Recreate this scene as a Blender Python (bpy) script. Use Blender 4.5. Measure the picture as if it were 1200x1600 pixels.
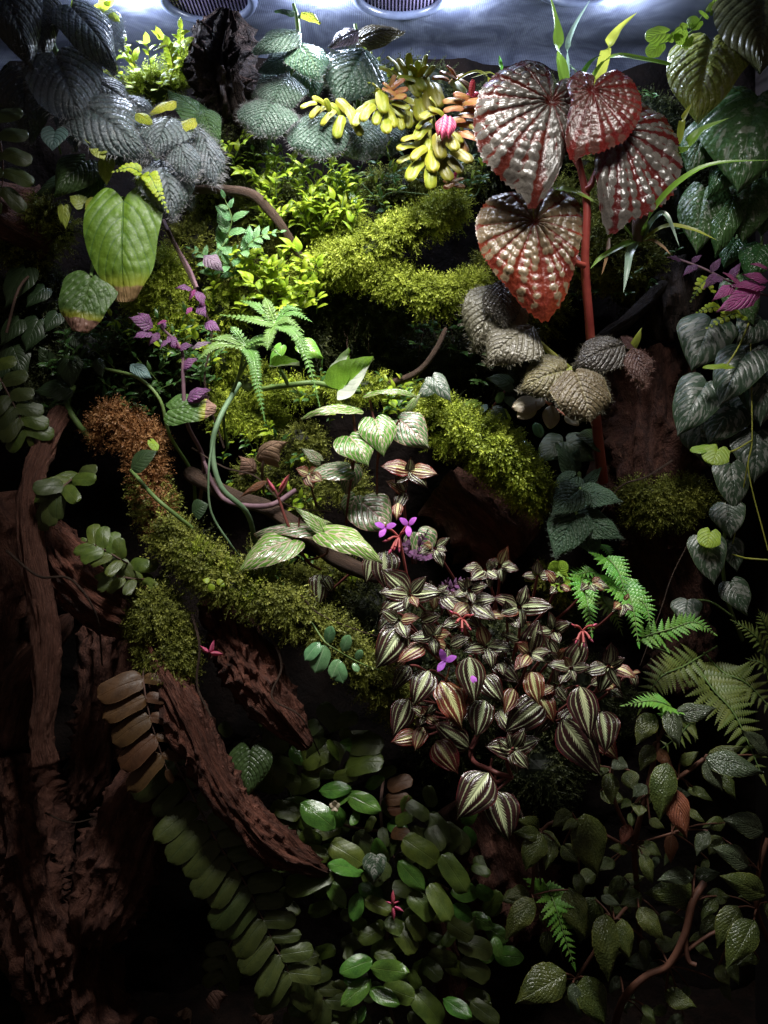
import bpy, math, random
import numpy as np
from mathutils import Vector, Matrix, noise

sc = bpy.context.scene
for _o in list(bpy.data.objects):
    bpy.data.objects.remove(_o)
COL = sc.collection

# ------------------------------------------------------------------ camera
D0, PX = 0.8, 0.0005            # distance of the y = 0 plane, metres per photo pixel there
cam_d = bpy.data.cameras.new('camera')
cam = bpy.data.objects.new('camera', cam_d)
COL.objects.link(cam)
cam.location = (0, -D0, 0.4)
cam.rotation_euler = (math.pi / 2, 0, 0)
cam_d.sensor_fit = 'VERTICAL'
cam_d.sensor_height = 32
cam_d.lens = 32 * D0 / (1600 * PX)
cam_d.clip_start = 0.01
cam_d.clip_end = 20
sc.camera = cam

# ------------------------------------------------------------------ dim room air
wd = bpy.data.worlds.new('World')
sc.world = wd
wd.use_nodes = True
wd.node_tree.nodes['Background'].inputs[0].default_value = (0.75, 0.60, 0.50, 1)
wd.node_tree.nodes['Background'].inputs[1].default_value = 0.030

# ------------------------------------------------------------------ lamps of the terrarium lid and added fill spots
CEIL = 0.842
def lamp(name, loc, power, target=None, angle=80, blend=0.8, size=0.012, col=(1.0, 0.975, 0.93)):
    d = bpy.data.lights.new(name, 'SPOT' if target else 'POINT')
    d.energy = power
    d.color = col
    d.shadow_soft_size = size
    if target:
        d.spot_size = math.radians(angle)
        d.spot_blend = blend
    o = bpy.data.objects.new(name, d)
    COL.objects.link(o)
    o.location = loc
    if target:
        o.rotation_euler = (Vector(target) - Vector(loc)).to_track_quat('-Z', 'Y').to_euler()
    return o
# row of diodes just under the lid: they flare on the gauze and light the tops of the plants
for lx, lp in ((-0.215, .60), (-0.050, .46), (0.060, .46), (0.200, .30)):
    lamp('led_diode', (lx, 0.074, CEIL - 0.012), lp, size=0.006, col=(0.74, 0.82, 1.0))
# unseen spots in front of them, some added to brighten single areas
lamp('led_and_fill_spot', (0.0, -0.20, 0.83), 9.0, (-0.05, 0.09, 0.57), 48, 1.0, 0.045)
lamp('led_and_fill_spot', (0.06, -0.06, 0.83), 3.0, (0.08, 0.08, 0.46), 60, 1.0, 0.045)
lamp('led_and_fill_spot', (-0.07, 0.0, 0.83), 3.0, (-0.06, 0.12, 0.52), 70, 1.0, 0.045)
lamp('led_and_fill_spot', (0.08, -0.16, 0.83), 11.0, (0.085, -0.01, 0.26), 42, 1.0, 0.045)  # extra narrow spot added to brighten the striped clump
lamp('led_and_fill_spot', (-0.08, -0.29, 0.83), 8.0, (-0.11, 0.0, 0.37), 43, 1.0, 0.045)  # added fill reaching under the mossy log and the lower-left wood
lamp('led_and_fill_spot', (0.18, -0.20, 0.83), 2.4, (0.19, 0.04, 0.52), 62, 1.0, 0.045)
lamp('led_and_fill_spot', (-0.13, -0.16, 0.83), 3.6, (-0.165, 0.03, 0.61), 52, 1.0, 0.045)  # added to brighten the upper-left leaves, which came out too dark
lamp('led_and_fill_spot', (0.16, -0.26, 0.83), 3.2, (0.19, 0.0, 0.17), 50, 1.0, 0.045)

# ------------------------------------------------------------------ picture
sc.render.engine = 'CYCLES'
vs = sc.view_settings
vs.view_transform = 'Standard'
vs.look = 'None'
vs.exposure = 0.85
vs.gamma = 1.0
vs.use_curve_mapping = False
sc.cycles.use_denoising = True
sc.cycles.max_bounces = 5
sc.cycles.diffuse_bounces = 2
sc.cycles.glossy_bounces = 2
sc.cycles.transmission_bounces = 3
sc.cycles.transparent_max_bounces = 4
sc.cycles.sample_clamp_indirect = 2.0
sc.cycles.caustics_reflective = False
sc.cycles.caustics_refractive = False

RND = random.Random(7)
NPR = np.random.RandomState(7)

# ================================================================== helpers
def P(px, py, y):
    """A photo pixel at depth y (metres behind the main plane) as a point of the place."""
    k = (D0 + y) / D0 * PX
    return Vector(((px - 600) * k, y, 0.4 + (800 - py) * k))
def pxs(y):
    return (D0 + y) / D0 * PX

def mk_mesh(name, V, F, mat=None, attrs=None, smooth=True):
    V = np.asarray(V, 'f').reshape(-1, 3)
    F = np.asarray(F, 'i')
    me = bpy.data.meshes.new(name)
    me.vertices.add(len(V))
    me.vertices.foreach_set('co', V.ravel())
    me.loops.add(F.size)
    me.loops.foreach_set('vertex_index', F.ravel())
    me.polygons.add(len(F))
    me.polygons.foreach_set('loop_start', np.arange(0, F.size, F.shape[1], dtype='i'))
    me.polygons.foreach_set('use_smooth', np.full(len(F), smooth, dtype=bool))
    me.update(calc_edges=True)
    for k, a in (attrs or {}).items():
        at = me.attributes.new(k, 'FLOAT', 'POINT')
        at.data.foreach_set('value', np.asarray(a, 'f').ravel())
    if mat:
        me.materials.append(mat)
    return me

WM = {}
def link(name, data, parent=None, M=None):
    o = bpy.data.objects.new(name, data)
    COL.objects.link(o)
    M = M if M is not None else (WM[parent].copy() if parent else Matrix())
    WM[o] = M
    if parent:
        o.parent = parent
        o.matrix_basis = WM[parent].inverted() @ M
    else:
        o.matrix_basis = M
    return o

def tag(o, label, cat, group=None, kind=None):
    o['label'] = label
    if cat: o['category'] = cat
    if group: o['group'] = group
    if kind: o['kind'] = kind
    return o

def plant(name, label, root, cat='plant', group=None):
    o = link(name, None, None, Matrix.Translation(root))
    o.empty_display_size = 0.01
    return tag(o, label, cat, group)

# ------------------------------------------------------------------ node material builder
class NT:
    def __init__(s, name):
        s.m = bpy.data.materials.new(name)
        s.m.use_nodes = True
        s.t = s.m.node_tree
        s.t.nodes.clear()
        s.out = s.t.nodes.new('ShaderNodeOutputMaterial')
    def n(s, kind, **kw):
        nd = s.t.nodes.new('ShaderNode' + kind)
        for k, v in kw.items():
            if k.startswith('_'):
                setattr(nd, k[1:], v)
        for k, v in kw.items():
            if not k.startswith('_'):
                key = int(k[1:]) if k[0] == 'i' and k[1:].isdigit() else k.replace('__', ' ')
                s.put(nd.inputs[key], v)
        return nd
    def put(s, sock, v):
        if hasattr(v, 'is_output'):
            s.t.links.new(v, sock)
        else:
            if isinstance(v, (tuple, list)) and len(v) == 3 and sock.type == 'RGBA':
                v = (*v, 1)
            sock.default_value = v
    def ma(s, op, a, b=0.0, c=0.0, clamp=False):
        nd = s.n('Math', _operation=op, _use_clamp=clamp, i0=a, i1=b)
        if op in ('MULTIPLY_ADD', 'SMOOTH_MIN', 'COMPARE', 'PINGPONG') or c:
            s.put(nd.inputs[2], c)
        return nd.outputs[0]
    def ss(s, x, a, b, lo=0.0, hi=1.0):
        nd = s.n('MapRange', _interpolation_type='SMOOTHSTEP', Value=x)
        s.put(nd.inputs[1], a); s.put(nd.inputs[2], b); s.put(nd.inputs[3], lo); s.put(nd.inputs[4], hi)
        return nd.outputs[0]
    def mix(s, f, a, b, mode='MIX'):
        nd = s.t.nodes.new('ShaderNodeMix')
        nd.data_type = 'RGBA'
        nd.blend_type = mode
        s.put(nd.inputs[0], f); s.put(nd.inputs[6], a); s.put(nd.inputs[7], b)
        return nd.outputs[2]
    def at(s, name):
        return s.n('Attribute', _attribute_name=name).outputs['Fac']
    def noise(s, vec, scale, detail=3.0, w=None, rough=0.55, dist=0.0):
        nd = s.n('TexNoise', _noise_dimensions='4D' if w is not None else '3D', Vector=vec, Scale=scale, Detail=detail, Roughness=rough, Distortion=dist)
        if w is not None:
            s.put(nd.inputs['W'], w)
        return nd.outputs[0]

def leaf_mat(name, base, base2=None, vein=None, vw=0.12, mid=0.05, edge=None, ew=0.12, tip=None, tip_u=0.86,
             pattern=None, pc=None, rough=0.42, tr=0.18, bump=0.5, var=0.12, spec=0.5, nscale=5.0, pth=0.5, back=None, fine=0.25, tcol=None, cells=0.0, rib=0.6, ugrad=0.0):
    t = NT(name)
    U, V, S = t.at('U'), t.at('V'), t.at('S')
    oi = t.n('ObjectInfo').outputs['Random']
    w = t.ma('MULTIPLY', oi, 37.0)
    oc = t.n('TexCoord').outputs['Object']
    nz = t.noise(oc, nscale, 3, w)
    fz = t.noise(oc, 38.0, 2, w)
    aV = t.ma('ABSOLUTE', V)
    dS = t.ma('ABSOLUTE', t.ma('SUBTRACT', S, t.ma('ROUND', S)))      # 0 on a side vein, .5 between
    col = t.mix(t.ss(nz, 0.3, 0.7), base, base2 or tuple(c * 0.7 for c in base))
    col = t.mix(t.ss(fz, 0.35, 0.75, 0.0, 0.35), col, tuple(min(1, c * 1.5) for c in base))
    vmask = t.ma('MAXIMUM', t.ss(dS, vw, vw * 0.3), t.ss(aV, mid, mid * 0.3))
    if pattern == 'feather':       # pale feathered band on the midrib, two pale arcs each side
        saw = t.ma('FRACT', t.ma('ADD', t.ma('MULTIPLY', U, 15.0), t.ma('MULTIPLY', aV, -6.0)))
        nzz = t.ma('MULTIPLY', t.ma('SUBTRACT', t.noise(oc, 12.0, 2, w), 0.5), 0.12)
        wid = t.ma('ADD', t.ma('ADD', t.ma('MULTIPLY', saw, 0.17), t.ma('MULTIPLY_ADD', oi, 0.05, 0.05)), nzz)
        taper = t.ss(U, 1.02, 0.5, 0.25, 1.0)
        m1 = t.ss(t.ma('SUBTRACT', t.ma('MULTIPLY', wid, taper), aV), -0.02, 0.025)
        m1 = t.ma('MULTIPLY', m1, t.ss(aV, 0.004, 0.016, 0.35, 1.0))
        d2 = t.ma('ABSOLUTE', t.ma('SUBTRACT', aV, 0.50))
        w2 = t.ma('MULTIPLY', t.ma('ADD', t.ma('ADD', t.ma('MULTIPLY', saw, 0.03), 0.018), t.ma('MULTIPLY', nzz, 0.6)), t.ss(U, 0.98, 0.6))
        m2 = t.ss(t.ma('SUBTRACT', w2, d2), -0.02, 0.025)
        d3 = t.ma('ABSOLUTE', t.ma('SUBTRACT', aV, 0.80))
        m3 = t.ma('MULTIPLY', t.ss(d3, 0.03, 0.008), t.ss(U, 0.7, 0.35, 0.0, 0.45))
        m = t.ma('MAXIMUM', t.ma('MAXIMUM', m1, t.ma('MULTIPLY', m2, 0.75)), m3)
        col = t.mix(m, col, pc)
    elif pattern == 'blister':     # pale blisters standing on a coloured ground
        B = t.at('B')
        lo = t.ma('ADD', t.ma('ADD', pth, t.ma('MULTIPLY', t.ma('SUBTRACT', nz, 0.5), 0.6)), t.ma('MULTIPLY', U, ugrad))
        m = t.ss(t.ma('SUBTRACT', B, lo), -0.05, 0.07)
        col = t.mix(m, col, t.mix(t.ss(fz, 0.3, 0.7), pc, tuple(c * 0.7 for c in pc)))
    elif pattern == 'net':         # pale marbling along the veins
        k = t.ma('ADD', dS, t.ma('MULTIPLY', t.ma('SUBTRACT', t.noise(oc, 14.0, 3, w), 0.5), 0.34))
        X = t.at('T')
        dX = t.ma('ABSOLUTE', t.ma('SUBTRACT', X, t.ma('ROUND', X)))
        k2 = t.ma('ADD', dX, t.ma('MULTIPLY', t.ma('SUBTRACT', t.noise(oc, 16.0, 3, w), 0.5), 0.34))
        m = t.ma('MAXIMUM', t.ss(k, 0.14, 0.05), t.ma('MULTIPLY', t.ss(k2, 0.1, 0.03), 0.7))
        m = t.ma('MAXIMUM', m, t.ss(aV, 0.07, 0.03))
        col = t.mix(m, col, pc)
    elif pattern == 'splash':      # silver splashes lying along the side veins
        cv = t.n('CombineXYZ', X=t.ma('MULTIPLY', S, 0.75), Y=t.ma('MULTIPLY', V, 1.9), Z=w).outputs[0]
        m = t.ss(t.noise(cv, 1.6, 3, None, 0.6, 0.4), pth, pth + 0.06)
        m = t.ma('MULTIPLY', m, t.ss(aV, 0.97, 0.85))
        col = t.mix(t.ma('MULTIPLY', m, 0.9), col, pc)
    elif pattern == 'half':        # variegation: one half pale
        m = t.ss(t.ma('ADD', V, t.ma('MULTIPLY', t.ma('SUBTRACT', nz, 0.5), 0.5)), pth - 0.03, pth + 0.03)
        col = t.mix(m, col, pc)
    if vein:
        col = t.mix(t.ma('MULTIPLY', vmask, 0.8), col, vein)
    if edge:
        em = t.ss(aV, 1.0 - ew, 1.0)
        em = t.ma('MAXIMUM', em, t.ss(U, 1.0 - ew * 0.6, 1.0))
        col = t.mix(em, col, edge)
    if tip:
        tn = t.ma('ADD', U, t.ma('MULTIPLY', t.ma('SUBTRACT', nz, 0.5), 0.12))
        yl = t.ss(tn, tip_u - 0.16, tip_u)
        col = t.mix(yl, col, (0.30, 0.32, 0.03))
        col = t.mix(t.ss(tn, tip_u - 0.012, tip_u + 0.012), col, t.mix(fz, tip, tuple(c * 0.55 for c in tip)))
    hs = t.n('HueSaturation', Color=col)
    r2 = t.ma('FRACT', t.ma('MULTIPLY', oi, 7.31))
    t.put(hs.inputs['Hue'], t.ma('MULTIPLY_ADD', r2, 0.03, 0.485))
    t.put(hs.inputs['Value'], t.ma('MULTIPLY_ADD', oi, 2 * var, 1 - var))
    col = hs.outputs[0]
    h = t.ma('ADD', t.ma('MULTIPLY', t.ss(dS, 0.0, 0.3), rib), t.ma('MULTIPLY', fz, fine))
    h = t.ma('SUBTRACT', h, t.ma('MULTIPLY', t.ss(aV, mid * 1.4, 0.0), 0.6))
    if cells:
        vo = t.n('TexVoronoi', _feature='SMOOTH_F1', Vector=oc, Scale=cells, Smoothness=0.35)
        h = t.ma('ADD', h, t.ma('MULTIPLY', t.ss(vo.outputs['Distance'], 0.62, 0.08), 0.55))
    bp = t.n('Bump', Strength=bump, Distance=0.0012, Height=h).outputs[0]
    pb = t.n('BsdfPrincipled', Base__Color=col, Normal=bp)
    t.put(pb.inputs['Roughness'], t.ss(fz, 0.2, 0.8, rough * 0.75, min(1, rough * 1.3)))
    t.put(pb.inputs['Specular IOR Level'], spec)
    sh = pb.outputs[0]
    if tr > 0:
        tl = t.n('BsdfTranslucent', Color=t.mix(0.5, col, tcol or tuple(min(1, c * 1.6 + 0.02) for c in base)), Normal=bp).outputs[0]
        sh = t.n('MixShader', i0=tr, i1=sh, i2=tl).outputs[0]
    t.put(t.out.inputs[0], sh)
    return t.m

def plain_mat(name, c1, c2=None, rough=0.7, scale=30.0, bump=0.4, spec=0.3, dist=0.001, obj=True, var=0.0, tr=0.0):
    t = NT(name)
    oc = t.n('TexCoord').outputs['Object']
    nz = t.noise(oc, scale, 5, None, 0.65)
    n2 = t.noise(oc, scale * 4.3, 3, None, 0.6)
    col = t.mix(t.ss(nz, 0.3, 0.7), c1, c2 or tuple(c * 0.5 for c in c1))
    if var:
        oi = t.n('ObjectInfo').outputs['Random']
        hs = t.n('HueSaturation', Color=col)
        t.put(hs.inputs['Value'], t.ma('MULTIPLY_ADD', oi, 2 * var, 1 - var))
        col = hs.outputs[0]
    h = t.ma('ADD', nz, t.ma('MULTIPLY', n2, 0.5))
    bp = t.n('Bump', Strength=bump, Distance=dist, Height=h).outputs[0]
    pb = t.n('BsdfPrincipled', Base__Color=col, Roughness=rough, Normal=bp)
    t.put(pb.inputs['Specular IOR Level'], spec)
    sh = pb.outputs[0]
    if tr:
        tl = t.n('BsdfTranslucent', Color=col).outputs[0]
        sh = t.n('MixShader', i0=tr, i1=sh, i2=tl).outputs[0]
    t.put(t.out.inputs[0], sh)
    return t.m

def wood_mat(name, c1, c2, c3, rough=0.72, grain=1.0, spec=0.3, bd=0.004):
    """grain runs along the piece: U = metres along, V = angle round it"""
    t = NT(name)
    U, V = t.at('U'), t.at('V')
    oi = t.n('ObjectInfo').outputs['Random']
    sn = t.n('CombineXYZ', X=t.ma('MULTIPLY', U, 22.0), Y=t.ma('MULTIPLY', t.ma('COSINE', V), 2.6), Z=t.ma('MULTIPLY', t.ma('SINE', V), 2.6)).outputs[0]
    g1 = t.noise(sn, 2.6 * grain, 5, t.ma('MULTIPLY', oi, 31.0), 0.65, 0.6)
    g2 = t.noise(sn, 9.0 * grain, 4, t.ma('MULTIPLY', oi, 17.0), 0.7, 0.3)
    oc = t.n('TexCoord').outputs['Object']
    n3 = t.noise(oc, 28.0, 4)
    col = t.mix(t.ss(g1, 0.35, 0.65), c1, c2)
    col = t.mix(t.ss(g2, 0.52, 0.72), col, c3)
    col = t.mix(t.ss(n3, 0.5, 0.8, 0.0, 0.5), col, tuple(c * 0.35 for c in c2))
    h = t.ma('ADD', t.ma('ADD', g1, t.ma('MULTIPLY', g2, 0.7)), t.ma('MULTIPLY', t.noise(oc, 120.0, 4, None, 0.7), 0.6))
    bp = t.n('Bump', Strength=1.0, Distance=bd, Height=h).outputs[0]
    pb = t.n('BsdfPrincipled', Base__Color=col, Roughness=rough, Normal=bp)
    t.put(pb.inputs['Specular IOR Level'], spec)
    t.put(t.out.inputs[0], pb.outputs[0])
    return t.m

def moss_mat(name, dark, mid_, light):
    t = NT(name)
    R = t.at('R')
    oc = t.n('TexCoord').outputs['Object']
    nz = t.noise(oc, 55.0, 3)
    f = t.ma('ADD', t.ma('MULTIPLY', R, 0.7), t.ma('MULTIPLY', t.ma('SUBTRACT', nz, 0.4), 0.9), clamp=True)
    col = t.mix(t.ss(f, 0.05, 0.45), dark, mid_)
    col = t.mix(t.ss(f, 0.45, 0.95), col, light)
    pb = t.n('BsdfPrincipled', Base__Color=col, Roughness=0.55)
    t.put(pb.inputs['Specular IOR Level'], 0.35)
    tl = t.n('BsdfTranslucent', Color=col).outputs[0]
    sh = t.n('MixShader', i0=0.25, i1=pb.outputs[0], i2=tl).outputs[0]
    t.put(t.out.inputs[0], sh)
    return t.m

# ------------------------------------------------------------------ leaf meshes (length 1 along +Y, face +Z)
PROF = {
    'heart': [(0, .72), (.06, .86), (.16, .98), (.26, 1), (.4, .94), (.55, .78), (.7, .55), (.82, .33), (.91, .15), (.96, .06), (1, 0)],
    'ovate': [(0, .0), (.05, .45), (.14, .8), (.26, .98), (.36, 1), (.5, .93), (.65, .74), (.8, .45), (.92, .16), (1, 0)],
    'ellip': [(0, .0), (.05, .36), (.15, .68), (.3, .93), (.45, 1), (.6, .97), (.75, .82), (.87, .58), (.95, .32), (.985, .16), (1, 0)],
    'oblong': [(0, .0), (.03, .5), (.1, .82), (.25, .97), (.5, 1), (.75, .97), (.88, .84), (.95, .6), (.985, .33), (1, 0)],
    'lance': [(0, .0), (.06, .35), (.18, .75), (.32, 1), (.5, .9), (.68, .62), (.84, .3), (.95, .09), (1, 0)],
    'round': [(0, .55), (.05, .75), (.18, .95), (.38, 1), (.58, .97), (.75, .83), (.88, .6), (.96, .34), (.99, .16), (1, 0)],
    'torn': [(0, .72), (.06, .86), (.16, .98), (.28, 1), (.45, .94), (.6, .85), (.74, .7), (.85, .5), (.92, .38), (.97, .3), (.99, .24), (1, .18)],
}
def ipol(pr, u):
    p = PROF[pr]
    xs = np.array([a for a, _ in p]); ys = np.array([b for _, b in p])
    # smooth monotone-ish: cubic Hermite through the points
    m = np.gradient(ys, xs)
    i = np.clip(np.searchsorted(xs, u) - 1, 0, len(xs) - 2)
    h = xs[i + 1] - xs[i]; q = (u - xs[i]) / h
    q2, q3 = q * q, q * q * q
    r = (2*q3-3*q2+1)*ys[i] + (q3-2*q2+q)*h*m[i] + (-2*q3+3*q2)*ys[i+1] + (q3-q2)*h*m[i+1]
    return np.maximum(r, 0)

LM = {}
def leaf_mesh(key, mat, prof='ovate', w=0.35, nu=14, nv=8, lobe=0.0, droop=0.5, cup=0.15, nvein=6, slope=0.35, cross=4,
              bull=0.0, mid=0.02, ripple=0.0, rn=3.0, serr=0.0, sn=20, seed=0, arc=False, hairs=0, hlen=0.06, hmat=None, hw=0.004, thick=0.0, asym=0.0, hcurl=0.5, roll=0.0):
    rs = np.random.RandomState(seed + 11)
    u = np.linspace(0, 1, nu + 1)
    u = 0.45 * u + 0.55 * (1 - np.cos(np.pi * u)) / 2
    v = np.linspace(-1, 1, nv + 1)
    Ug, Vg = np.meshgrid(u, v, indexing='ij')
    aV = np.abs(Vg)
    wf = ipol(prof, u)[:, None] * w * (1 + asym * np.sign(Vg)) * np.ones_like(Vg)
    if serr:
        wf = wf * (1 + serr * (np.mod(Ug * sn, 1.0) - 0.5) * (aV > 0.9))
    wf = wf * (1 + 0.05 * np.sin(Ug * 9 + rs.rand() * 6 + np.sign(Vg) * rs.rand() * 2))
    X = Vg * wf
    back = lobe * np.sin(np.pi * np.minimum(1, aV * 0.72)) if lobe else 0.0
    Y = Ug - (1 - Ug) ** 2.2 * back
    S = nvein * (Ug - slope * aV) if not arc else 2.5 * aV
    T = cross * aV + 0.5 * np.mod(np.floor(S), 2)
    a = np.abs(np.sin(np.pi * S)) ** 0.6
    b = np.abs(np.sin(np.pi * T)) ** 0.6
    B = a * (0.5 + 0.5 * b) * np.clip(aV / 0.12, 0, 1) ** 0.7
    B = B * (0.8 + 0.2 * np.sin(Ug * 31 + Vg * 17 + seed))
    fade = np.clip((1 - aV) * 6, 0, 1) * np.clip(wf / (w * 0.25), 0, 1)
    Z = bull * B * fade - mid * np.exp(-(Vg / 0.09) ** 2) * np.clip(1.05 - Ug, 0, 1)
    Z = Z - cup * w * aV ** 1.8 * np.sign(1) + ripple * np.sin(Ug * rn * 6.28 + rs.rand() * 6 + np.sign(Vg) * 0.8) * aV ** 2
    Z = Z + roll * X
    Z = Z + 0.012 * np.sin(Ug * 7 + Vg * 3 + rs.rand() * 6)
    # bend along the length
    ph = droop * (Ug.mean(1) - 0.5) * 1.0 + 0.25 * droop * (Ug.mean(1) ** 2 - .3)
    dy = np.diff(u)
    cy = np.concatenate([[0], np.cumsum(np.cos((ph[1:] + ph[:-1]) / 2) * dy)])
    cz = np.concatenate([[0], -np.cumsum(np.sin((ph[1:] + ph[:-1]) / 2) * dy)])
    dY = (Y - Ug)
    Yb = cy[:, None] + dY * np.cos(ph)[:, None] + Z * np.sin(ph)[:, None]
    Zb = cz[:, None] - dY * np.sin(ph)[:, None] + Z * np.cos(ph)[:, None]
    # chord to +Y, unit length
    m = nv // 2
    ey, ez = Yb[-1, m] - Yb[0, m], Zb[-1, m] - Zb[0, m]
    Yb -= Yb[0, m]; Zb -= Zb[0, m]
    L = math.hypot(ey, ez); c_, s_ = ey / L, ez / L
    Y2 = (Yb * c_ + Zb * s_) / L
    Z2 = (-Yb * s_ + Zb * c_) / L
    Vt = np.stack([X / L, Y2, Z2], -1).reshape(-1, 3)
    n1 = nv + 1
    I = np.arange(nu)[:, None] * n1 + np.arange(nv)[None, :]
    F = np.stack([I, I + 1, I + n1 + 1, I + n1], -1).reshape(-1, 4)
    at = dict(U=Ug.ravel(), V=Vg.ravel(), S=S.ravel(), T=(np.stack([T], 0)).ravel(), B=(B * fade).ravel())
    if thick:
        nn = len(Vt)
        lower = Vt.copy()
        tk = thick * (1 - np.clip(aV, 0, 1) ** 3) * np.clip(wf / (w * .5), 0, 1)
        Vt = Vt.copy(); Vt[:, 2] += tk.ravel() * 0.5
        lower[:, 2] -= tk.ravel() * 0.8 + 1e-4
        Vt = np.concatenate([Vt, lower])
        F = np.concatenate([F, F[:, ::-1] + nn])
        at = {k: np.concatenate([x, x]) for k, x in at.items()}
    me = mk_mesh(key, Vt, F, mat, at)
    LM[key] = dict(me=me, V=Vt, F=F, at=at, hair=None, nu=nu, nv=nv)
    if hairs:
        LM[key]['hair'] = hair_mesh(key + '_hairs', Vt[:(nu + 1) * n1].reshape(nu + 1, n1, 3), hairs, hlen, hw, hmat, rs, hcurl)
    return key

def hair_mesh(name, G, n, hl, hw, mat, rs, curl):
    nu, nv = G.shape[0] - 1, G.shape[1] - 1
    i = rs.rand(n) ** 0.9 * (nu - 0.01); j = rs.rand(n) * (nv - 0.01)
    ne = n // 5                                          # a third stand on the margin
    j[:ne] = np.where(rs.rand(ne) < .5, 0.0, nv - 0.01)
    i0, j0 = i.astype(int), j.astype(int)
    fi, fj = (i - i0)[:, None], (j - j0)[:, None]
    p00, p10, p01, p11 = G[i0, j0], G[i0 + 1, j0], G[i0, j0 + 1], G[i0 + 1, j0 + 1]
    p = p00 * (1 - fi) * (1 - fj) + p10 * fi * (1 - fj) + p01 * (1 - fi) * fj + p11 * fi * fj
    nm = np.cross(p01 - p00 + 1e-6, p10 - p00 + 1e-6)
    nm /= np.linalg.norm(nm, axis=1)[:, None] + 1e-9
    nm *= np.sign(nm[:, 2:3] + 1e-9)
    out = p * np.array([1, 0, 0]) ; out /= np.linalg.norm(out, axis=1)[:, None] + 1e-9
    d = nm + rs.randn(n, 3) * 0.35
    d[:ne] = nm[:ne] * 0.25 + out[:ne] + rs.randn(ne, 3) * 0.25 + np.array([0, .35, 0])
    d /= np.linalg.norm(d, axis=1)[:, None]
    side = np.cross(d, rs.randn(n, 3)); side /= np.linalg.norm(side, axis=1)[:, None] + 1e-9
    L = hl * (0.5 + rs.rand(n, 1))
    bend = np.array([0, 1, 0]) * L * 0.25 * curl
    a, b = p - side * hw, p + side * hw
    c = p + d * L * 0.6; c1, c2 = c - side * hw * 0.7, c + side * hw * 0.7
    e = p + d * L + bend
    V = np.stack([a, b, c2, c1, e], 1).reshape(-1, 3)
    k = np.arange(n)[:, None] * 5
    F = np.concatenate([k + np.array([0, 1, 2]), k + np.array([0, 2, 3]), k + np.array([3, 2, 4])])
    return mk_mesh(name, V, F, mat)

def polar_leaf(key, mat, outline, nr=34, na=108, nvein=11, bull=0.03, cells=6, droop=0.35, cup=0.12, serr=0.03, seed=0, tipz=0.0):
    """leaf whose veins radiate from the petiole: outline = list of (degrees from tip direction, radius), tip radius 1"""
    rs = np.random.RandomState(seed)
    th = np.linspace(-178, 178, na + 1)
    xs = np.array([a for a, _ in outline]); ys = np.array([b for _, b in outline])
    R = np.interp(th, xs, ys)
    ker = np.array([1, 2, 3, 2, 1]) / 9.0
    Rs = np.convolve(np.pad(R, 2, mode='edge'), ker, 'valid')
    R = Rs * (1 + serr * np.where(np.arange(na + 1) % 2 == 0, 1, -1) + 0.5 * serr * rs.randn(na + 1))
    r = np.linspace(0.0, 1, nr + 1) ** 0.8
    rg, tg = np.meshgrid(r, np.radians(th), indexing='ij')
    rad = rg * R[None, :]
    # veins lean towards the tip as they run outward
    lean = tg * (1 - 0.10 * rg * np.cos(tg / 2))
    X = rad * np.sin(lean); Y = rad * np.cos(lean)
    S = np.degrees(tg) / 360 * nvein * 1.0 + 0.12 * np.sin(tg * 3 + seed)
    fk = np.clip((rad - 0.22) / 0.2, 0, 1)
    fs = np.abs(np.sin(np.pi * S)) ** 0.55
    fork = 1 - 0.55 * fk * np.exp(-((np.mod(S, 1) - 0.5) / 0.10) ** 2)
    ci = np.floor(S * 2)
    off = np.mod(np.sin(ci * 12.9898 + seed) * 43758.5453, 1.0)
    T = rad * cells * 1.9 + off
    ct = np.abs(np.sin(np.pi * T)) ** 0.5
    B = fs * fork * (0.5 + 0.5 * ct) * np.clip(rad / 0.1, 0, 1)
    jig = np.array([noise.noise((float(x) * 9, float(y) * 9, seed)) for x, y in zip(X.ravel(), Y.ravel())]).reshape(X.shape)
    B = np.clip(B * (0.9 + 0.45 * jig), 0, 1.2)
    fade = np.clip((1 - rg) * 7, 0.15, 1)
    Z = bull * (B * fade) - 0.02 * np.exp(-(rad / 0.05) ** 2)
    Z -= cup * (X ** 2) * 1.3
    Z -= droop * np.where(Y > 0, Y, Y * 0.8) ** 2 * 0.6
    Z += 0.012 * np.sin(np.degrees(tg) / 360 * nvein * 6.28) * rg
    Z += 0.02 * np.sin(X * 8 + seed) * np.cos(Y * 7)
    ztip = np.interp(0, th, Z[-1])
    Z -= ztip * Y / 1.0
    Vt = np.stack([X, Y, Z], -1).reshape(-1, 3)
    n1 = na + 1
    I = np.arange(nr)[:, None] * n1 + np.arange(na)[None, :]
    F = np.stack([I, I + n1, I + n1 + 1, I + 1], -1).reshape(-1, 4)
    at = dict(U=np.clip(Y, 0, 1).ravel(), V=(rg * np.sign(X)).ravel(), S=S.ravel(), T=T.ravel(), B=(B * np.clip((1 - rg) * 30, 0.8, 1)).ravel())
    me = mk_mesh(key, Vt, F, mat, at)
    LM[key] = dict(me=me, V=Vt, F=F, at=at, hair=None)
    return key

def frame(b, t, face, w=1.0):
    y = (t - b); L = y.length; y.normalize()
    z = Vector(face) - y * y.dot(Vector(face))
    if z.length < 1e-4:
        z = Vector((0, 0, 1)) - y * y.z
    z.normalize()
    x = y.cross(z)
    M = Matrix((x * L * w, y * L, z * L)).transposed().to_4x4()
    M.translation = b
    return M

def jit(a):
    return RND.uniform(-a, a)

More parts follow.
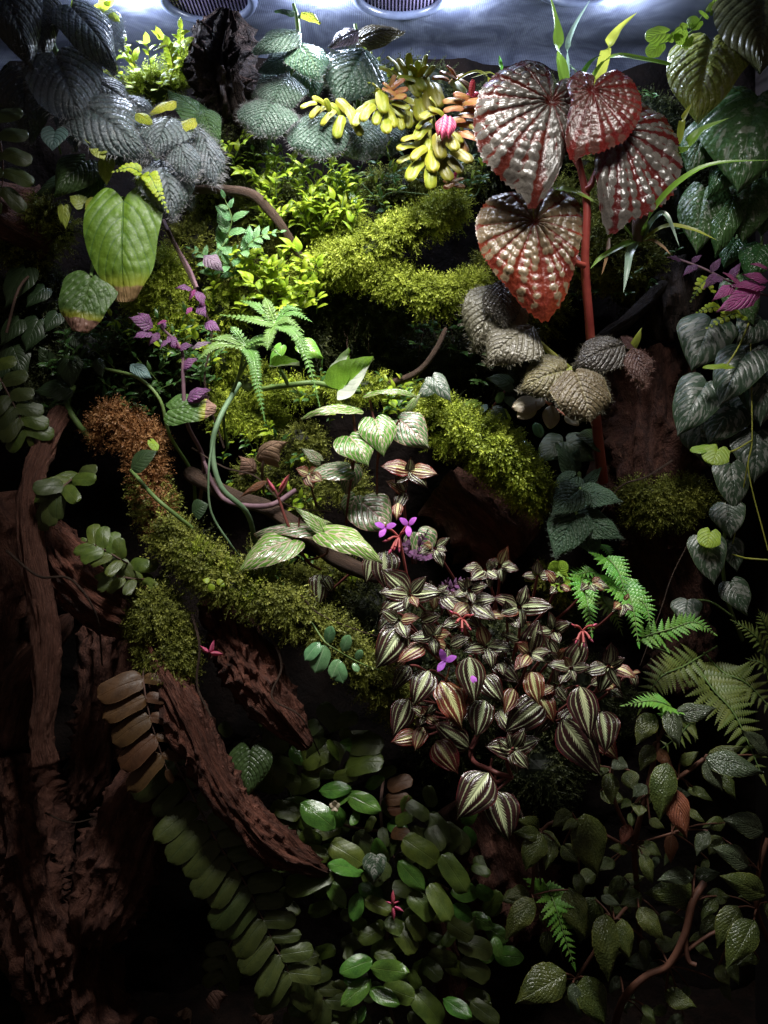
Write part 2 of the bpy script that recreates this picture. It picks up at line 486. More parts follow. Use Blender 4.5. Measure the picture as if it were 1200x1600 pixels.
def leaf(pl, key, b, t, d=0.0, dt=0.0, face=None, w=1.0, name='leaf', jf=0.18):
    """b, t: photo pixels of leaf base and tip; d: depth of the base; dt: how far the tip stands behind it"""
    if isinstance(key, (list, tuple)):
        key = RND.choice(key)
    f = Vector(face if face else (0, -1, 0.55)) + Vector((jit(jf), jit(jf), jit(jf)))
    M = frame(P(b[0], b[1], d), P(t[0], t[1], d + dt), f, w)
    o = link(name, LM[key]['me'], pl, M)
    if LM[key]['hair'] is not None:
        h = link('hairs', LM[key]['hair'], o)
        h['kind'] = 'stuff'
    return o

# ------------------------------------------------------------------ tubes
def smooth_path(pts, n):
    pts = [Vector(p) for p in pts]
    if len(pts) == 2:
        return [pts[0].lerp(pts[1], i / n) for i in range(n + 1)]
    ex = [pts[0] * 2 - pts[1]] + pts + [pts[-1] * 2 - pts[-2]]
    out = []
    m = len(pts) - 1
    for i in range(n + 1):
        s = i / n * m
        k = min(int(s), m - 1); q = s - k
        a, b, c, d = ex[k:k + 4]
        out.append(0.5 * ((2*b) + (c-a)*q + (2*a-5*b+4*c-d)*q*q + (3*b-a-3*c+d)*q*q*q))
    return out

class Tubes:
    def __init__(s):
        s.V, s.F, s.U, s.A, s.k = [], [], [], [], 0
    def add(s, pts, r, seg=6, n=None, r1=None):
        """pts: photo (px,py,depth); r: radius in photo pixels (number or list)"""
        pts = [P(*p) for p in pts]
        return s.addw(pts, r, seg, n, r1)
    def addw(s, pts, r, seg=6, n=None, r1=None):
        n = n or max(3, 5 * (len(pts) - 1))
        C = smooth_path(pts, n)
        rl = r if isinstance(r, (list, tuple)) else [r, r1 if r1 is not None else r]
        ref = Vector((0.3, -1, 0.2))
        dist = 0
        for i, c in enumerate(C):
            t = (C[min(i + 1, n)] - C[max(i - 1, 0)])
            if t.length < 1e-9: t = Vector((0, 0, 1))
            t.normalize()
            x = t.cross(ref)
            if x.length < 1e-3: x = t.cross(Vector((1, 0, 0)))
            x.normalize(); y = t.cross(x)
            rr = float(np.interp(i / n, np.linspace(0, 1, len(rl)), rl)) * PX
            if i: dist += (c - C[i - 1]).length
            for j in range(seg):
                a = 2 * math.pi * j / seg
                s.V.append(c + (x * math.cos(a) + y * math.sin(a)) * rr)
                s.U.append(dist); s.A.append(a)
        for i in range(n):
            for j in range(seg):
                a = s.k + i * seg + j; b = s.k + i * seg + (j + 1) % seg
                s.F.append((a, b, b + seg, a + seg))
        s.k += (n + 1) * seg
        return C
    def build(s, name, mat, parent=None):
        R = WM[parent].translation if parent else Vector()
        V = [v - R for v in s.V]
        n = len(V)
        me = mk_mesh(name, [tuple(v) for v in V], s.F, mat, dict(U=s.U, V=s.A, S=[0.5] * n, T=[0.5] * n, B=[0.5] * n, R=[0.4] * n))
        return link(name, me, parent)

def stem(pl, pts, r, mat, name='stem', seg=6, r1=None):
    t = Tubes(); t.add(pts, r, seg, None, r1)
    return t.build(name, mat, pl)

# ------------------------------------------------------------------ wood
def wood(name, label, pts, radii, mat, seed=0, n=70, seg=26, rough=0.16, ridge=0.10, rk=5, flat=1.0, cat='driftwood', group=None, kscale=1.0, cap=True, fine=0.06):
    pts_w = [P(*p) for p in pts]
    C = smooth_path(pts_w, n)
    V, U, A = [], [], []
    dist = 0
    ref = Vector((0, -1, 0))
    for i, c in enumerate(C):
        t = (C[min(i + 1, n)] - C[max(i - 1, 0)]).normalized()
        x = t.cross(ref)
        if x.length < 1e-3: x = Vector((1, 0, 0))
        x.normalize(); y = t.cross(x)
        s = i / n
        rr = float(np.interp(s, np.linspace(0, 1, len(radii)), radii)) * PX
        if i: dist += (c - C[i - 1]).length
        for j in range(seg):
            a = 2 * math.pi * j / seg
            ca, sa = math.cos(a), math.sin(a)
            big = noise.noise((ca * 1.2 + seed, sa * 1.2, dist * 14 * kscale))
            rd = noise.noise((ca * rk * .6 + seed * 3, sa * rk * .6, dist * 7 * kscale + 0.6 * big))
            rd = -abs(rd) * 2 + 0.5
            tw = a + dist * 5 * kscale + 0.5 * big
            r2 = noise.noise((math.cos(tw) * rk * .45 + seed, math.sin(tw) * rk * .45, dist * 11 * kscale + seed))
            rd += 0.9 - 2.6 * min(0.5, abs(r2) ** 0.6)
            kn = noise.noise((ca * 1.8 + seed * 7, sa * 1.8, dist * 32 * kscale))
            rd += 1.6 * max(0.0, kn - 0.28)
            fi = noise.noise((ca * 5 + seed, sa * 5, dist * 70 * kscale))
            q = 1 + rough * 1.6 * big + ridge * rd + fine * fi + fine * 0.8 * noise.noise((ca * 11 + seed, sa * 11, dist * 160 * kscale))
            e = 1.0
            if cap:
                ed = min(s, 1 - s) * n
                e = min(1.0, 0.35 + 0.65 * math.sqrt(max(0.0, min(1, ed / 2.5 + 0.02 + 0.15 * fi)))) if ed < 2.5 else 1.0
            V.append(tuple(c + (x * ca + y * sa * flat) * rr * q * e))
            U.append(dist); A.append(a)
    F = []
    for i in range(n):
        for j in range(seg):
            a = i * seg + j; b = i * seg + (j + 1) % seg
            F.append((a, b, b + seg, a + seg))
    k = len(V)
    for end, idx in ((C[0], 0), (C[-1], n)):
        V.append(tuple(end)); U.append(0 if idx == 0 else dist); A.append(0)
        for j in range(seg):
            a = idx * seg + j; b = idx * seg + (j + 1) % seg
            f = (b, a, k, k) if idx == 0 else (a, b, k, k)
            F.append(f)
        k += 1
    Fq = np.array(F); 
    quads = Fq[Fq[:, 2] != Fq[:, 3]]
    tris = Fq[Fq[:, 2] == Fq[:, 3]][:, :3]
    tri_all = np.concatenate([quads[:, [0, 1, 2]], quads[:, [0, 2, 3]], tris])
    root = Vector(C[0])
    V = np.array(V) - np.array(root)
    me = mk_mesh(name, V, tri_all, mat, dict(U=U, V=A))
    o = link(name, me, None, Matrix.Translation(root))
    tag(o, label, cat, group)
    return o

# ------------------------------------------------------------------ moss
def sprig_template(nl=7, seed=0, lw=0.13, ll=0.42):
    rs = np.random.RandomState(seed)
    V, F = [], []
    for i in range(nl):
        s = 0.12 + 0.8 * i / (nl - 1)
        a = i * 2.4
        d = np.array([math.cos(a), math.sin(a), 0.75]); d /= np.linalg.norm(d)
        sd = np.array([-math.sin(a), math.cos(a), 0])
        p = np.array([0.06 * math.sin(s * 4), 0, s])
        L = ll * (1.1 - 0.55 * s)
        V += [p, p + d * L * 0.45 + sd * lw * (1.1 - .5 * s), p + d * L * 0.45 - sd * lw * (1.1 - .5 * s), p + d * L]
        k = 4 * i
        F += [(k, k + 1, k + 2), (k + 1, k + 3, k + 2)]
    V += [np.array([-.03, 0, 0]), np.array([.03, 0, 0]), np.array([0.06, 0, 1.0])]
    F.append((len(V) - 3, len(V) - 2, len(V) - 1))
    return np.array(V), np.array(F)
SPRIG = [sprig_template(12, 1, 0.045, 0.22), sprig_template(14, 2, 0.035, 0.18), sprig_template(10, 3, 0.055, 0.27)]

def scatter(points, normals, size, mat, name, under=None, wild=0.6, grav=0.25, rs=None, tmpl=None):
    """sprigs standing on points along normals -> arrays of one mesh"""
    rs = rs or NPR
    n = len(points)
    Vs, Fs, Rs = [], [], []
    k = 0
    for ti, (tv, tf) in enumerate(tmpl or SPRIG):
        idx = np.arange(ti, n, len(tmpl or SPRIG))
        m = len(idx)
        if not m: continue
        z = normals[idx] + rs.randn(m, 3) * wild + np.array([0, 0, -grav])
        z /= np.linalg.norm(z, axis=1)[:, None]
        x = np.cross(z, rs.randn(m, 3)); x /= np.linalg.norm(x, axis=1)[:, None] + 1e-9
        y = np.cross(z, x)
        s = size * (0.55 + 0.9 * rs.rand(m))
        V = points[idx][:, None, :] + s[:, None, None] * (tv[None, :, 0:1] * x[:, None] + tv[None, :, 1:2] * y[:, None] + tv[None, :, 2:3] * z[:, None])
        F = (np.arange(m)[:, None, None] * len(tv) + tf[None]) + k
        Vs.append(V.reshape(-1, 3)); Fs.append(F.reshape(-1, 3))
        r0 = rs.rand(m)
        Rs.append((0.15 + 0.55 * r0[:, None] + 0.3 * tv[None, :, 2]).ravel())
        k += m * len(tv)
    if under is not None:
        uv, uf = under
        Vs.append(uv); Fs.append(uf + k); Rs.append(np.full(len(uv), -0.55)); k += len(uv)  # undercoat coloured darkest, painting shade into the gaps between sprigs
    return np.concatenate(Vs), np.concatenate(Fs), np.concatenate(Rs)

def finish_moss(name, label, V, F, R, mat):
    root = V.mean(0)
    me = mk_mesh(name, V - root, F, mat, dict(R=R), smooth=False)
    o = link(name, me, None, Matrix.Translation(Vector(root)))
    return tag(o, label, 'moss', None, 'stuff')

def moss_tube(label, pts, radii, n, mat, size=11, top=0.35, name='moss', wild=0.6, grav=0.2, seed=0, lump=0.38, tmpl=None):
    rs = np.random.RandomState(seed + 100)
    pw = [P(*p) for p in pts]
    N = 60; C = smooth_path(pw, N); seg = 18
    ref = Vector((0, -1, 0))
    fr = []
    for i, c in enumerate(C):
        t = (C[min(i + 1, N)] - C[max(i - 1, 0)]).normalized()
        x = t.cross(ref); x.normalize(); y = t.cross(x)
        rr = float(np.interp(i / N, np.linspace(0, 1, len(radii)), radii)) * PX
        fr.append((c, x, y, rr))
    def surf(s, a):
        i = min(int(s * N), N)
        c, x, y, rr = fr[i]
        q = 1 + lump * noise.noise((math.cos(a) * 2 + seed, math.sin(a) * 2, s * 9)) + lump * .6 * noise.noise((math.cos(a) * 5 + seed, math.sin(a) * 5, s * 25))
        nn = (x * math.cos(a) + y * math.sin(a))
        e = 1.0 if 0.05 < s < 0.95 else max(0.25, min(s, 1 - s) / 0.05)
        return c + nn * rr * q * math.sqrt(e), nn
    UV, UF = [], []
    for i in range(N + 1):
        for j in range(seg):
            UV.append(tuple(surf(i / N, 2 * math.pi * j / seg)[0]))
    for i in range(N):
        for j in range(seg):
            a = i * seg + j; b = i * seg + (j + 1) % seg
            UF += [(a, b, b + seg), (a, b + seg, a + seg)]
    pts_, nr_ = [], []
    while len(pts_) < n:
        s, a = rs.rand(), rs.rand() * 6.2832
        p, nn = surf(s, a)
        vis = max(0, nn.z) * 0.8 + max(0, -nn.y) * 0.7 + 0.12
        cl = 0.5 + noise.noise((p.x * 75 + seed, p.y * 75, p.z * 75)) * 1.5
        if rs.rand() < vis * min(1, max(0.06, cl)):
            pts_.append(tuple(p)); nr_.append(tuple(nn))
    V, F, R = scatter(np.array(pts_), np.array(nr_), size * PX, mat, name, (np.array(UV), np.array(UF)), wild, grav, rs, tmpl)
    return finish_moss(name, label, V, F, R, mat)

def moss_patch(label, blobs, n, mat, size=11, name='moss', wild=0.6, grav=0.2, seed=0, tmpl=None):
    """blobs: (px,py,depth,rx,ry) half ellipsoids that bulge to the front"""
    rs = np.random.RandomState(seed + 300)
    pts_, nr_, UV, UF = [], [], [], []
    k = 0
    area = sum(b[3] * b[4] for b in blobs)
    for bi, (px, py, d, rx, ry) in enumerate(blobs):
        c = np.array(P(px, py, d)); s = pxs(d)
        ax = np.array([rx * s, min(rx, ry) * 0.7 * s, ry * s])
        nu_, nv_ = 10, 16
        for i in range(nu_ + 1):
            for j in range(nv_):
                th = math.pi * i / nu_; ph = 2 * math.pi * j / nv_
                dv = np.array([math.sin(th) * math.cos(ph), math.sin(th) * math.sin(ph), math.cos(th)])
                q = 0.9 + 0.22 * noise.noise(Vector(dv * 2 + bi + seed))
                UV.append(c + dv * ax * q)
        for i in range(nu_):
            for j in range(nv_):
                a = k + i * nv_ + j; b = k + i * nv_ + (j + 1) % nv_
                UF += [(a, a + nv_, b + nv_), (a, b + nv_, b)]
        k += (nu_ + 1) * nv_
        m = int(n * rx * ry / area)
        cnt = 0
        while cnt < m:
            dv = rs.randn(3); dv /= np.linalg.norm(dv)
            if dv[1] > 0.35 or rs.rand() > 0.35 + 0.5 * max(0, dv[2]) + 0.4 * max(0, -dv[1]): continue
            q = 0.9 + 0.22 * noise.noise(Vector(dv * 2 + bi + seed))
            pp = c + dv * ax * q
            if rs.rand() > 0.55 + noise.noise(Vector(pp * 75)) * 1.5 + 0.1: continue
            pts_.append(pp); nr_.append(dv); cnt += 1
    V, F, R = scatter(np.array(pts_), np.array(nr_), size * PX, mat, name, (np.array(UV), np.array(UF)), wild, grav, rs, tmpl)
    return finish_moss(name, label, V, F, R, mat)

# ------------------------------------------------------------------ fern fronds and leafy shoots
def frond(pl, pts, n, plen, key, rmat, name='frond', ang=65, face=(0, -1, 0.5), prof=None, r=1.6, join=False, w=1.0, taper=True, start=0.08, sides=(1, 1), alt=False, lift=0.0, pname='pinna', droop=0.0):
    C = [P(*p) for p in pts]
    path = smooth_path(C, 60)
    T = Tubes(); T.addw(C, r, 5, 20, r * 0.4)
    fc = Vector(face).normalized()
    mats = []
    for i in range(n):
        for sd in (1, -1):
            s = start + (1 - start) * (i + (0.5 if (alt and sd < 0) else 0.0)) / n
            k = min(int(s * 60), 59)
            c = path[k].lerp(path[k + 1], s * 60 - k)
            tg = (path[k + 1] - path[max(k - 1, 0)]).normalized()
            side = tg.cross(fc).normalized() * sd
            q = prof(s) if prof else (math.sin(math.pi * min(1, 0.28 + 0.72 * s)) ** 0.8 if taper else 1.0)
            L = plen * PX * max(q, 0.12) * (sides[0] if sd > 0 else sides[1]) * (1 + jit(0.08))
            a = math.radians(ang - 22 * s + jit(4))
            dv = tg * math.cos(a) + side * math.sin(a) + fc * (lift + jit(0.07)) + Vector((0, 0, -droop))
            kk = RND.choice(key) if isinstance(key, (list, tuple)) else key
            mats.append((kk, frame(c, c + dv.normalized() * L, fc, w * (1 if sd > 0 else -1))))
    # terminal leaflet
    kk = key[0] if isinstance(key, (list, tuple)) else key
    tg = (path[60] - path[58]).normalized()
    mats.append((kk, frame(path[59], path[59] + tg * plen * PX * 0.35, fc, w)))
    if not join:
        ra = T.build(name, rmat, pl)
        for kk, M in mats:
            link(pname, LM[kk]['me'], ra, M)
        return ra
    R = np.array(WM[pl].translation)
    Vs = []; Fs = []; at = {q: [] for q in 'USVTB'}; k = 0
    for kk, M in mats:
        d = LM[kk]; A = np.array(M)
        Vs.append(d['V'] @ A[:3, :3].T + A[:3, 3] - R); Fs.append(d['F'] + k); k += len(d['V'])
        for q in at: at[q].append(d['at'][q])
    tv = np.array([tuple(v) for v in T.V]) - R
    Vs.append(tv); Fs.append(np.array(T.F) + k)
    for q in at: at[q].append(np.full(len(tv), 0.5))
    me = mk_mesh(name, np.concatenate(Vs), np.concatenate(Fs), LM[mats[0][0]]['me'].materials[0], {q: np.concatenate(x) for q, x in at.items()})
    return link(name, me, pl)

def shoot(pl, tubes, pts, n, L, key, r=1.3, ang=50, face=(0, -1, 0.7), w=1.0, spin=True, jl=0.25, tipk=None):
    """a leafy shoot: stem goes into tubes, leaves are parts of the plant"""
    C = [P(*p) for p in pts]
    tubes.addw(C, r, 5, None, r * 0.5)
    path = smooth_path(C, 40)
    for i in range(n):
        s = 0.12 + 0.88 * (i + 0.5) / n
        k = min(int(s * 40), 39)
        c = path[k]
        tg = (path[k + 1] - path[max(k - 1, 0)]).normalized()
        fc = Vector(face) + Vector((jit(.3), jit(.3), jit(.3)))
        side = tg.cross(fc).normalized()
        sd = 1 if i % 2 else -1
        a = math.radians(ang + jit(14))
        dv = tg * math.cos(a) + side * math.sin(a) * sd + fc.normalized() * (0.25 if i % 3 == 0 else 0.0) + Vector((0, 0, -0.08))
        ll = L * PX * (1 + jit(jl)) * (1.0 if s < .75 else 0.8)
        kk = RND.choice(key) if isinstance(key, (list, tuple)) else key
        link('leaf', LM[kk]['me'], pl, frame(c, c + dv.normalized() * ll, fc, w))
    kk = RND.choice(key) if isinstance(key, (list, tuple)) else key
    tg = (path[40] - path[36]).normalized()
    link('leaf', LM[kk]['me'], pl, frame(path[40], path[40] + tg * L * PX * 0.8, Vector(face), w))
# ================================================================== materials
M = {}
M['peat'] = plain_mat('peat', (0.010, 0.006, 0.005), (0.004, 0.003, 0.003), 0.95, 22.0, 0.9, 0.15, 0.006)
M['soil'] = plain_mat('soil', (0.022, 0.012, 0.009), (0.008, 0.005, 0.004), 0.95, 60.0, 1.0, 0.2, 0.006)
M['wood_red'] = wood_mat('wood_red', (0.21, 0.072, 0.044), (0.08, 0.028, 0.018), (0.32, 0.14, 0.095), 0.7, 1.0, 0.35, 0.007)
M['wood_grey'] = wood_mat('wood_grey', (0.33, 0.145, 0.10), (0.15, 0.06, 0.042), (0.45, 0.24, 0.17), 0.7, 1.3, 0.3, 0.007)
M['wood_dark'] = wood_mat('wood_dark', (0.085, 0.052, 0.04), (0.035, 0.022, 0.018), (0.14, 0.09, 0.07), 0.85, 1.5)
M['bark'] = wood_mat('bark', (0.135, 0.056, 0.038), (0.055, 0.023, 0.018), (0.21, 0.10, 0.07), 0.85, 0.8)
M['bark_black'] = wood_mat('bark_black', (0.055, 0.036, 0.030), (0.018, 0.013, 0.012), (0.13, 0.08, 0.065), 0.8, 0.9, 0.3, 0.009)
M['bark_deep'] = wood_mat('bark_deep', (0.10, 0.040, 0.028), (0.04, 0.017, 0.013), (0.16, 0.075, 0.05), 0.85, 0.8, 0.3, 0.007)
M['twig'] = wood_mat('twig', (0.16, 0.095, 0.065), (0.07, 0.045, 0.035), (0.26, 0.17, 0.12), 0.8, 2.0)
M['moss_gold'] = moss_mat('moss_gold', (0.035, 0.050, 0.008), (0.25, 0.31, 0.028), (0.62, 0.70, 0.11))
M['moss_green'] = moss_mat('moss_green', (0.026, 0.040, 0.006), (0.20, 0.26, 0.022), (0.54, 0.62, 0.07))
M['moss_dull'] = moss_mat('moss_dull', (0.026, 0.026, 0.010), (0.16, 0.18, 0.030), (0.48, 0.50, 0.10))
M['moss_dark'] = moss_mat('moss_dark', (0.008, 0.012, 0.005), (0.035, 0.045, 0.013), (0.10, 0.11, 0.035))  # in background patches this near-black paints in the shade of the hollows
M['moss_brown'] = moss_mat('moss_brown', (0.05, 0.020, 0.008), (0.26, 0.115, 0.04), (0.46, 0.25, 0.10))

# ================================================================== the tank: back, floor, side, lid
def wall_y(x, z):
    v = 0.205 + 0.035 * noise.noise((x * 7, z * 7, 3)) + 0.016 * noise.noise((x * 22, z * 22, 9)) + 0.006 * noise.noise((x * 70, z * 70, 1))
    v -= 0.055 * math.exp(-((x - 0.10) / 0.16) ** 2 - ((z - 0.30) / 0.16) ** 2)
    v -= 0.05 * math.exp(-((x + 0.30) / 0.12) ** 2 - ((z - 0.25) / 0.3) ** 2)
    v -= 0.035 * math.exp(-((x + 0.08) / 0.14) ** 2 - ((z - 0.55) / 0.10) ** 2)
    return v
def build_wall():
    nx, nz = 210, 150
    xs = np.linspace(-0.75, 0.75, nx + 1); zs = np.linspace(-0.16, CEIL + 0.004, nz + 1)
    V = [(x, wall_y(x, z), z) for z in zs for x in xs]
    n1 = nx + 1
    I = np.arange(nz)[:, None] * n1 + np.arange(nx)[None, :]
    F = np.stack([I, I + 1, I + n1 + 1, I + n1], -1).reshape(-1, 4)
    o = link('back_wall', mk_mesh('back_wall', V, F, M['peat']))
    tag(o, 'dark peat and fibre back wall of the planted tank', None, None, 'structure')
build_wall()

def build_ground():
    nx, ny = 110, 60
    xs = np.linspace(-0.75, 0.75, nx + 1); ys = np.linspace(-0.35, 0.30, ny + 1)
    V = [(x, y, -0.085 + 0.14 * max(0, y + 0.02) ** 1.2 + 0.012 * noise.noise((x * 14, y * 14, 2)) + 0.005 * noise.noise((x * 50, y * 50, 5))) for y in ys for x in xs]
    n1 = nx + 1
    I = np.arange(ny)[:, None] * n1 + np.arange(nx)[None, :]
    F = np.stack([I, I + 1, I + n1 + 1, I + n1], -1).reshape(-1, 4)
    tag(link('ground', mk_mesh('ground', V, F, M['soil'])), 'dark soil floor of the tank', None, None, 'structure')
build_ground()

def gauze_mat():
    t = NT('lid_gauze')
    oc = t.n('TexCoord').outputs['Object']
    sp = t.n('SeparateXYZ', Vector=oc)
    gx = t.ma('SINE', t.ma('MULTIPLY', sp.outputs[0], 3600.0)); gy = t.ma('SINE', t.ma('MULTIPLY', sp.outputs[1], 3600.0))
    g = t.ma('MULTIPLY', t.ma('ADD', gx, gy), 0.25)
    nz = t.noise(oc, 26.0, 5, None, 0.65, 0.8)
    n2 = t.noise(oc, 9.0, 3)
    col = t.mix(t.ss(nz, 0.35, 0.7), (0.13, 0.15, 0.23), (0.34, 0.38, 0.52))
    col = t.mix(t.ss(g, -0.1, 0.35, 0.0, 0.6), col, (0.05, 0.06, 0.10))
    bp = t.n('Bump', Strength=0.22, Distance=0.002, Height=t.ma('ADD', t.ma('MULTIPLY', g, 0.6), nz)).outputs[0]
    pb = t.n('BsdfPrincipled', Base__Color=col, Normal=bp, Metallic=0.35)
    t.put(pb.inputs['Roughness'], t.ss(n2, 0.3, 0.7, 0.28, 0.5))
    t.put(t.out.inputs[0], pb.outputs[0])
    return t.m
M['gauze'] = gauze_mat()
M['vent_metal'] = plain_mat('vent_metal', (0.10, 0.12, 0.18), (0.06, 0.07, 0.11), 0.35, 60.0, 0.2, 0.6)
M['vent_wire'] = plain_mat('vent_wire', (0.16, 0.13, 0.22), (0.08, 0.07, 0.12), 0.4, 90.0, 0.2, 0.5)
M['vent_void'] = plain_mat('vent_void', (0.01, 0.01, 0.014), None, 0.9)

VENTS = [(-0.152, 0.080), (0.014, 0.070), (0.165, 0.047)]
VR = 0.039
def build_lid():
    # the lid sheet, with round openings cut where the vents sit: a grid of cells, those inside an opening dropped
    nx, ny = 750, 150
    x0, x1, y0, y1 = -0.75, 0.75, -0.06, 0.24
    xs = np.linspace(x0, x1, nx + 1); ys = np.linspace(y0, y1, ny + 1)
    Xg, Yg = np.meshgrid(xs, ys)
    Zg = CEIL + 0.0015 * np.sin(Xg * 31) * np.sin(Yg * 40) - 0.02 * np.clip((Yg - 0.17) / 0.05, 0, 1) ** 2
    n1 = nx + 1
    I = np.arange(ny)[:, None] * n1 + np.arange(nx)[None, :]
    F = np.stack([I, I + n1, I + n1 + 1, I + 1], -1).reshape(-1, 4)
    cx = (Xg[:-1, :-1] + Xg[1:, 1:]).ravel() / 2; cy = (Yg[:-1, :-1] + Yg[1:, 1:]).ravel() / 2
    keep = np.ones(len(F), bool)
    for vx, vy in VENTS:
        keep &= (cx - vx) ** 2 + (cy - vy) ** 2 > (VR - 0.003) ** 2
    o = link('ceiling', mk_mesh('ceiling', np.stack([Xg, Yg, Zg], -1).reshape(-1, 3), F[keep], M['gauze']))
    tag(o, 'blue grey gauze lid over the tank', None, None, 'structure')
build_lid()
def build_vent(vx, vy, label):
    pl = plant('ceiling_vent', label, Vector((vx, vy, CEIL)), 'vent', 'round vents in the lid')
    n, m = 48, 8
    V, F = [], []
    for i in range(n):
        a = 2 * math.pi * i / n
        for j in range(m):
            b = 2 * math.pi * j / m
            r = VR + 0.0042 * math.cos(b)
            V.append((r * math.cos(a), r * math.sin(a), -0.001 + 0.0045 * math.sin(b)))
            F.append((i * m + j, i * m + (j + 1) % m, ((i + 1) % n) * m + (j + 1) % m, ((i + 1) % n) * m + j))
    link('rim', mk_mesh('vent_rim', V, F, M['vent_metal']), pl)
    V, F = [], []
    def bar(x0, y0, x1, y1, z, h):
        k = len(V)
        d = Vector((x1 - x0, y1 - y0)).normalized() * h
        nx_, ny_ = -d.y, d.x
        for zz in (z - h, z + h):
            V.extend([(x0 + nx_, y0 + ny_, zz), (x0 - nx_, y0 - ny_, zz), (x1 - nx_, y1 - ny_, zz), (x1 + nx_, y1 + ny_, zz)])
        F.extend([(k, k + 1, k + 2, k + 3), (k + 4, k + 7, k + 6, k + 5), (k, k + 3, k + 7, k + 4), (k + 1, k + 5, k + 6, k + 2)])
    st = 0.0031
    for i in range(-12, 13):
        q = i * st
        if abs(q) < VR - 0.001:
            c = math.sqrt(VR ** 2 - q * q)
            bar(q, -c, q, c, 0.001, 0.00062); bar(-c, q, c, q, 0.0026, 0.00062)
    link('grille', mk_mesh('vent_grille', V, F, M['vent_wire'], None, False), pl)
    ang = np.linspace(0, 2 * np.pi, 33)[:-1]
    V = [(0, 0, 0.016)] + [((VR + .002) * math.cos(a), (VR + .002) * math.sin(a), 0.016) for a in ang] + [((VR + .002) * math.cos(a), (VR + .002) * math.sin(a), 0.0) for a in ang]
    F = [(0, 1 + (i + 1) % 32, 1 + i) for i in range(32)]
    for i in range(32):
        a, b = 1 + i, 1 + (i + 1) % 32
        F += [(a, b, b + 32), (a, b + 32, a + 32)]
    link('duct', mk_mesh('vent_duct', V, F, M['vent_void']), pl)
build_vent(*VENTS[0], 'round wire mesh vent in the lid above the dark stump')
build_vent(*VENTS[1], 'round wire mesh vent at the middle of the lid')
build_vent(*VENTS[2], 'round wire mesh vent in the lid above the tall blades of grass')

def side_post():
    # dark corner profile of the tank on the far side
    b = P(1192, 1700, 0.12); t_ = P(1192, 60, 0.12)
    V, F = [], []
    prof = [(-0.008, -0.012), (0.03, -0.012), (0.03, 0.03), (-0.006, 0.03), (-0.010, 0.024), (-0.010, -0.006)]
    for z in (b.z, t_.z):
        V += [(b.x + 0.012 + x, b.y + y, z) for x, y in prof]
    n = len(prof)
    F = [(i, (i + 1) % n, (i + 1) % n + n, i + n) for i in range(n)]
    o = link('tank_frame', mk_mesh('tank_frame', V, F, plain_mat('frame_black', (0.035, 0.028, 0.028), (0.02, 0.017, 0.018), 0.4, 20.0, 0.1, 0.5), None, False))
    tag(o, 'dark upright corner frame of the tank behind the splashed leaves', 'frame', None, None)
side_post()

# ================================================================== driftwood
wood('driftwood_branch', 'upright bare grey-brown branch at the far edge of the wood wall', [(100, 640, 0.03), (72, 690, .0), (50, 760, -.02), (48, 850, -.03), (64, 930, -.03), (72, 1000, -.03), (70, 1080, -.03), (64, 1150, -.03), (72, 1198, -.03)], [14, 16, 17, 17, 19, 20, 19, 17, 22], M['wood_grey'], 2, 150, 40, 0.12, 0.2, 6, fine=.09)
wood('driftwood_block', 'splintered reddish wood block under the small oval leaves', [(70, 830, 0.0), (105, 885, -.01), (150, 930, -.01), (200, 962, .0), (240, 990, .02)], [26, 40, 42, 36, 14], M['wood_red'], 5, 120, 56, 0.22, 0.34, 8, 0.8)
wood('driftwood_limb', 'long reddish limb running down from the mossy clump to the green leaves', [(215, 950, 0.01), (252, 1040, -.012), (288, 1110, -.026), (325, 1190, -.032), (372, 1262, -.032), (432, 1322, -.026), (512, 1364, -.01)], [20, 26, 30, 27, 24, 27, 9], M['wood_red'], 9, 170, 60, 0.14, 0.34, 9, fine=.09)
wood('driftwood_stump', 'broken reddish stump wedged below the mossy log', [(345, 930, .03), (365, 1000, .0), (400, 1060, -.012), (440, 1115, -.018), (484, 1168, -.02)], [28, 36, 38, 26, 8], M['wood_red'], 13, 140, 60, 0.24, 0.4, 9, fine=.08)
wood('driftwood_log', 'rough brown log end leaning in the dark lower corner', [(260, 1180, .05), (220, 1260, .04), (190, 1340, .035), (160, 1420, .03), (140, 1470, .03)], [40, 62, 66, 58, 30], M['bark'], 17, 120, 60, 0.2, 0.26, 8)
wood('bark_piece', 'gnarled dark bark slab along the lower edge of the wall', [(20, 1180, .06), (30, 1280, .05), (50, 1380, .04), (70, 1480, .035), (80, 1560, .03)], [60, 70, 62, 56, 34], M['bark'], 21, 130, 64, 0.3, 0.4, 8)
wood('bark_piece', 'low bark slab with pale grain in the bottom corner', [(90, 1480, .06), (120, 1560, .05), (150, 1650, .04)], [50, 66, 60], M['bark'], 23, 50, 30, 0.3, 0.4, 8)
wood('bark_piece', 'split upright bark piece between the bare branch and the limb', [(190, 980, .08), (170, 1080, .075), (150, 1180, .07), (120, 1260, .07)], [50, 44, 40, 20], M['bark'], 27, 110, 50, 0.25, 0.36, 8)
wood('bark_piece', 'thin bark splinter behind the bare branch', [(110, 960, .06), (40, 1060, .06), (10, 1170, .05)], [12, 26, 30], M['bark'], 28, 40, 22, 0.25, 0.36, 6)
wood('bark_piece', 'dark crumbling bark wall at the far lower edge', [(-40, 780, .09), (0, 900, .09), (-10, 1050, .085), (-20, 1250, .08)], [60, 62, 66, 60], M['bark'], 29, 60, 30, 0.28, 0.36, 7)
wood('driftwood_stick', 'bare reddish stick standing among the lower green leaves', [(680, 1430, .05), (695, 1490, .045), (708, 1560, .04), (712, 1640, .04)], [18, 22, 24, 24], M['wood_red'], 31, 50, 22, 0.08, 0.14)
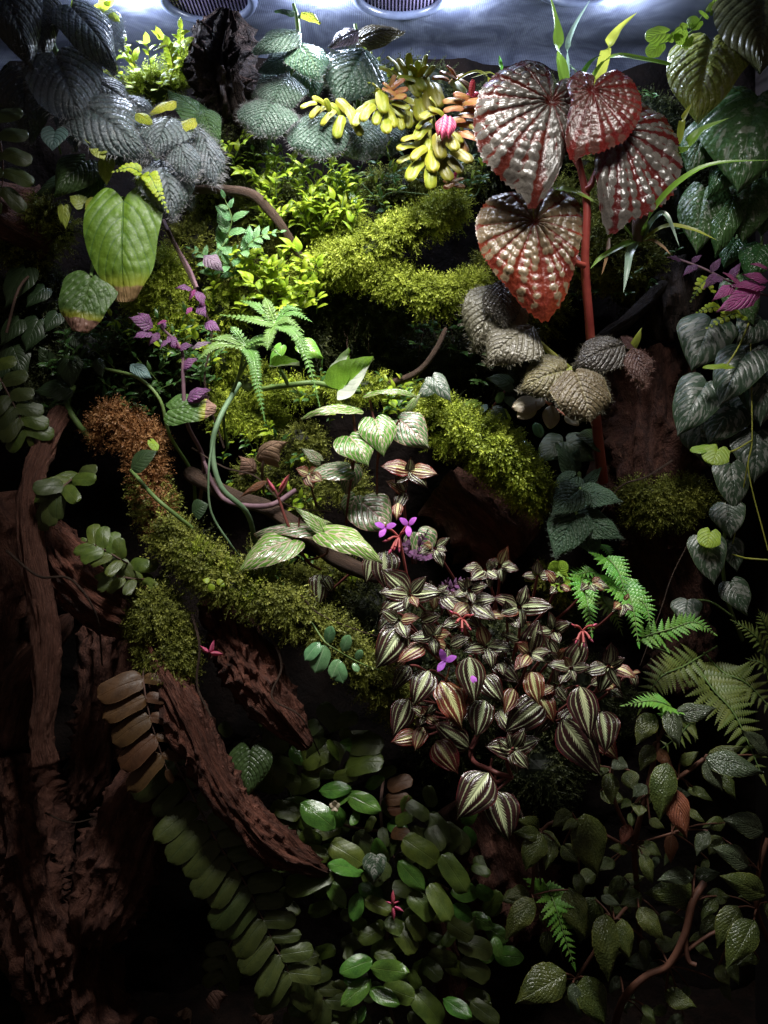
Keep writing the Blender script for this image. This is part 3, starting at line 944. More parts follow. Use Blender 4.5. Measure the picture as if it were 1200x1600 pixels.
wood('tree_stump', 'dark jagged stump standing against the lid', [(356, 18, .085), (352, 55, .085), (344, 105, .08), (350, 155, .085), (362, 230, .11)], [14, 38, 54, 50, 38], M['bark_black'], 37, 130, 70, 0.32, 0.5, 9, cat='stump', cap=False, fine=.16)
wood('twig', 'thin arching mossy branch below the hairy leaves', [(262, 303, .06), (300, 297, .05), (345, 296, .045), (392, 303, .045), (420, 328, .05), (448, 365, .06), (478, 420, .085)], [9, 8, 7.5, 8, 7.5, 7, 6], M['twig'], 41, 60, 14, 0.15, 0.1, cat='branch')
wood('twig', 'bent twig in the dark hollow below the gold moss', [(697, 512, .05), (682, 545, .05), (660, 575, .055), (632, 592, .06), (600, 602, .08)], [4, 4.5, 5, 6, 7], M['twig'], 43, 40, 12, 0.15, 0.1, cat='branch')
wood('root', 'dark root slanting behind the red stem', [(1040, 440, .08), (1010, 472, .075), (975, 505, .07), (940, 530, .08), (900, 570, .11)], [8, 11, 11, 10, 9], M['bark_black'], 45, 50, 16, 0.2, 0.2, cat='root')
wood('cork_trunk', 'reddish cork bark trunk behind the red stem', [(1010, 560, .15), (1015, 650, .135), (1010, 740, .13), (1030, 850, .14), (1060, 960, .15), (1060, 1080, .16)], [70, 82, 80, 60, 55, 55], M['bark_deep'], 47, 80, 40, 0.16, 0.3, 9, cat='trunk')
wood('bark_chunk', 'dark rough bark chunk beside the dark root', [(1040, 420, .12), (1045, 470, .11), (1050, 530, .12)], [34, 48, 36], M['bark_black'], 49, 50, 34, 0.3, 0.45, 8, cat='bark')
wood('bark_chunk', 'reddish bark chunk below the dark quilted leaf', [(-10, 320, .09), (40, 345, .08), (90, 372, .09)], [34, 46, 30], M['bark'], 51, 50, 34, 0.3, 0.4, 8, cat='bark')
wood('bark_chunk', 'dark reddish bark behind the purple flowers', [(690, 760, .13), (750, 810, .12), (800, 870, .13)], [60, 72, 50], M['bark'], 53, 50, 34, 0.25, 0.35, 8, cat='bark')
wood('bark_chunk', 'dark reddish bark wall under the lowest striped leaves', [(740, 1240, .13), (780, 1340, .12), (800, 1450, .13)], [60, 80, 60], M['bark'], 55, 50, 34, 0.25, 0.35, 8, cat='bark')
wood('mossy_log', 'slanting wooden log under the long band of moss', [(190, 640, .055), (222, 730, .04), (262, 835, .015), (335, 905, -.005), (430, 952, -.01), (520, 1012, -.005), (600, 1085, .01), (650, 1150, .05)], [18, 20, 20, 20, 20, 20, 19, 16], M['bark'], 57, 80, 26, 0.12, 0.2, cat='log')
wood('mossy_log', 'moss-topped log beside the pink-veined leaves', [(610, 640, .10), (700, 690, .07), (790, 745, .06), (850, 800, .08)], [22, 27, 25, 17], M['bark_black'], 59, 60, 26, 0.15, 0.25, cat='log')
wood('mossy_branch', 'branch carrying the gold moss in the upper middle', [(440, 445, .11), (520, 425, .09), (590, 395, .075), (660, 358, .075), (725, 330, .09)], [15, 16, 15, 15, 12], M['bark_black'], 61, 60, 22, 0.15, 0.2, cat='branch')
wood('mossy_branch', 'lower branch carrying moss toward the hairy olive leaves', [(540, 440, .10), (610, 452, .085), (680, 480, .08), (760, 452, .09)], [12, 14, 15, 12], M['bark_black'], 63, 60, 22, 0.15, 0.2, cat='branch')
wood('driftwood_branch', 'thin dark branch under the orange dry moss', [(290, 735, .03), (360, 775, .02), (430, 800, .02), (520, 870, .015), (600, 905, .02)], [12, 13, 11, 13, 12], M['twig'], 65, 60, 14, 0.2, 0.15, cat='branch')

# ================================================================== moss
moss_tube('long band of moss on the slanting log', [(225, 745, .03), (262, 832, .002), (335, 900, -.018), (430, 945, -.022), (520, 1002, -.018), (595, 1072, -.005), (632, 1120, .02)], [10, 15, 19, 17, 18, 14, 10], 4200, M['moss_dull'], 28, seed=1)
moss_patch('bright green moss spots on top of the slanting log', [(335, 890, -.022, 26, 14), (308, 868, -.02, 18, 14), (395, 926, -.025, 22, 12)], 900, M['moss_green'], 21, seed=2)
moss_patch('orange brown dry moss at the upper end of the slanting log', [(186, 672, .03, 38, 22), (220, 692, .02, 28, 20), (232, 745, .015, 18, 40), (245, 800, .005, 14, 22), (175, 652, .03, 18, 14)], 2600, M['moss_brown'], 25, seed=3, wild=0.9)
moss_patch('dark mossy clump hanging above the reddish limb', [(250, 970, -.012, 34, 40), (264, 1030, -.012, 32, 38), (226, 965, -.002, 18, 28)], 3200, M['moss_dull'], 25, seed=4, grav=.4)
moss_tube('gold moss along the upper middle branch', [(462, 440, .10), (520, 418, .08), (590, 388, .065), (660, 350, .065), (722, 325, .08)], [15, 18, 17, 18, 13], 4200, M['moss_gold'], 25, seed=5)
moss_tube('gold moss along the lower middle branch', [(545, 425, .09), (610, 440, .075), (680, 468, .07), (760, 440, .08)], [13, 15, 17, 13], 3000, M['moss_gold'], 25, seed=6)
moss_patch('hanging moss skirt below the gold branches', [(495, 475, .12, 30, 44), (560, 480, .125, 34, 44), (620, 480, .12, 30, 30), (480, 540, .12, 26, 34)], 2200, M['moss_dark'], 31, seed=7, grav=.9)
moss_tube('bright green moss on the log beside the pink-veined leaves', [(655, 645, .06), (715, 675, .045), (775, 712, .04), (812, 745, .045), (845, 790, .06)], [17, 24, 25, 20, 13], 4000, M['moss_green'], 28, seed=8)
moss_patch('olive moss cushion below the red stem', [(1005, 775, .08, 36, 14), (1060, 772, .085, 38, 14), (1030, 800, .085, 50, 15), (1095, 778, .095, 20, 12)], 3000, M['moss_dull'], 24, seed=9)
moss_patch('yellow moss hanging beside the large green leaf', [(250, 440, .06, 34, 40), (262, 485, .06, 30, 40), (235, 470, .07, 26, 40)], 2400, M['moss_gold'], 28, seed=10, grav=.8)
moss_patch('green moss bank behind the fern with drooping fingers', [(345, 560, .10, 26, 26), (400, 600, .11, 34, 24), (345, 640, .11, 26, 34), (460, 612, .09, 44, 14), (530, 612, .08, 40, 13), (580, 606, .075, 30, 12), (410, 660, .12, 34, 24), (640, 618, .09, 34, 12)], 3800, M['moss_green'], 22, seed=11, grav=.5)
moss_patch('dark moss under the bright creeping plants', [(330, 300, .14, 40, 50), (420, 330, .14, 50, 50), (500, 350, .14, 40, 50), (390, 430, .14, 50, 50), (480, 420, .14, 40, 30), (300, 400, .13, 30, 50), (620, 300, .14, 50, 30), (700, 285, .13, 50, 22)], 3800, M['moss_dull'], 28, seed=12)
moss_patch('green moss tufts over the arching branch', [(525, 360, .095, 32, 40), (540, 330, .10, 24, 24), (440, 470, .10, 30, 24), (350, 490, .09, 32, 26)], 1800, M['moss_green'], 25, seed=13)
moss_patch('dark moss around the red leaf stem', [(770, 440, .11, 40, 40), (830, 480, .12, 50, 40), (950, 330, .12, 40, 50), (920, 400, .11, 40, 50), (985, 420, .11, 50, 40), (870, 330, .13, 50, 40), (960, 250, .13, 60, 40)], 4200, M['moss_dull'], 25, seed=14)
moss_patch('moss crust on the far bark chunk', [(70, 335, .055, 26, 18), (95, 360, .065, 22, 22), (40, 390, .09, 50, 30)], 1000, M['moss_dull'], 21, seed=15)
moss_patch('dull moss pads between the pink-veined leaves', [(470, 695, .10, 34, 24), (540, 760, .10, 28, 24), (410, 745, .10, 32, 24), (450, 905, .06, 30, 16), (400, 875, .06, 22, 18), (520, 905, .08, 34, 24), (480, 775, .10, 30, 20)], 2400, M['moss_dull'], 24, seed=16)
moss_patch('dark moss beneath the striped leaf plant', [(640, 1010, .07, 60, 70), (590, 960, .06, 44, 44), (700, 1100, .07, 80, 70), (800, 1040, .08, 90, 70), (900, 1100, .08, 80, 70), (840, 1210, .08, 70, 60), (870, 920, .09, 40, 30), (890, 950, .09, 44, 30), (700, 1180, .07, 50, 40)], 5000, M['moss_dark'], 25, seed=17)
moss_patch('dark moss on the stump by the lid', [(330, 185, .08, 24, 24), (375, 225, .09, 40, 50), (340, 245, .09, 34, 44)], 1800, M['moss_dark'], 21, seed=18, grav=.6)
moss_patch('gold moss tuft behind the bright top ferns', [(285, 105, .10, 26, 20), (250, 140, .09, 36, 24), (220, 135, .10, 30, 20)], 1000, M['moss_gold'], 21, seed=19)
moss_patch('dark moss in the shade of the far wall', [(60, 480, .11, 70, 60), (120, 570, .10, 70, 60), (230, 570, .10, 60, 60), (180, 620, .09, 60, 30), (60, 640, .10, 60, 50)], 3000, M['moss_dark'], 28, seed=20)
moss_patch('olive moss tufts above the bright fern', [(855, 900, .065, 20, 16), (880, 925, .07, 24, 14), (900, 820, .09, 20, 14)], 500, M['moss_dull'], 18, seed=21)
moss_patch('dark filler over the wall behind the begonia, shade put into its colour', [(900, 190, .17, 90, 60), (1010, 230, .17, 70, 80), (1050, 330, .17, 60, 80), (640, 150, .17, 80, 50), (760, 220, .17, 70, 80), (560, 130, .17, 70, 40), (830, 400, .16, 80, 60), (1000, 430, .15, 60, 60)], 4200, M['moss_dark'], 26, seed=31, grav=.5)  # dark filler clumps added where the wall lies black in shade
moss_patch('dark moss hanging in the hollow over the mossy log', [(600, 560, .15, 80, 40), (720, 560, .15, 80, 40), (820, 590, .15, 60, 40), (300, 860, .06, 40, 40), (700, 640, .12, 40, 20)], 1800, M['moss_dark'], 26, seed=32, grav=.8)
# thin roots and bare vines straggling over the wood
for lab, pts_, r_ in (
    ('thin brown root crossing the bare upright branch', [(10, 860, -.05), (60, 900, -.056), (110, 905, -.05), (150, 960, -.04), (160, 1040, .0)], 2.2),
    ('thin root hanging beside the reddish stump', [(300, 960, -.02), (312, 1010, -.03), (308, 1070, -.03), (330, 1120, -.045)], 2.4),
    ('wiry root looping below the mossy log', [(420, 985, -.02), (440, 1040, -.03), (425, 1090, -.035), (470, 1120, -.03), (500, 1180, .0)], 1.8),
    ('pale dry root on the dark bark in the lower corner', [(70, 1270, -.01), (110, 1285, -.012), (150, 1278, .0)], 1.6),
    ('thin bare vine strung across the middle below the dry leaf', [(300, 700, .02), (350, 730, .0), (400, 745, .0), (450, 790, .0), (520, 800, .02)], 1.5),
    ('fine brown runner trailing from the mossy log to the striped clump', [(470, 930, -.03), (500, 960, -.035), (560, 985, -.03), (610, 1000, .0)], 1.3),
    ('bare brown vine twisting behind the purple leaves', [(262, 360, .03), (300, 440, .02), (330, 520, .03), (320, 600, .03), (350, 700, .04)], 2.6),
    ('thin straggling root along the cork trunk', [(1050, 720, .06), (1010, 745, .045), (970, 760, .05), (940, 800, .07)], 2.0),
    ('hair-thin vine down the dark trunk by the bright fern', [(1080, 840, .05), (1050, 900, .05), (1030, 960, .045), (1000, 1040, .05)], 1.2),
    ('red-brown stalk rising through the dark left of the low begonia'.replace('left of', 'beside'), [(800, 1240, .05), (830, 1310, .03), (850, 1400, .03), (880, 1500, .03)], 2.2)):
    t_ = Tubes(); t_.add(pts_, r_, 7, 30, r_ * .6)
    tag(t_.build('bare_root', M['twig']), lab, 'root', 'thin bare roots and vines')
# ================================================================== leaf kinds
M['hair_pale'] = plain_mat('hair_pale', (0.34, 0.34, 0.36), (0.25, 0.25, 0.26), 0.5, 10.0, 0, 0.5)
M['hair_olive'] = plain_mat('hair_olive', (0.20, 0.18, 0.12), (0.14, 0.125, 0.08), 0.5, 10.0, 0, 0.5)
M['hair_rust'] = plain_mat('hair_rust', (0.36, 0.19, 0.15), (0.28, 0.15, 0.12), 0.5, 10.0, 0, 0.5)
M['hair_green'] = plain_mat('hair_green', (0.14, 0.19, 0.14), (0.10, 0.14, 0.10), 0.5, 10.0, 0, 0.5)
M['st_red'] = plain_mat('stem_red', (0.36, 0.07, 0.05), (0.24, 0.035, 0.03), 0.4, 40.0, 0.2, 0.5)
M['st_pink'] = plain_mat('stem_pink', (0.45, 0.16, 0.10), (0.30, 0.09, 0.06), 0.5, 60.0, 0.2)
M['st_maroon'] = plain_mat('stem_maroon', (0.20, 0.06, 0.05), (0.10, 0.03, 0.03), 0.45, 60.0, 0.2)
M['st_green'] = plain_mat('stem_green', (0.16, 0.24, 0.07), (0.08, 0.14, 0.04), 0.5, 60.0, 0.2)
M['st_yellow'] = plain_mat('stem_yellow', (0.36, 0.36, 0.06), (0.22, 0.24, 0.04), 0.5, 60.0, 0.2)
M['st_blue'] = plain_mat('stem_bluegreen', (0.17, 0.26, 0.15), (0.10, 0.17, 0.09), 0.5, 60.0, 0.2)
M['st_brown'] = plain_mat('stem_brown', (0.16, 0.09, 0.07), (0.08, 0.05, 0.04), 0.7, 60.0, 0.3)
M['st_rust'] = plain_mat('stem_rust', (0.15, 0.065, 0.04), (0.08, 0.035, 0.025), 0.6, 60.0, 0.3)
M['st_purple'] = plain_mat('stem_purple', (0.19, 0.11, 0.13), (0.11, 0.06, 0.08), 0.7, 60.0, 0.3)
M['petal_purple'] = leaf_mat('petal_purple', (0.50, 0.14, 0.62), (0.36, 0.09, 0.50), tr=0.3, rough=0.5, bump=0.1, spec=0.2)
M['petal_pink'] = plain_mat('petal_pink', (0.46, 0.13, 0.12), (0.36, 0.07, 0.07), 0.45, 50.0, 0.1, tr=0.2)
M['petal_yellow'] = plain_mat('anther_yellow', (0.75, 0.62, 0.12), (0.6, 0.45, 0.08), 0.5, 50.0, 0.1)

# striped plant
m_str = leaf_mat('leaf_striped', (0.034, 0.011, 0.011), (0.018, 0.013, 0.010), edge=(0.13, 0.016, 0.014), ew=0.04, pattern='feather', pc=(0.44, 0.50, 0.28), rough=0.22, tr=0.08, bump=0.55, fine=0.5, spec=0.6, var=0.15)
m_str2 = leaf_mat('leaf_striped_red', (0.11, 0.020, 0.014), (0.07, 0.022, 0.012), edge=(0.24, 0.025, 0.016), ew=0.07, pattern='feather', pc=(0.56, 0.56, 0.26), rough=0.28, tr=0.12, bump=0.55, fine=0.5, spec=0.6, var=0.15)
for i in range(5):
    leaf_mesh('str%d' % i, m_str, 'ovate', (0.30, 0.33, 0.27, 0.31, 0.29)[i], 20, 12, 0.0, (0.55, 0.8, 0.3, 0.65, 1.0)[i], (0.10, -.08, 0.16, 0.05, 0.12)[i], 9, 0.3, arc=True, bull=0.012, ripple=(.012, .02, .008, .025, .015)[i], seed=i, asym=(.05, -.06, .0, .08, -.04)[i])
    leaf_mesh('strr%d' % i, m_str2, 'ovate', (0.29, 0.32, 0.30, 0.27, 0.31)[i], 20, 12, 0.0, (0.7, 0.5, 0.35, 0.9, .6)[i], (0.12, .02, -.06, .14, .1)[i], 9, 0.3, arc=True, bull=0.012, ripple=(.012, .02, .008, .025, .015)[i], seed=i + 5)
STR = ['str%d' % i for i in range(5)]; STRR = ['strr%d' % i for i in range(5)]

# red blistered leaf
OUT_A = [(-180, .10), (-172, .30), (-150, .40), (-120, .36), (-90, .28), (-60, .26), (-40, .32), (-22, .52), (-9, .80), (0, 1.0), (9, .86), (22, .82), (40, .78), (60, .70), (85, .62), (110, .58), (135, .54), (160, .50), (173, .38), (180, .10)]
OUT_B = [(-180, .12), (-172, .35), (-150, .48), (-120, .50), (-90, .46), (-60, .48), (-40, .56), (-22, .72), (-10, .88), (0, 1.0), (10, .9), (22, .76), (40, .66), (60, .60), (85, .56), (110, .55), (135, .52), (160, .42), (173, .3), (180, .12)]
m_beg = leaf_mat('leaf_blistered', (0.0425, 0.0051, 0.0059), (0.0892, 0.0076, 0.0068), pattern='blister', pc=(0.1062, 0.0918, 0.0799), pth=0.43, rough=0.25, tr=0.02, bump=0.6, fine=0.7, var=0.05, nscale=2.6, tcol=(0.4250, 0.0425, 0.0255), spec=0.6)
m_beg2 = leaf_mat('leaf_blistered_red', (0.10, 0.007, 0.006), (0.05, 0.006, 0.007), pattern='blister', pc=(0.090, 0.036, 0.028), pth=0.50, rough=0.27, tr=0.05, bump=0.6, fine=0.6, var=0.05, nscale=3.0, tcol=(0.8, 0.05, 0.02))
m_beg3 = leaf_mat('leaf_blistered_orange', (0.16, 0.032, 0.008), (0.07, 0.012, 0.008), pattern='blister', pc=(0.185, 0.140, 0.080), pth=0.34, rough=0.27, tr=0.10, bump=0.6, fine=0.6, var=0.05, nscale=2.5, tcol=(0.85, 0.25, 0.02), ugrad=.38)
polar_leaf('beg_a', m_beg, OUT_A, 52, 170, 15, 0.050, 6, 0.5, 0.2, 0.011, 3)
polar_leaf('beg_r', m_beg2, OUT_A, 44, 150, 14, 0.046, 6, 0.5, 0.3, 0.011, 8)
polar_leaf('beg_c', m_beg, OUT_A, 52, 170, 15, 0.052, 6, 0.5, 0.15, 0.011, 12)
polar_leaf('beg_b', m_beg3, OUT_B, 52, 170, 14, 0.050, 6, 0.5, 0.2, 0.011, 21)

# hairy quilted leaves
m_hp = leaf_mat('leaf_hairy_purple', (0.125, 0.145, 0.165), (0.06, 0.09, 0.085), vein=(0.0400, 0.0480, 0.0480), vw=0.2, rough=0.45, tr=0.06, bump=0.9, fine=0.9, var=0.1, cells=18)
m_hd = leaf_mat('leaf_hairy_dark', (0.055, 0.060, 0.060), (0.03, 0.04, 0.035), rough=0.35, tr=0.05, bump=0.9, fine=0.9, cells=17)
m_hg = leaf_mat('leaf_hairy_green', (0.055, 0.14, 0.045), (0.035, 0.09, 0.035), vein=(0.10, 0.2, 0.06), vw=0.15, rough=0.4, tr=0.12, bump=0.9, fine=0.8, cells=17)
m_hy = leaf_mat('leaf_hairy_young', (0.42, 0.44, 0.04), (0.25, 0.32, 0.03), rough=0.45, tr=0.35, bump=0.7, fine=0.6, cells=17)
m_hs = leaf_mat('leaf_silver', (0.10, 0.155, 0.125), (0.055, 0.10, 0.075), vein=(0.0385, 0.0880, 0.0495), vw=0.15, rough=0.3, tr=0.06, bump=1.0, fine=1.0, cells=20)
m_hsg = leaf_mat('leaf_silver_green', (0.0600, 0.1500, 0.0780), (0.0360, 0.0960, 0.0540), vein=(0.1680, 0.2400, 0.1320), vw=0.12, rough=0.4, tr=0.12, bump=0.9, fine=0.8, cells=17)
m_hpk = leaf_mat('leaf_silver_pink', (0.2520, 0.1800, 0.2160), (0.1680, 0.1320, 0.1500), vein=(0.1200, 0.1500, 0.0600), vw=0.12, rough=0.35, tr=0.1, bump=0.9, fine=0.8, cells=17)
m_ho = leaf_mat('leaf_hairy_olive', (0.0864, 0.0675, 0.0297), (0.0540, 0.0405, 0.0189), vein=(0.1512, 0.1350, 0.0648), vw=0.1, rough=0.4, tr=0.08, bump=0.9, fine=0.8, edge=(0.1404, 0.1188, 0.0540), ew=0.06, cells=17)
m_hos = leaf_mat('leaf_hairy_olive_pale', (0.1134, 0.1050, 0.0714), (0.0756, 0.0672, 0.0462), vein=(0.1428, 0.1344, 0.0924), vw=0.1, rough=0.38, tr=0.08, bump=0.9, fine=0.8, cells=17)
m_hor = leaf_mat('leaf_hairy_rust', (0.1280, 0.0640, 0.0560), (0.0720, 0.0360, 0.0360), rough=0.3, tr=0.08, bump=1.0, fine=0.9, cells=17)
m_hdg = leaf_mat('leaf_hairy_deep', (0.042, 0.082, 0.038), (0.025, 0.055, 0.026), vein=(0.07, 0.13, 0.085), vw=0.12, rough=0.5, tr=0.08, bump=0.8, fine=0.7, cells=17)
def quilt(key, mat, hm, w=0.42, lobe=0.12, n=700, hl=0.075, prof='heart', bull=0.014, seed=0, droop=0.6, nvein=9, cup=0.25, nu=40, nv=28, hw=0.0016, cross=5):
    return leaf_mesh(key, mat, prof, w, nu, nv, lobe, droop, cup, nvein, 0.45, cross, bull, 0.03, 0.01, 2.5, 0.02, 26, seed, hairs=n, hlen=hl, hmat=hm, hw=hw)
quilt('hp0', m_hp, M['hair_pale'], 0.40, .12, 900, seed=1); quilt('hp1', m_hp, M['hair_pale'], 0.46, .10, 900, seed=2, droop=.9, prof='ovate')
quilt('hpn', m_hp, M['hair_pale'], 0.26, 0, 900, .10, 'ellip', seed=3, droop=.9, cup=.5)
quilt('hd0', m_hd, M['hair_pale'], 0.42, .12, 450, .06, seed=4); quilt('hg0', m_hg, M['hair_green'], 0.42, .1, 450, .05, seed=5)
quilt('hy0', m_hy, M['hair_pale'], 0.36, .0, 350, .09, 'ovate', seed=6)
quilt('hs0', m_hs, M['hair_pale'], 0.40, .08, 420, .05, 'ovate', seed=7, bull=.016); quilt('hs1', m_hs, M['hair_pale'], 0.55, .05, 1500, .085, 'round', seed=8, bull=.018, droop=1.0, nvein=11)
quilt('hsg', m_hsg, M['hair_pale'], 0.46, .06, 500, .06, 'ovate', seed=9); quilt('hpk', m_hpk, M['hair_pale'], 0.32, .05, 300, .07, 'ovate', seed=10)
quilt('ho0', m_ho, M['hair_olive'], 0.46, .12, 520, .065, seed=11, droop=.8); quilt('ho1', m_ho, M['hair_olive'], 0.5, .12, 520, .065, 'round', seed=12, droop=.9)
quilt('hos', m_hos, M['hair_olive'], 0.42, .05, 560, .075, 'ovate', seed=13, droop=.9); quilt('hor', m_hor, M['hair_rust'], 0.34, .05, 500, .10, 'ovate', seed=14, bull=.018)
m_hov = leaf_mat('leaf_olive_glossy', (0.0723, 0.0638, 0.0527), (0.0425, 0.0374, 0.0340), vein=(0.0255, 0.0238, 0.0170), vw=0.12, rough=0.25, tr=0.05, bump=0.9, fine=0.8, cells=17)
quilt('hosv', m_hov, M['hair_olive'], 0.44, .06, 500, .06, 'ovate', seed=15, bull=.018)
quilt('hdg', m_hdg, M['hair_green'], 0.40, .10, 380, .05, 'heart', seed=16, nvein=8, droop=.35, cup=.12)

# green hearts
m_gh = leaf_mat('leaf_green_heart', (0.125, 0.20, 0.013), (0.08, 0.145, 0.012), vein=(0.05, 0.11, 0.02), vw=0.07, mid=0.025, rough=0.52, tr=0.22, bump=0.9, tip=(0.42, 0.24, 0.12), tip_u=0.86, cells=9, rib=.25)
m_gh2 = leaf_mat('leaf_dark_heart_burnt', (0.06, 0.13, 0.022), (0.04, 0.09, 0.018), vein=(0.12, 0.2, 0.06), vw=0.06, mid=0.025, rough=0.48, tr=0.15, bump=0.9, tip=(0.36, 0.20, 0.14), tip_u=0.78, cells=9, rib=.25)
m_ghd = leaf_mat('leaf_dark_quilted', (0.055, 0.10, 0.030), (0.035, 0.07, 0.022), vein=(0.03, 0.05, 0.02), vw=0.1, rough=0.34, tr=0.1, bump=0.6, cells=10)
m_dull = leaf_mat('leaf_dull_green', (0.0300, 0.0562, 0.0195), (0.0195, 0.0390, 0.0150), vein=(0.0450, 0.0750, 0.0300), vw=0.08, rough=0.4, tr=0.1, bump=0.35)
m_bl = leaf_mat('leaf_blue_green', (0.13, 0.22, 0.20), (0.09, 0.16, 0.15), vein=(0.06, 0.1, 0.09), vw=0.12, rough=0.35, tr=0.1, bump=0.6)
leaf_mesh('gh', m_gh, 'torn', 0.35, 44, 26, .16, .45, .12, 6, .6, 4, .008, .02, .012, 2.0, seed=31)
leaf_mesh('gh2', m_gh2, 'torn', 0.46, 36, 22, .14, .4, .15, 6, .6, 4, .008, .02, .012, 2.0, seed=32)
leaf_mesh('ghd', m_ghd, 'heart', 0.50, 36, 24, .18, .5, .2, 9, .5, 5, .022, .02, .01, 2.0, seed=33)
leaf_mesh('dull', m_dull, 'heart', 0.40, 18, 12, .12, .5, .15, 7, .45, seed=34); leaf_mesh('dull2', m_dull, 'ovate', 0.36, 16, 10, 0, .5, .15, 7, .35, seed=35)
leaf_mesh('blh', m_bl, 'heart', 0.45, 24, 16, .3, .4, -.1, 6, .4, 4, .02, .03, seed=36)
leaf_mesh('bll', m_bl, 'ovate', 0.26, 20, 12, .05, .4, .2, 7, .4, 4, .012, .02, seed=37)

# netted, pink-veined
m_net = leaf_mat('leaf_pink_veined', (0.1148, 0.2550, 0.0298), (0.0765, 0.1870, 0.0298), pattern='net', pc=(0.4420, 0.3570, 0.2720), edge=(0.3570, 0.3400, 0.2040), ew=0.05, rough=0.22, tr=0.15, bump=0.5, spec=0.6)
m_net2 = leaf_mat('leaf_pink_veined_dark', (0.07, 0.15, 0.04), (0.05, 0.09, 0.04), pattern='net', pc=(0.36, 0.25, 0.22), edge=(0.22, 0.13, 0.09), ew=0.06, rough=0.22, tr=0.06, bump=0.5, spec=0.6)
for i in range(2):
    leaf_mesh('net%d' % i, m_net, 'heart', (0.40, 0.33)[i], 26, 16, .12, .7, .18, 6, .6, 4, .014, .02, .01, seed=40 + i)
    leaf_mesh('netd%d' % i, m_net2, 'heart', (0.46, 0.36)[i], 26, 16, .12, .6, .18, 6, .6, 4, .014, .02, .01, seed=44 + i)

# pothos, splashed, big glossy
m_pot = leaf_mat('leaf_half_white', (0.20, 0.36, 0.035), (0.14, 0.28, 0.03), pattern='half', pc=(0.62, 0.66, 0.56), pth=0.15, rough=0.24, tr=0.2, bump=0.3)
m_pot2 = leaf_mat('leaf_plain_pothos', (0.11, 0.30, 0.05), (0.20, 0.36, 0.05), rough=0.25, tr=0.2, bump=0.25)
leaf_mesh('pot', m_pot, 'heart', 0.36, 22, 14, .1, .3, -.6, 6, .4, seed=50, ripple=.02); leaf_mesh('pot2', m_pot2, 'heart', 0.40, 20, 12, .1, .5, .2, 6, .4, seed=51)
m_spl = leaf_mat('leaf_splashed', (0.040, 0.070, 0.038), (0.028, 0.05, 0.030), pattern='splash', pc=(0.23, 0.24, 0.21), pth=0.51, edge=(0.09, 0.13, 0.06), ew=0.05, rough=0.35, tr=0.06, bump=0.5, rib=.3)
m_spl2 = leaf_mat('leaf_splashed_green', (0.07, 0.15, 0.045), (0.045, 0.10, 0.035), pattern='splash', pc=(0.24, 0.28, 0.20), pth=0.55, rough=0.28, tr=0.1, bump=0.6, cells=16, rib=.3)
for i in range(2):
    leaf_mesh('spl%d' % i, m_spl, 'heart', (0.40, 0.46)[i], 24, 14, .12, .5, .15, 9, .4, 3, .012, .02, .006, seed=55 + i)
leaf_mesh('splg', m_spl2, 'heart', 0.44, 36, 20, .14, .6, .2, 9, .4, 3, .022, .025, .01, seed=58)
m_yel = leaf_mat('leaf_yellow_quilted', (0.27, 0.30, 0.055), (0.17, 0.22, 0.045), vein=(0.38, 0.40, 0.09), vw=0.07, rough=0.26, tr=0.14, bump=0.7, pattern='splash', pc=(0.35, 0.36, 0.22), pth=0.55, cells=22)
leaf_mesh('yel', m_yel, 'heart', 0.42, 44, 26, .2, .6, .2, 9, .4, 4, .022, .03, .01, seed=60)
m_big = leaf_mat('leaf_big_olive', (0.10, 0.10, 0.04), (0.07, 0.075, 0.03), vein=(0.14, 0.15, 0.06), vw=0.08, rough=0.28, tr=0.1, bump=0.6, cells=8)
leaf_mesh('big', m_big, 'heart', 0.48, 40, 22, .12, .5, .2, 10, .4, 3, .02, .03, .01, seed=61)
m_gls = leaf_mat('leaf_glossy_dark', (0.05, 0.12, 0.035), (0.03, 0.08, 0.026), vein=(0.08, 0.15, 0.05), vw=0.06, rough=0.2, tr=0.08, bump=0.7, spec=0.6, cells=14)
leaf_mesh('gls', m_gls, 'heart', 0.44, 36, 20, .12, .6, .25, 9, .4, 3, .022, .03, .012, seed=62); leaf_mesh('glsn', m_gls, 'ovate', 0.24, 30, 14, 0, .7, .4, 9, .4, 3, .018, .03, .02, seed=63)

# small green stuff
m_br = leaf_mat('leaf_bright', (0.34, 0.44, 0.028), (0.20, 0.33, 0.024), vein=(0.30, 0.45, 0.06), vw=0.0001, mid=0.05, rough=0.4, tr=0.3, bump=0.25, var=0.25, rib=0.08)
m_brd = leaf_mat('leaf_creeper_dark', (0.055, 0.13, 0.03), (0.035, 0.09, 0.025), rough=0.3, tr=0.15, bump=0.25, var=0.25, rib=0.08)
m_lm = leaf_mat('leaf_lime', (0.42, 0.50, 0.035), (0.28, 0.40, 0.03), rough=0.4, tr=0.38, bump=0.3, var=0.15)
m_kid = leaf_mat('leaf_kidney', (0.26, 0.40, 0.03), (0.17, 0.30, 0.03), vein=(0.36, 0.48, 0.08), vw=0.09, rough=0.4, tr=0.3, bump=0.5)
m_sil = leaf_mat('leaf_small_pale', (0.42, 0.36, 0.26), (0.30, 0.27, 0.17), rough=0.4, tr=0.15, bump=0.3, edge=(0.5, 0.35, 0.26), ew=.08, rib=0.08)
m_spr = leaf_mat('leaf_sprig', (0.12, 0.25, 0.11), (0.075, 0.17, 0.075), vein=(0.26, 0.36, 0.22), vw=0.0001, mid=.05, rough=0.2, tr=0.12, bump=0.3, rib=0.08)
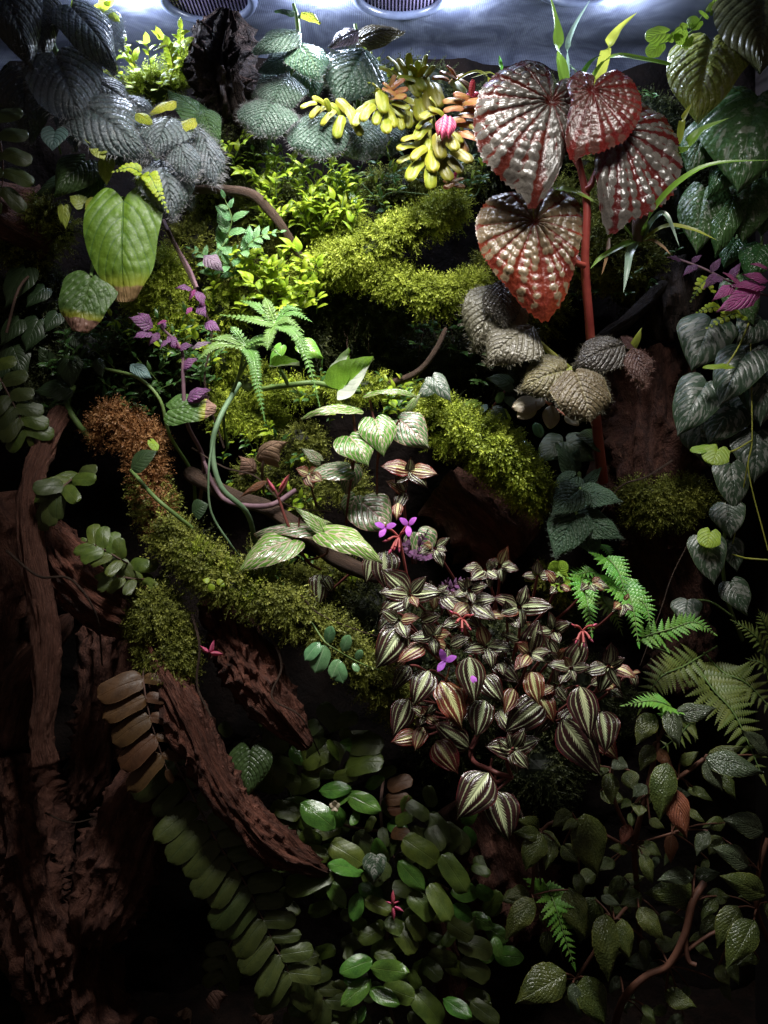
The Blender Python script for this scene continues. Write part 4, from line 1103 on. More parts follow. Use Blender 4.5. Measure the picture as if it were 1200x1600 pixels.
for i in range(2):
    leaf_mesh('br%d' % i, m_br, 'lance', (0.16, 0.20)[i], 8, 4, 0, (.8, 1.1)[i], .25, 5, .3, seed=70 + i)
    leaf_mesh('brd%d' % i, m_brd, 'lance', (0.17, 0.21)[i], 8, 4, 0, .8, .25, 5, .3, seed=72 + i)
leaf_mesh('bro', m_br, 'ovate', 0.30, 10, 6, 0, .6, .2, 5, .3, seed=74)
leaf_mesh('lm0', m_lm, 'ovate', 0.30, 12, 8, 0, .6, .15, 5, .35, serr=.2, sn=8, seed=75); leaf_mesh('lm1', m_lm, 'lance', 0.26, 12, 8, 0, .7, .15, 5, .35, serr=.25, sn=8, seed=76)
leaf_mesh('kid', m_kid, 'round', 0.55, 16, 12, .3, .3, .1, 5, .6, 3, .02, .02, .015, 2.0, .08, 12, seed=77)
leaf_mesh('sil', m_sil, 'ellip', 0.28, 12, 8, 0, .4, .2, 4, .3, seed=78); leaf_mesh('spr', m_spr, 'ellip', 0.32, 12, 8, 0, .4, .2, 5, .3, seed=79)
m_bud = leaf_mat('leaf_lime_solid', (0.30, 0.34, 0.05), (0.20, 0.25, 0.04), rough=0.4, tr=0.2, bump=0.3)
leaf_mesh('hrt', m_bud, 'heart', 0.42, 14, 10, .12, .4, .1, 5, .4, seed=80)

# succulent leaves
m_suc = leaf_mat('leaf_fleshy', (0.28, 0.29, 0.022), (0.17, 0.21, 0.018), rough=0.42, tr=0.1, bump=0.3, edge=(0.3570, 0.3060, 0.0425), ew=.1, var=0.15, rib=0.08)
m_suo = leaf_mat('leaf_fleshy_orange', (0.3910, 0.1615, 0.0638), (0.3230, 0.2125, 0.0510), rough=0.42, tr=0.15, bump=0.3, edge=(0.4250, 0.1190, 0.0765), ew=.12, var=0.15, rib=0.08)
m_sup = leaf_mat('leaf_fleshy_olive', (0.24, 0.21, 0.025), (0.18, 0.17, 0.02), rough=0.42, tr=0.1, bump=0.3, var=0.15, rib=0.08)
m_pkb = leaf_mat('bud_pink', (0.62, 0.07, 0.17), (0.45, 0.05, 0.12), vein=(0.8, 0.4, 0.4), vw=0.12, rough=0.35, tr=0.2, bump=0.3)
for k_, m_ in (('suc', m_suc), ('suo', m_suo), ('sup', m_sup)):
    leaf_mesh(k_, m_, 'oblong', 0.21, 16, 8, 0, .6, .2, 1, 0, 1, seed=85, thick=.09, mid=.05)
leaf_mesh('pkb', m_pkb, 'ovate', 0.26, 14, 10, 0, .3, .5, 8, .2, seed=88, thick=.2)

# oval leaflets and lower leaves
m_ov = leaf_mat('leaf_oval_dark', (0.060, 0.080, 0.018), (0.040, 0.058, 0.015), vein=(0.0480, 0.0800, 0.0280), vw=0.0001, mid=.04, edge=(0.0880, 0.1120, 0.0480), ew=.04, rough=0.42, tr=0.08, bump=0.35, fine=.4, rib=0.08)
m_ovb = leaf_mat('leaf_oval_brown', (0.105, 0.048, 0.018), (0.065, 0.030, 0.013), edge=(0.19, 0.10, 0.045), ew=.06, rough=0.5, tr=0.08, bump=0.35, fine=.4, rib=0.08)
m_ovg = leaf_mat('leaf_oval_green', (0.0892, 0.1232, 0.0187), (0.0510, 0.0808, 0.0153), mid=.04, vein=(0.1020, 0.1360, 0.0340), vw=.0001, rough=0.36, tr=0.12, bump=0.35, fine=.4, rib=0.08)
m_ovs = leaf_mat('leaf_oval_glossy', (0.085, 0.19, 0.030), (0.05, 0.13, 0.025), mid=.04, vein=(0.14, 0.22, 0.05), vw=.0001, rough=0.17, tr=0.12, bump=0.45, fine=.4, spec=0.65, rib=0.08)
for k_, m_ in (('ov', m_ov), ('ovb', m_ovb), ('ovg', m_ovg), ('ovs', m_ovs)):
    for i in range(2):
        leaf_mesh('%s%d' % (k_, i), m_, 'oblong' if k_ != 'ovs' else 'ellip', (0.24, 0.28)[i], 14, 8, 0, (.35, .6)[i], .15, 6, .3, 3, 0, .02, .007, 1.0, seed=90 + i)
# low begonia
m_lb = leaf_mat('leaf_low_green', (0.0723, 0.0892, 0.0187), (0.0382, 0.0553, 0.0153), vein=(0.0850, 0.1105, 0.0382), vw=0.06, edge=(0.1445, 0.1530, 0.0340), ew=.07, rough=0.28, tr=0.1, bump=0.5, fine=.7, rib=.4, cells=26)
m_lbs = leaf_mat('leaf_low_silver', (0.075, 0.095, 0.055), (0.038, 0.055, 0.028), vein=(0.04, 0.05, 0.025), vw=0.12, edge=(0.12, 0.14, 0.04), ew=.06, rough=0.2, tr=0.06, bump=0.55, fine=.7, rib=.45, cells=24)
m_lbr = leaf_mat('leaf_low_rust', (0.26, 0.10, 0.045), (0.16, 0.055, 0.03), rough=0.4, tr=0.2, bump=0.9, fine=.6)
for k_, m_ in (('lb', m_lb), ('lbs', m_lbs), ('lbr', m_lbr)):
    for i in range(2):
        leaf_mesh('%s%d' % (k_, i), m_, 'ovate', (0.23, 0.28)[i], 30, 12, .05 * i, .6, .2, 9, .5, 3, .014, .025, .01, 2.0, .08, 24, seed=95 + i, asym=.12)

# grass-like blades
m_bla = leaf_mat('blade_green', (0.20, 0.33, 0.035), (0.14, 0.26, 0.03), rough=0.35, tr=0.25, bump=0.15)
m_bly = leaf_mat('blade_yellow', (0.40, 0.40, 0.05), (0.30, 0.34, 0.04), rough=0.4, tr=0.3, bump=0.15)
m_blb = leaf_mat('blade_brown', (0.36, 0.20, 0.10), (0.26, 0.14, 0.07), rough=0.6, tr=0.2, bump=0.3)
m_bls = leaf_mat('blade_pale', (0.28, 0.38, 0.30), (0.2, 0.32, 0.2), rough=0.3, tr=0.2, bump=0.15)

# ferns
m_fb = leaf_mat('fern_bright', (0.12, 0.32, 0.035), (0.08, 0.25, 0.03), mid=.08, vein=(0.07, 0.22, 0.05), vw=.1, rough=0.3, tr=0.25, bump=0.5, var=.1)
m_fw = leaf_mat('fern_wet', (0.23, 0.40, 0.11), (0.16, 0.32, 0.07), mid=.08, vein=(0.3, 0.46, 0.2), vw=.1, rough=0.22, tr=0.2, bump=0.8, fine=1.0, var=.1)
m_fo = leaf_mat('fern_olive', (0.15, 0.19, 0.035), (0.10, 0.14, 0.03), rough=0.45, tr=0.25, bump=0.3, var=.15)
m_fg = leaf_mat('fern_green', (0.14, 0.33, 0.04), (0.10, 0.25, 0.035), rough=0.45, tr=0.3, bump=0.3, var=.12)
m_fbl = leaf_mat('fern_blue', (0.14, 0.30, 0.11), (0.09, 0.22, 0.08), vein=(0.22, 0.38, 0.24), vw=.1, rough=0.25, tr=0.15, bump=0.6, var=.12)
def pinna(key, mat, w=0.2, lobes=7, depth=0.6, seed=0):
    """pinna cut into rounded lobes on both sides"""
    u = np.linspace(0, 1, lobes * 4 + 1)
    V, U_, A_ = [], [], []
    for x in u:
        ph = (x * lobes) % 1.0
        env = w * (1 - x ** 1.6) * min(1, 0.5 + x * 6)
        hw = env * (1 - depth + depth * math.sin(math.pi * ph) ** 0.6) if x < 1 else 0
        z = -0.12 * (x - .5) ** 2
        for sd in (-1, 0, 1):
            V.append((sd * hw, x + (0.04 if sd else 0) * (1 - x), z - 0.25 * hw * abs(sd) - 0.0)); U_.append(x); A_.append(sd * 0.95)
    F = []
    for i in range(len(u) - 1):
        for j in range(2):
            a = i * 3 + j
            F.append((a, a + 1, a + 4, a + 3))
    V = np.array(V)
    n = len(V)
    at = dict(U=np.array(U_), V=np.array(A_), S=np.array(U_) * lobes, T=np.full(n, .5), B=np.full(n, .5))
    F = np.array(F)
    LM[key] = dict(me=mk_mesh(key, V, F, mat, at), V=V, F=F, at=at, hair=None)
pinna('p_b', m_fb, 0.19, 5, 0.35); pinna('p_g', m_fg, 0.22, 6, 0.6); pinna('p_o', m_fo, 0.16, 10, 0.85)
leaf_mesh('p_w', m_fw, 'ovate', 0.24, 8, 4, 0, .5, .2, 5, .3, seed=100); leaf_mesh('p_l', m_lm, 'oblong', 0.32, 8, 4, 0, .4, .2, 4, .3, seed=101)
leaf_mesh('p_bl', m_fbl, 'ovate', 0.24, 14, 8, 0, .5, .15, 7, .35, serr=.22, sn=10, seed=102)
leaf_mesh('p_pu', leaf_mat('leaf_purple', (0.20, 0.055, 0.19), (0.11, 0.045, 0.11), vein=(0.30, 0.2, 0.28), vw=.15, rough=0.4, tr=0.15, bump=0.8, fine=.8), 'lance', 0.24, 12, 6, 0, .8, .2, 6, .35, ripple=.03, seed=103)
leaf_mesh('p_pg', leaf_mat('leaf_purple_grey', (0.20, 0.13, 0.19), (0.12, 0.08, 0.12), vein=(0.3, 0.24, 0.28), vw=.15, rough=0.4, tr=0.1, bump=0.8, fine=.8), 'lance', 0.26, 12, 6, 0, .9, .3, 6, .35, ripple=.03, seed=104)
leaf_mesh('p_mg', leaf_mat('leaf_magenta', (0.36, 0.05, 0.20), (0.24, 0.05, 0.15), vein=(0.5, 0.2, 0.35), vw=.15, rough=0.35, tr=0.2, bump=0.8, fine=.8), 'lance', 0.22, 14, 6, 0, .6, .2, 7, .35, serr=.25, sn=9, seed=105)
leaf_mesh('petal', M['petal_purple'], 'ellip', 0.24, 8, 4, 0, .5, .1, 3, .2, seed=106)
leaf_mesh('dry', leaf_mat('leaf_dry', (0.30, 0.17, 0.11), (0.20, 0.11, 0.08), vein=(0.15, 0.08, 0.05), vw=.1, rough=0.7, tr=0.12, bump=0.9, fine=1.0), 'ovate', 0.42, 20, 12, .1, 1.6, .9, 6, .4, 3, .02, .03, .09, 2.0, seed=107)
# ================================================================== plants of the upper half
def blade(pl, pts, wpx, mat, name='blade', face=(0, -1, 0.6), n=18, taper=0.5):
    """strap leaf: a folded, tapering strip along a curve"""
    C = smooth_path([P(*p) for p in pts], n)
    R = WM[pl].translation
    V, U_, A_ = [], [], []
    for i, c in enumerate(C):
        t = (C[min(i + 1, n)] - C[max(i - 1, 0)]).normalized()
        s = i / n
        f = Vector(face); x = t.cross(f).normalized(); z = x.cross(t).normalized()
        hw = wpx * PX * 0.5 * (min(1, taper + s * 2.5)) * (1 - s ** 3) + 1e-5
        for q in (-1, -.5, 0, .5, 1):
            V.append(tuple(c + x * q * hw + z * (abs(q) * hw * 0.35) - R)); U_.append(s); A_.append(q)
    F = [(i * 5 + j, i * 5 + j + 1, i * 5 + j + 6, i * 5 + j + 5) for i in range(n) for j in range(4)]
    k = len(V)
    me = mk_mesh(name, V, F, mat, dict(U=U_, V=A_, S=[.5] * k, T=[.5] * k, B=[.5] * k))
    return link(name, me, pl)

def root_at(px, py, d):
    return P(px, py, d)

# ---- red-stemmed begonia with blistered leaves
pl = plant('begonia', 'tall begonia with red stem and four large blistered silver and red leaves', root_at(942, 752, .10))
T_ = Tubes()
T_.add([(942, 752, .10), (930, 640, .055), (922, 520, .02), (914, 410, .005), (917, 320, .0), (904, 250, .005)], [9.5, 8.2, 7.2, 7, 6.2, 5], 10, 30)
T_.add([(904, 250, .005), (898, 200, .02), (925, 143, .012)], [5, 4, 3.5], 8, 10)
T_.add([(906, 262, .005), (880, 215, .025), (861, 160, .01)], [5, 4, 3.5], 8, 10)
T_.add([(917, 300, .0), (940, 250, .02), (962, 207, .006)], [5, 4, 3.5], 8, 10)
T_.add([(913, 415, .004), (880, 385, .03), (835, 347, .012)], [6, 4.5, 4], 8, 10)
T_.add([(917, 296, -.002), (926, 288, -.006), (928, 274, -.008)], [5, 4, 1], 6, 6)
T_.add([(912, 415, .0), (900, 410, -.006), (890, 400, -.008)], [6, 5, 2], 6, 6)
T_.build('stem', M['st_red'], pl)
leaf(pl, 'beg_a', (861, 160), (830, 332), -.004, -.016, (0.05, -1, .30), 1.0, jf=0)
leaf(pl, 'beg_r', (925, 143), (893, 255), -.022, -.010, (-.1, -1, .40), -1.05, jf=0)
leaf(pl, 'beg_c', (962, 206), (956, 372), -.002, -.016, (0.1, -1, .35), -1.0, jf=0)
leaf(pl, 'beg_b', (835, 347), (852, 505), -.0, -.012, (-.05, -1, .35), 1.0, jf=0)
leaf(pl, 'pkb', (898, 150), (903, 128), -.012, 0, (0, -1, .3))

# ---- hairy olive creeper below it
pl = plant('hairy_creeper', 'hairy olive brown creeping leaves under the orange begonia leaf', root_at(880, 580, .085))
T_ = Tubes()
T_.add([(880, 580, .085), (890, 578, .03), (870, 560, .02), (830, 520, .025), (790, 450, .035)], [5, 5, 5, 4, 4], 8, 24)
T_.add([(890, 578, .03), (930, 565, .025), (968, 543, .03), (992, 540, .03)], [5, 4.5, 4, 3], 8, 18)
T_.build('stem', M['st_yellow'], pl)
for k_, b_, t_, d_, dt_, w_ in (('hosv', (782, 442), (790, 520), .012, -.006, .85), ('hos', (792, 448), (738, 552), .022, -.005, 1.0), ('hos', (832, 512), (757, 572), .010, -.012, 1.05),
                               ('hos', (805, 470), (748, 520), .032, 0, 1.0), ('ho0', (884, 580), (808, 612), -.002, -.004, 1.05), ('ho1', (898, 582), (922, 660), -.008, -.012, 1.0),
                               ('hosv', (972, 540), (893, 574), .012, -.008, .8), ('hor', (990, 546), (1008, 607), .010, -.008, 1.0), ('hor', (992, 542), (970, 526), .02, 0, 1.1), ('ho1', (880, 578), (850, 560), .02, 0, 1.0)):
    leaf(pl, k_, b_, t_, d_, dt_, None, w_)
leaf(pl, 'hrt', (988, 545), (1003, 512), .02, -.005, (0.3, -1, .3), .45)
leaf(pl, 'hrt', (888, 585), (902, 570), .008, 0, None, .9)

pl = plant('pale_creeper', 'small pale pinkish leaves hanging below the hairy olive leaves', root_at(850, 630, .08))
T_ = Tubes(); T_.add([(850, 630, .08), (852, 628, .03), (862, 632, .01)], 2.2); T_.add([(852, 628, .03), (820, 634, .02)], 2); T_.add([(852, 628, .03), (885, 650, .02)], 2); T_.build('stem', M['st_pink'], pl)
for b_, t_ in (((848, 628), (800, 636)), ((838, 636), (808, 652)), ((862, 632), (860, 670)), ((872, 618), (878, 640)), ((850, 622), (838, 636)), ((882, 650), (905, 664)), ((870, 622), (850, 615)), ((836, 628), (815, 640))):
    leaf(pl, 'sil', b_, t_, .012, -.006, None, 1.15)

# ---- top-left hairy purple mass
pl = plant('hairy_plant', 'mass of hairy quilted purple grey leaves at the upper corner', root_at(150, 200, .11))
T_ = Tubes()
T_.add([(150, 200, .11), (140, 170, .07), (95, 95, .05), (60, 20, .05)], 5, 8, 20); T_.add([(150, 200, .11), (205, 200, .06), (270, 190, .05), (310, 200, .05)], 5, 8, 20); T_.add([(205, 200, .06), (250, 255, .04)], 4, 8)
T_.build('stem', M['st_green'], pl)
for k_, b_, t_, d_, dt_, w_ in (('hp0', (88, 88), (132, 212), .02, -.012, 1.0), ('hp0', (135, 168), (236, 252), .012, -.01, .95), ('hp1', (266, 186), (243, 248), .006, -.012, 1.1), ('hpn', (272, 214), (304, 284), .004, -.01, 1.0),
                               ('hpn', (308, 198), (338, 292), .02, -.008, .9), ('hp1', (252, 256), (272, 348), .01, -.012, .85), ('hp0', (150, 128), (214, 178), .035, 0, .9), ('hp0', (112, 12), (184, 116), .03, 0, .85), ('hd0', (55, -6), (72, 96), .03, -.005, .8),
                               ('hd0', (2, -30), (52, 108), .02, -.01, .7), ('hd0', (36, 110), (48, 226), .035, -.01, 1.0), ('hp0', (112, 150), (118, 238), .04, 0, .9), ('hpn', (290, 225), (320, 250), .045, 0, 1.0), ('hd0', (85, 130), (60, 190), .03, 0, .9),
                               ('hp1', (190, 150), (240, 205), .04, 0, .9), ('hp1', (175, 215), (225, 275), .03, 0, .8), ('hpn', (285, 290), (300, 330), .05, 0, 1.0), ('hp0', (155, 20), (195, 80), .05, 0, .9)):
    leaf(pl, k_, b_, t_, d_, dt_, (.12, -1, .7), w_)
for b_, t_, w_ in (((212, 178), (241, 196), .8), ((306, 186), (268, 214), .9), ((276, 160), (233, 178), .8), ((262, 215), (262, 240), .8)):
    leaf(pl, 'hy0', b_, t_, .004, -.004, (0, -1, 1.0), w_, name='young_leaf')
leaf(pl, 'hg0', (322, 192), (262, 142), .04, 0, (0, -1, .8), .9); leaf(pl, 'hg0', (318, 178), (340, 236), .035, 0, (0, -1, .6), .85)

# ---- silver leaves under the lid
pl = plant('silver_leaf_plant', 'upright shoot of silvery quilted leaves beside the dark stump', root_at(450, 170, .13))
T_ = Tubes()
T_.add([(450, 170, .13), (452, 120, .075), (466, 80, .065), (464, 30, .06), (458, 6, .06)], [5, 5, 4.5, 4, 3], 8, 20); T_.add([(464, 30, .06), (474, 22, .06)], 3)
T_.build('stem', M['st_green'], pl)
for k_, b_, t_, d_, dt_, w_ in (('hs0', (466, 52), (392, 80), .045, -.006, 1.0), ('hs0', (458, 88), (402, 112), .06, 0, 1.0), ('hsg', (468, 70), (502, 128), .045, -.008, 1.0), ('hsg', (472, 105), (497, 158), .07, 0, .9), ('hs0', (448, 112), (392, 152), .065, -.004, 1.0),
                               ('hs1', (452, 122), (424, 176), .055, -.008, .95), ('hs1', (430, 158), (400, 214), .05, -.01, 1.1), ('hs1', (500, 178), (500, 250), .05, -.01, 1.05), ('hs1', (556, 184), (566, 252), .06, -.008, 1.0), ('hs1', (440, 180), (450, 215), .065, 0, 1.1), ('hs1', (600, 195), (612, 245), .075, 0, 1.0)):
    leaf(pl, k_, b_, t_, d_, dt_, (0, -1, .75), w_)
leaf(pl, 'hy0', (470, 20), (502, 36), .05, 0, (0, -1, .9), .9, name='young_leaf'); leaf(pl, 'hg0', (458, 20), (428, 17), .055, 0, (0, -1, .6), .7, name='young_leaf')
pl = plant('silver_leaf_plant', 'silver leaf shoot with one pinkish and one brown pointed leaf', root_at(560, 165, .13))
T_ = Tubes(); T_.add([(560, 165, .13), (566, 110, .08), (560, 70, .07), (555, 38, .07)], [5, 4.5, 4, 3], 8, 16); T_.build('stem', M['st_green'], pl)
leaf(pl, 'hs0', (568, 80), (526, 164), .055, -.008, (0, -1, .5), 1.25); leaf(pl, 'hpk', (558, 50), (514, 74), .06, 0, (0, -1, .5), 1.1); leaf(pl, 'ho0', (563, 62), (634, 50), .065, 0, (0, -1, .1), .62)
leaf(pl, 'hs1', (572, 100), (598, 140), .075, 0, (0, -1, .5), .9)

# ---- fleshy yellow-green shoots
def fleshy(label, root, items, d, shoots):
    pl = plant('succulent', label, root_at(*root))
    T_ = Tubes()
    for s_ in shoots: T_.add(s_, 3.2, 6, 12)
    T_.build('stem', M['st_yellow'], pl)
    for k_, cx, cy, L, a in items:
        a = math.radians(a)
        dx, dy = math.cos(a) * L / 2, -math.sin(a) * L / 2
        leaf(pl, k_, (cx - dx, cy - dy), (cx + dx, cy + dy), d + jit(.006), -.008 + jit(.006), (0, -1, .75), 1.0, jf=.3)
    return pl
fleshy('short row of yellow-green fleshy leaves hanging under the silver leaves', (500, 172, .10), [('suc', 513, 185, 32, 225), ('suc', 530, 199, 36, 255), ('suc', 556, 197, 36, 298), ('suc', 539, 168, 34, 315), ('suc', 503, 174, 28, 210), ('suc', 498, 158, 24, 150), ('suc', 482, 165, 26, 195), ('suc', 524, 170, 24, 130), ('suc', 512, 164, 22, 110), ('suc', 549, 180, 30, 300), ('suc', 492, 176, 24, 230)], .035, [[(500, 172, .10), (505, 168, .05), (530, 175, .04), (555, 180, .04)]])
fleshy('arching yellow-green fleshy shoot with an orange leafy tip', (590, 150, .11), [('suc', 575, 177, 32, 230), ('suc', 590, 183, 26, 250), ('suc', 610, 185, 32, 295), ('suc', 597, 160, 34, 280), ('suc', 620, 174, 30, 320), ('suc', 627, 166, 30, 340), ('suc', 580, 163, 28, 200), ('suc', 566, 172, 26, 215), ('suc', 604, 196, 24, 270), ('suc', 626, 192, 24, 280), ('suo', 609, 145, 28, 150), ('suo', 621, 133, 30, 40), ('suo', 624, 144, 30, 20), ('suo', 621, 153, 26, 5), ('suo', 606, 138, 24, 130), ('suo', 614, 126, 20, 70), ('suc', 588, 140, 24, 120), ('suc', 592, 150, 26, 100), ('suc', 560, 186, 26, 235)], .03, [[(590, 150, .11), (600, 150, .05), (615, 160, .04)]])
fleshy('dense middle clump of yellow-green fleshy leaves', (660, 150, .11), [('suc', 644, 139, 34, 310), ('suc', 652, 128, 34, 300), ('suc', 664, 131, 36, 285), ('sup', 681, 150, 38, 290), ('sup', 670, 160, 36, 280), ('suc', 656, 172, 36, 280), ('suc', 645, 178, 34, 270), ('suc', 638, 186, 30, 270), ('suc', 640, 160, 28, 330), ('suc', 652, 108, 28, 85), ('suc', 646, 112, 24, 110), ('suc', 661, 112, 24, 60), ('suc', 628, 105, 30, 120), ('suc', 614, 100, 30, 130), ('suc', 672, 112, 26, 50), ('suc', 604, 112, 28, 150), ('suc', 634, 124, 28, 170), ('suc', 640, 96, 28, 95), ('suc', 622, 118, 26, 140), ('suc', 664, 96, 24, 75)], .045, [[(660, 150, .11), (655, 140, .06), (650, 115, .055)], [(655, 140, .06), (620, 115, .06)]])
fleshy('drooping rosette of yellow-green fleshy leaves round a pink bud', (680, 200, .10), [('suc', 641, 217, 30, 190), ('suc', 637, 231, 34, 185), ('suc', 637, 249, 36, 195), ('suc', 649, 266, 40, 235), ('suc', 673, 276, 42, 268), ('sup', 694, 266, 40, 300), ('sup', 708, 257, 40, 315), ('sup', 722, 245, 36, 330), ('suc', 656, 224, 36, 240), ('suc', 668, 236, 38, 265), ('sup', 686, 230, 38, 280), ('sup', 703, 222, 34, 305), ('suc', 660, 206, 34, 225), ('suc', 664, 192, 34, 215), ('suc', 670, 180, 32, 200), ('suc', 682, 176, 30, 150), ('suc', 654, 240, 30, 220), ('sup', 712, 214, 30, 320), ('suc', 676, 252, 34, 275), ('suc', 676, 165, 28, 110)], .018, [[(680, 200, .10), (675, 180, .04), (672, 220, .03), (690, 235, .03)]])
pkp = [o for o in bpy.data.objects if o.get('label', '').startswith('drooping rosette')][0]
for a_, b_ in (((697, 180), (690, 218)), ((704, 182), (700, 216)), ((692, 184), (684, 212))):
    leaf(pkp, 'pkb', a_, b_, -.002, -.004, None, 1.0, name='bud_petal')
fleshy('orange and pink stacked fleshy shoot beside the begonia', (735, 165, .11), [('suo', 708, 160, 34, 175), ('suo', 742, 162, 36, 5), ('suo', 740, 173, 38, 0), ('suo', 735, 184, 40, 355), ('suo', 733, 197, 42, 350), ('suo', 732, 214, 42, 345), ('suo', 708, 172, 32, 185), ('suo', 712, 190, 32, 190), ('suo', 722, 152, 30, 160), ('sup', 748, 205, 34, 330), ('pkb', 740, 148, 26, 10), ('pkb', 737, 136, 26, 85), ('suo', 720, 226, 34, 300)], .02, [[(735, 165, .11), (722, 170, .04), (722, 215, .035)]])
fleshy('small orange fleshy tip above the gold moss', (700, 290, .10), [('suo', 703, 285, 20, 170), ('suo', 715, 283, 20, 20), ('suo', 705, 291, 22, 195), ('suo', 716, 291, 22, 350), ('pkb', 706, 277, 18, 150), ('pkb', 711, 272, 16, 60)], .05, [[(700, 296, .10), (709, 288, .055)]])
fleshy('spidery orange and lime shoot behind the begonia leaf', (715, 135, .11), [('suo', 700, 120, 30, 150), ('suo', 714, 124, 28, 30), ('suo', 724, 132, 30, 330), ('suo', 705, 114, 26, 120), ('suc', 716, 138, 26, 310), ('suo', 688, 124, 26, 170)], .06, [[(715, 140, .11), (710, 126, .065)]])

# ---- lime ferns and creepers at the top left
pl = plant('lime_fern', 'bright lime green ferny plants under the lid beside the stump', root_at(235, 150, .12))
T_ = Tubes()
for pts_, n_, L_ in (([(235, 150, .12), (215, 110, .08), (190, 75, .06)], 9, 24), ([(235, 150, .12), (235, 105, .08), (230, 68, .07)], 9, 24), ([(245, 150, .12), (262, 110, .08), (268, 80, .07), (250, 60, .06)], 10, 26), ([(225, 150, .12), (190, 120, .07), (165, 95, .06)], 9, 22),
                    ([(255, 150, .12), (280, 95, .08), (282, 45, .07)], 8, 24), ([(220, 150, .12), (205, 80, .07), (180, 55, .06)], 8, 22), ([(200, 150, .11), (165, 60, .06), (160, 12, .06)], 7, 26), ([(200, 150, .11), (130, 50, .06), (118, 20, .05)], 6, 26), ([(240, 150, .11), (250, 135, .06), (260, 120, .05)], 6, 24),
                    ([(200, 140, .11), (150, 100, .06), (130, 78, .06)], 7, 20), ([(230, 150, .11), (200, 130, .06), (185, 145, .06)], 7, 20), ([(262, 150, .11), (268, 120, .06), (272, 96, .06)], 7, 20)):
    shoot(pl, T_, pts_, n_, L_, ['lm0', 'lm1', 'lm1'], 1.3, 55)
T_.build('stem', M['st_yellow'], pl)
for b_, t_ in (((148, 20), (176, 2)), ((168, 10), (180, -6)), ((120, 30), (132, 42)), ((152, 35), (158, 58)), ((170, 22), (188, 35))):
    leaf(pl, 'lm0', b_, t_, .05, 0, None, 1.2)
frond(pl, [(255, 150, .1), (270, 110, .06), (262, 72, .05), (243, 78, .04)], 10, 15, 'p_l', M['st_yellow'], start=.35)
frond(pl, [(285, 80, .09), (284, 40, .07)], 6, 15, 'p_l', M['st_yellow'], start=.2)
pl = plant('curled_fern', 'withered brown curled fern tip beside the stump', root_at(300, 90, .1))
frond(pl, [(302, 95, .1), (304, 55, .08), (312, 35, .07), (322, 45, .07)], 6, 12, 'ovb0', M['st_brown'], pname='leaflet')

# ---- green heart leaves on the far side
pl = plant('heart_leaf_plant', 'large bright green heart leaf with brown burnt tip on its vine', root_at(150, 330, .10))
T_ = Tubes(); T_.add([(150, 330, .10), (165, 320, .05), (193, 310, .02)], 3.5, 6, 12); T_.add([(165, 320, .05), (150, 380, .03), (142, 433, -.01)], 3, 6, 12); T_.build('stem', M['st_green'], pl)
leaf(pl, 'gh', (193, 314), (194, 472), .0, -.012, (0.05, -1, .3), 1.0, jf=0); o_ = leaf(pl, 'gh2', (142, 434), (122, 518), -.012, -.014, (.1, -1, .5), 1.0, jf=0)
o_['label'] = 'darker heart leaf with burnt tip'
leaf(pl, 'hrt', (130, 318), (108, 306), .025, 0, None, 1.3); leaf(pl, 'hrt', (146, 312), (132, 328), .02, 0, None, 1.1); leaf(pl, 'hrt', (100, 322), (102, 358), .03, 0, None, .7); leaf(pl, 'hrt', (166, 250), (166, 290), .02, 0, None, .8)
pl = plant('quilted_leaf_plant', 'dark green quilted round leaf above the big heart leaf', root_at(110, 250, .10))
T_ = Tubes(); T_.add([(110, 250, .10), (120, 248, .05), (132, 255, .035)], 3, 6, 10); T_.build('stem', M['st_green'], pl)
leaf(pl, 'ghd', (133, 252), (84, 306), .03, -.008, (0, -1, .4), 1.05); leaf(pl, 'dull', (120, 275), (52, 306), .05, 0, None, .8); leaf(pl, 'ghd', (150, 268), (120, 330), .05, 0, None, .7)
pl = plant('blue_heart_vine', 'small blue-grey heart leaf before the hairy purple leaves', root_at(88, 225, .06))
T_ = Tubes(); T_.add([(95, 240, .06), (90, 220, .03), (86, 205, .012)], 1.8); T_.build('stem', M['st_green'], pl)
leaf(pl, 'blh', (86, 206), (82, 236), .0, -.004, (.1, -1, .6), 1.35, jf=0)
pl = plant('round_leaf_creeper', 'little yellow-green round leaves before the purple quilted leaf', root_at(150, 232, .06))
T_ = Tubes(); T_.add([(150, 240, .06), (148, 222, .02), (160, 236, .01)], 1.5); T_.build('stem', M['st_yellow'], pl)
for b_, t_ in (((146, 222), (132, 218)), ((148, 226), (147, 241)), ((152, 232), (163, 250)), ((150, 224), (156, 216)), ((156, 236), (168, 238))):
    leaf(pl, 'hrt', b_, t_, .0, -.003, None, 1.2)

# ---- little fern before the hairy leaves
pl = plant('small_fern', 'yellow-green fern sprays arching over the hairy leaves', root_at(230, 290, .07))
frond(pl, [(222, 296, .05), (224, 276, .0), (205, 262, -.01), (178, 268, -.012)], 9, 15, 'p_l', M['st_green'], start=.3)
frond(pl, [(222, 296, .05), (232, 274, .0), (242, 290, -.01), (262, 330, -.012)], 12, 16, 'p_l', M['st_green'], start=.3)

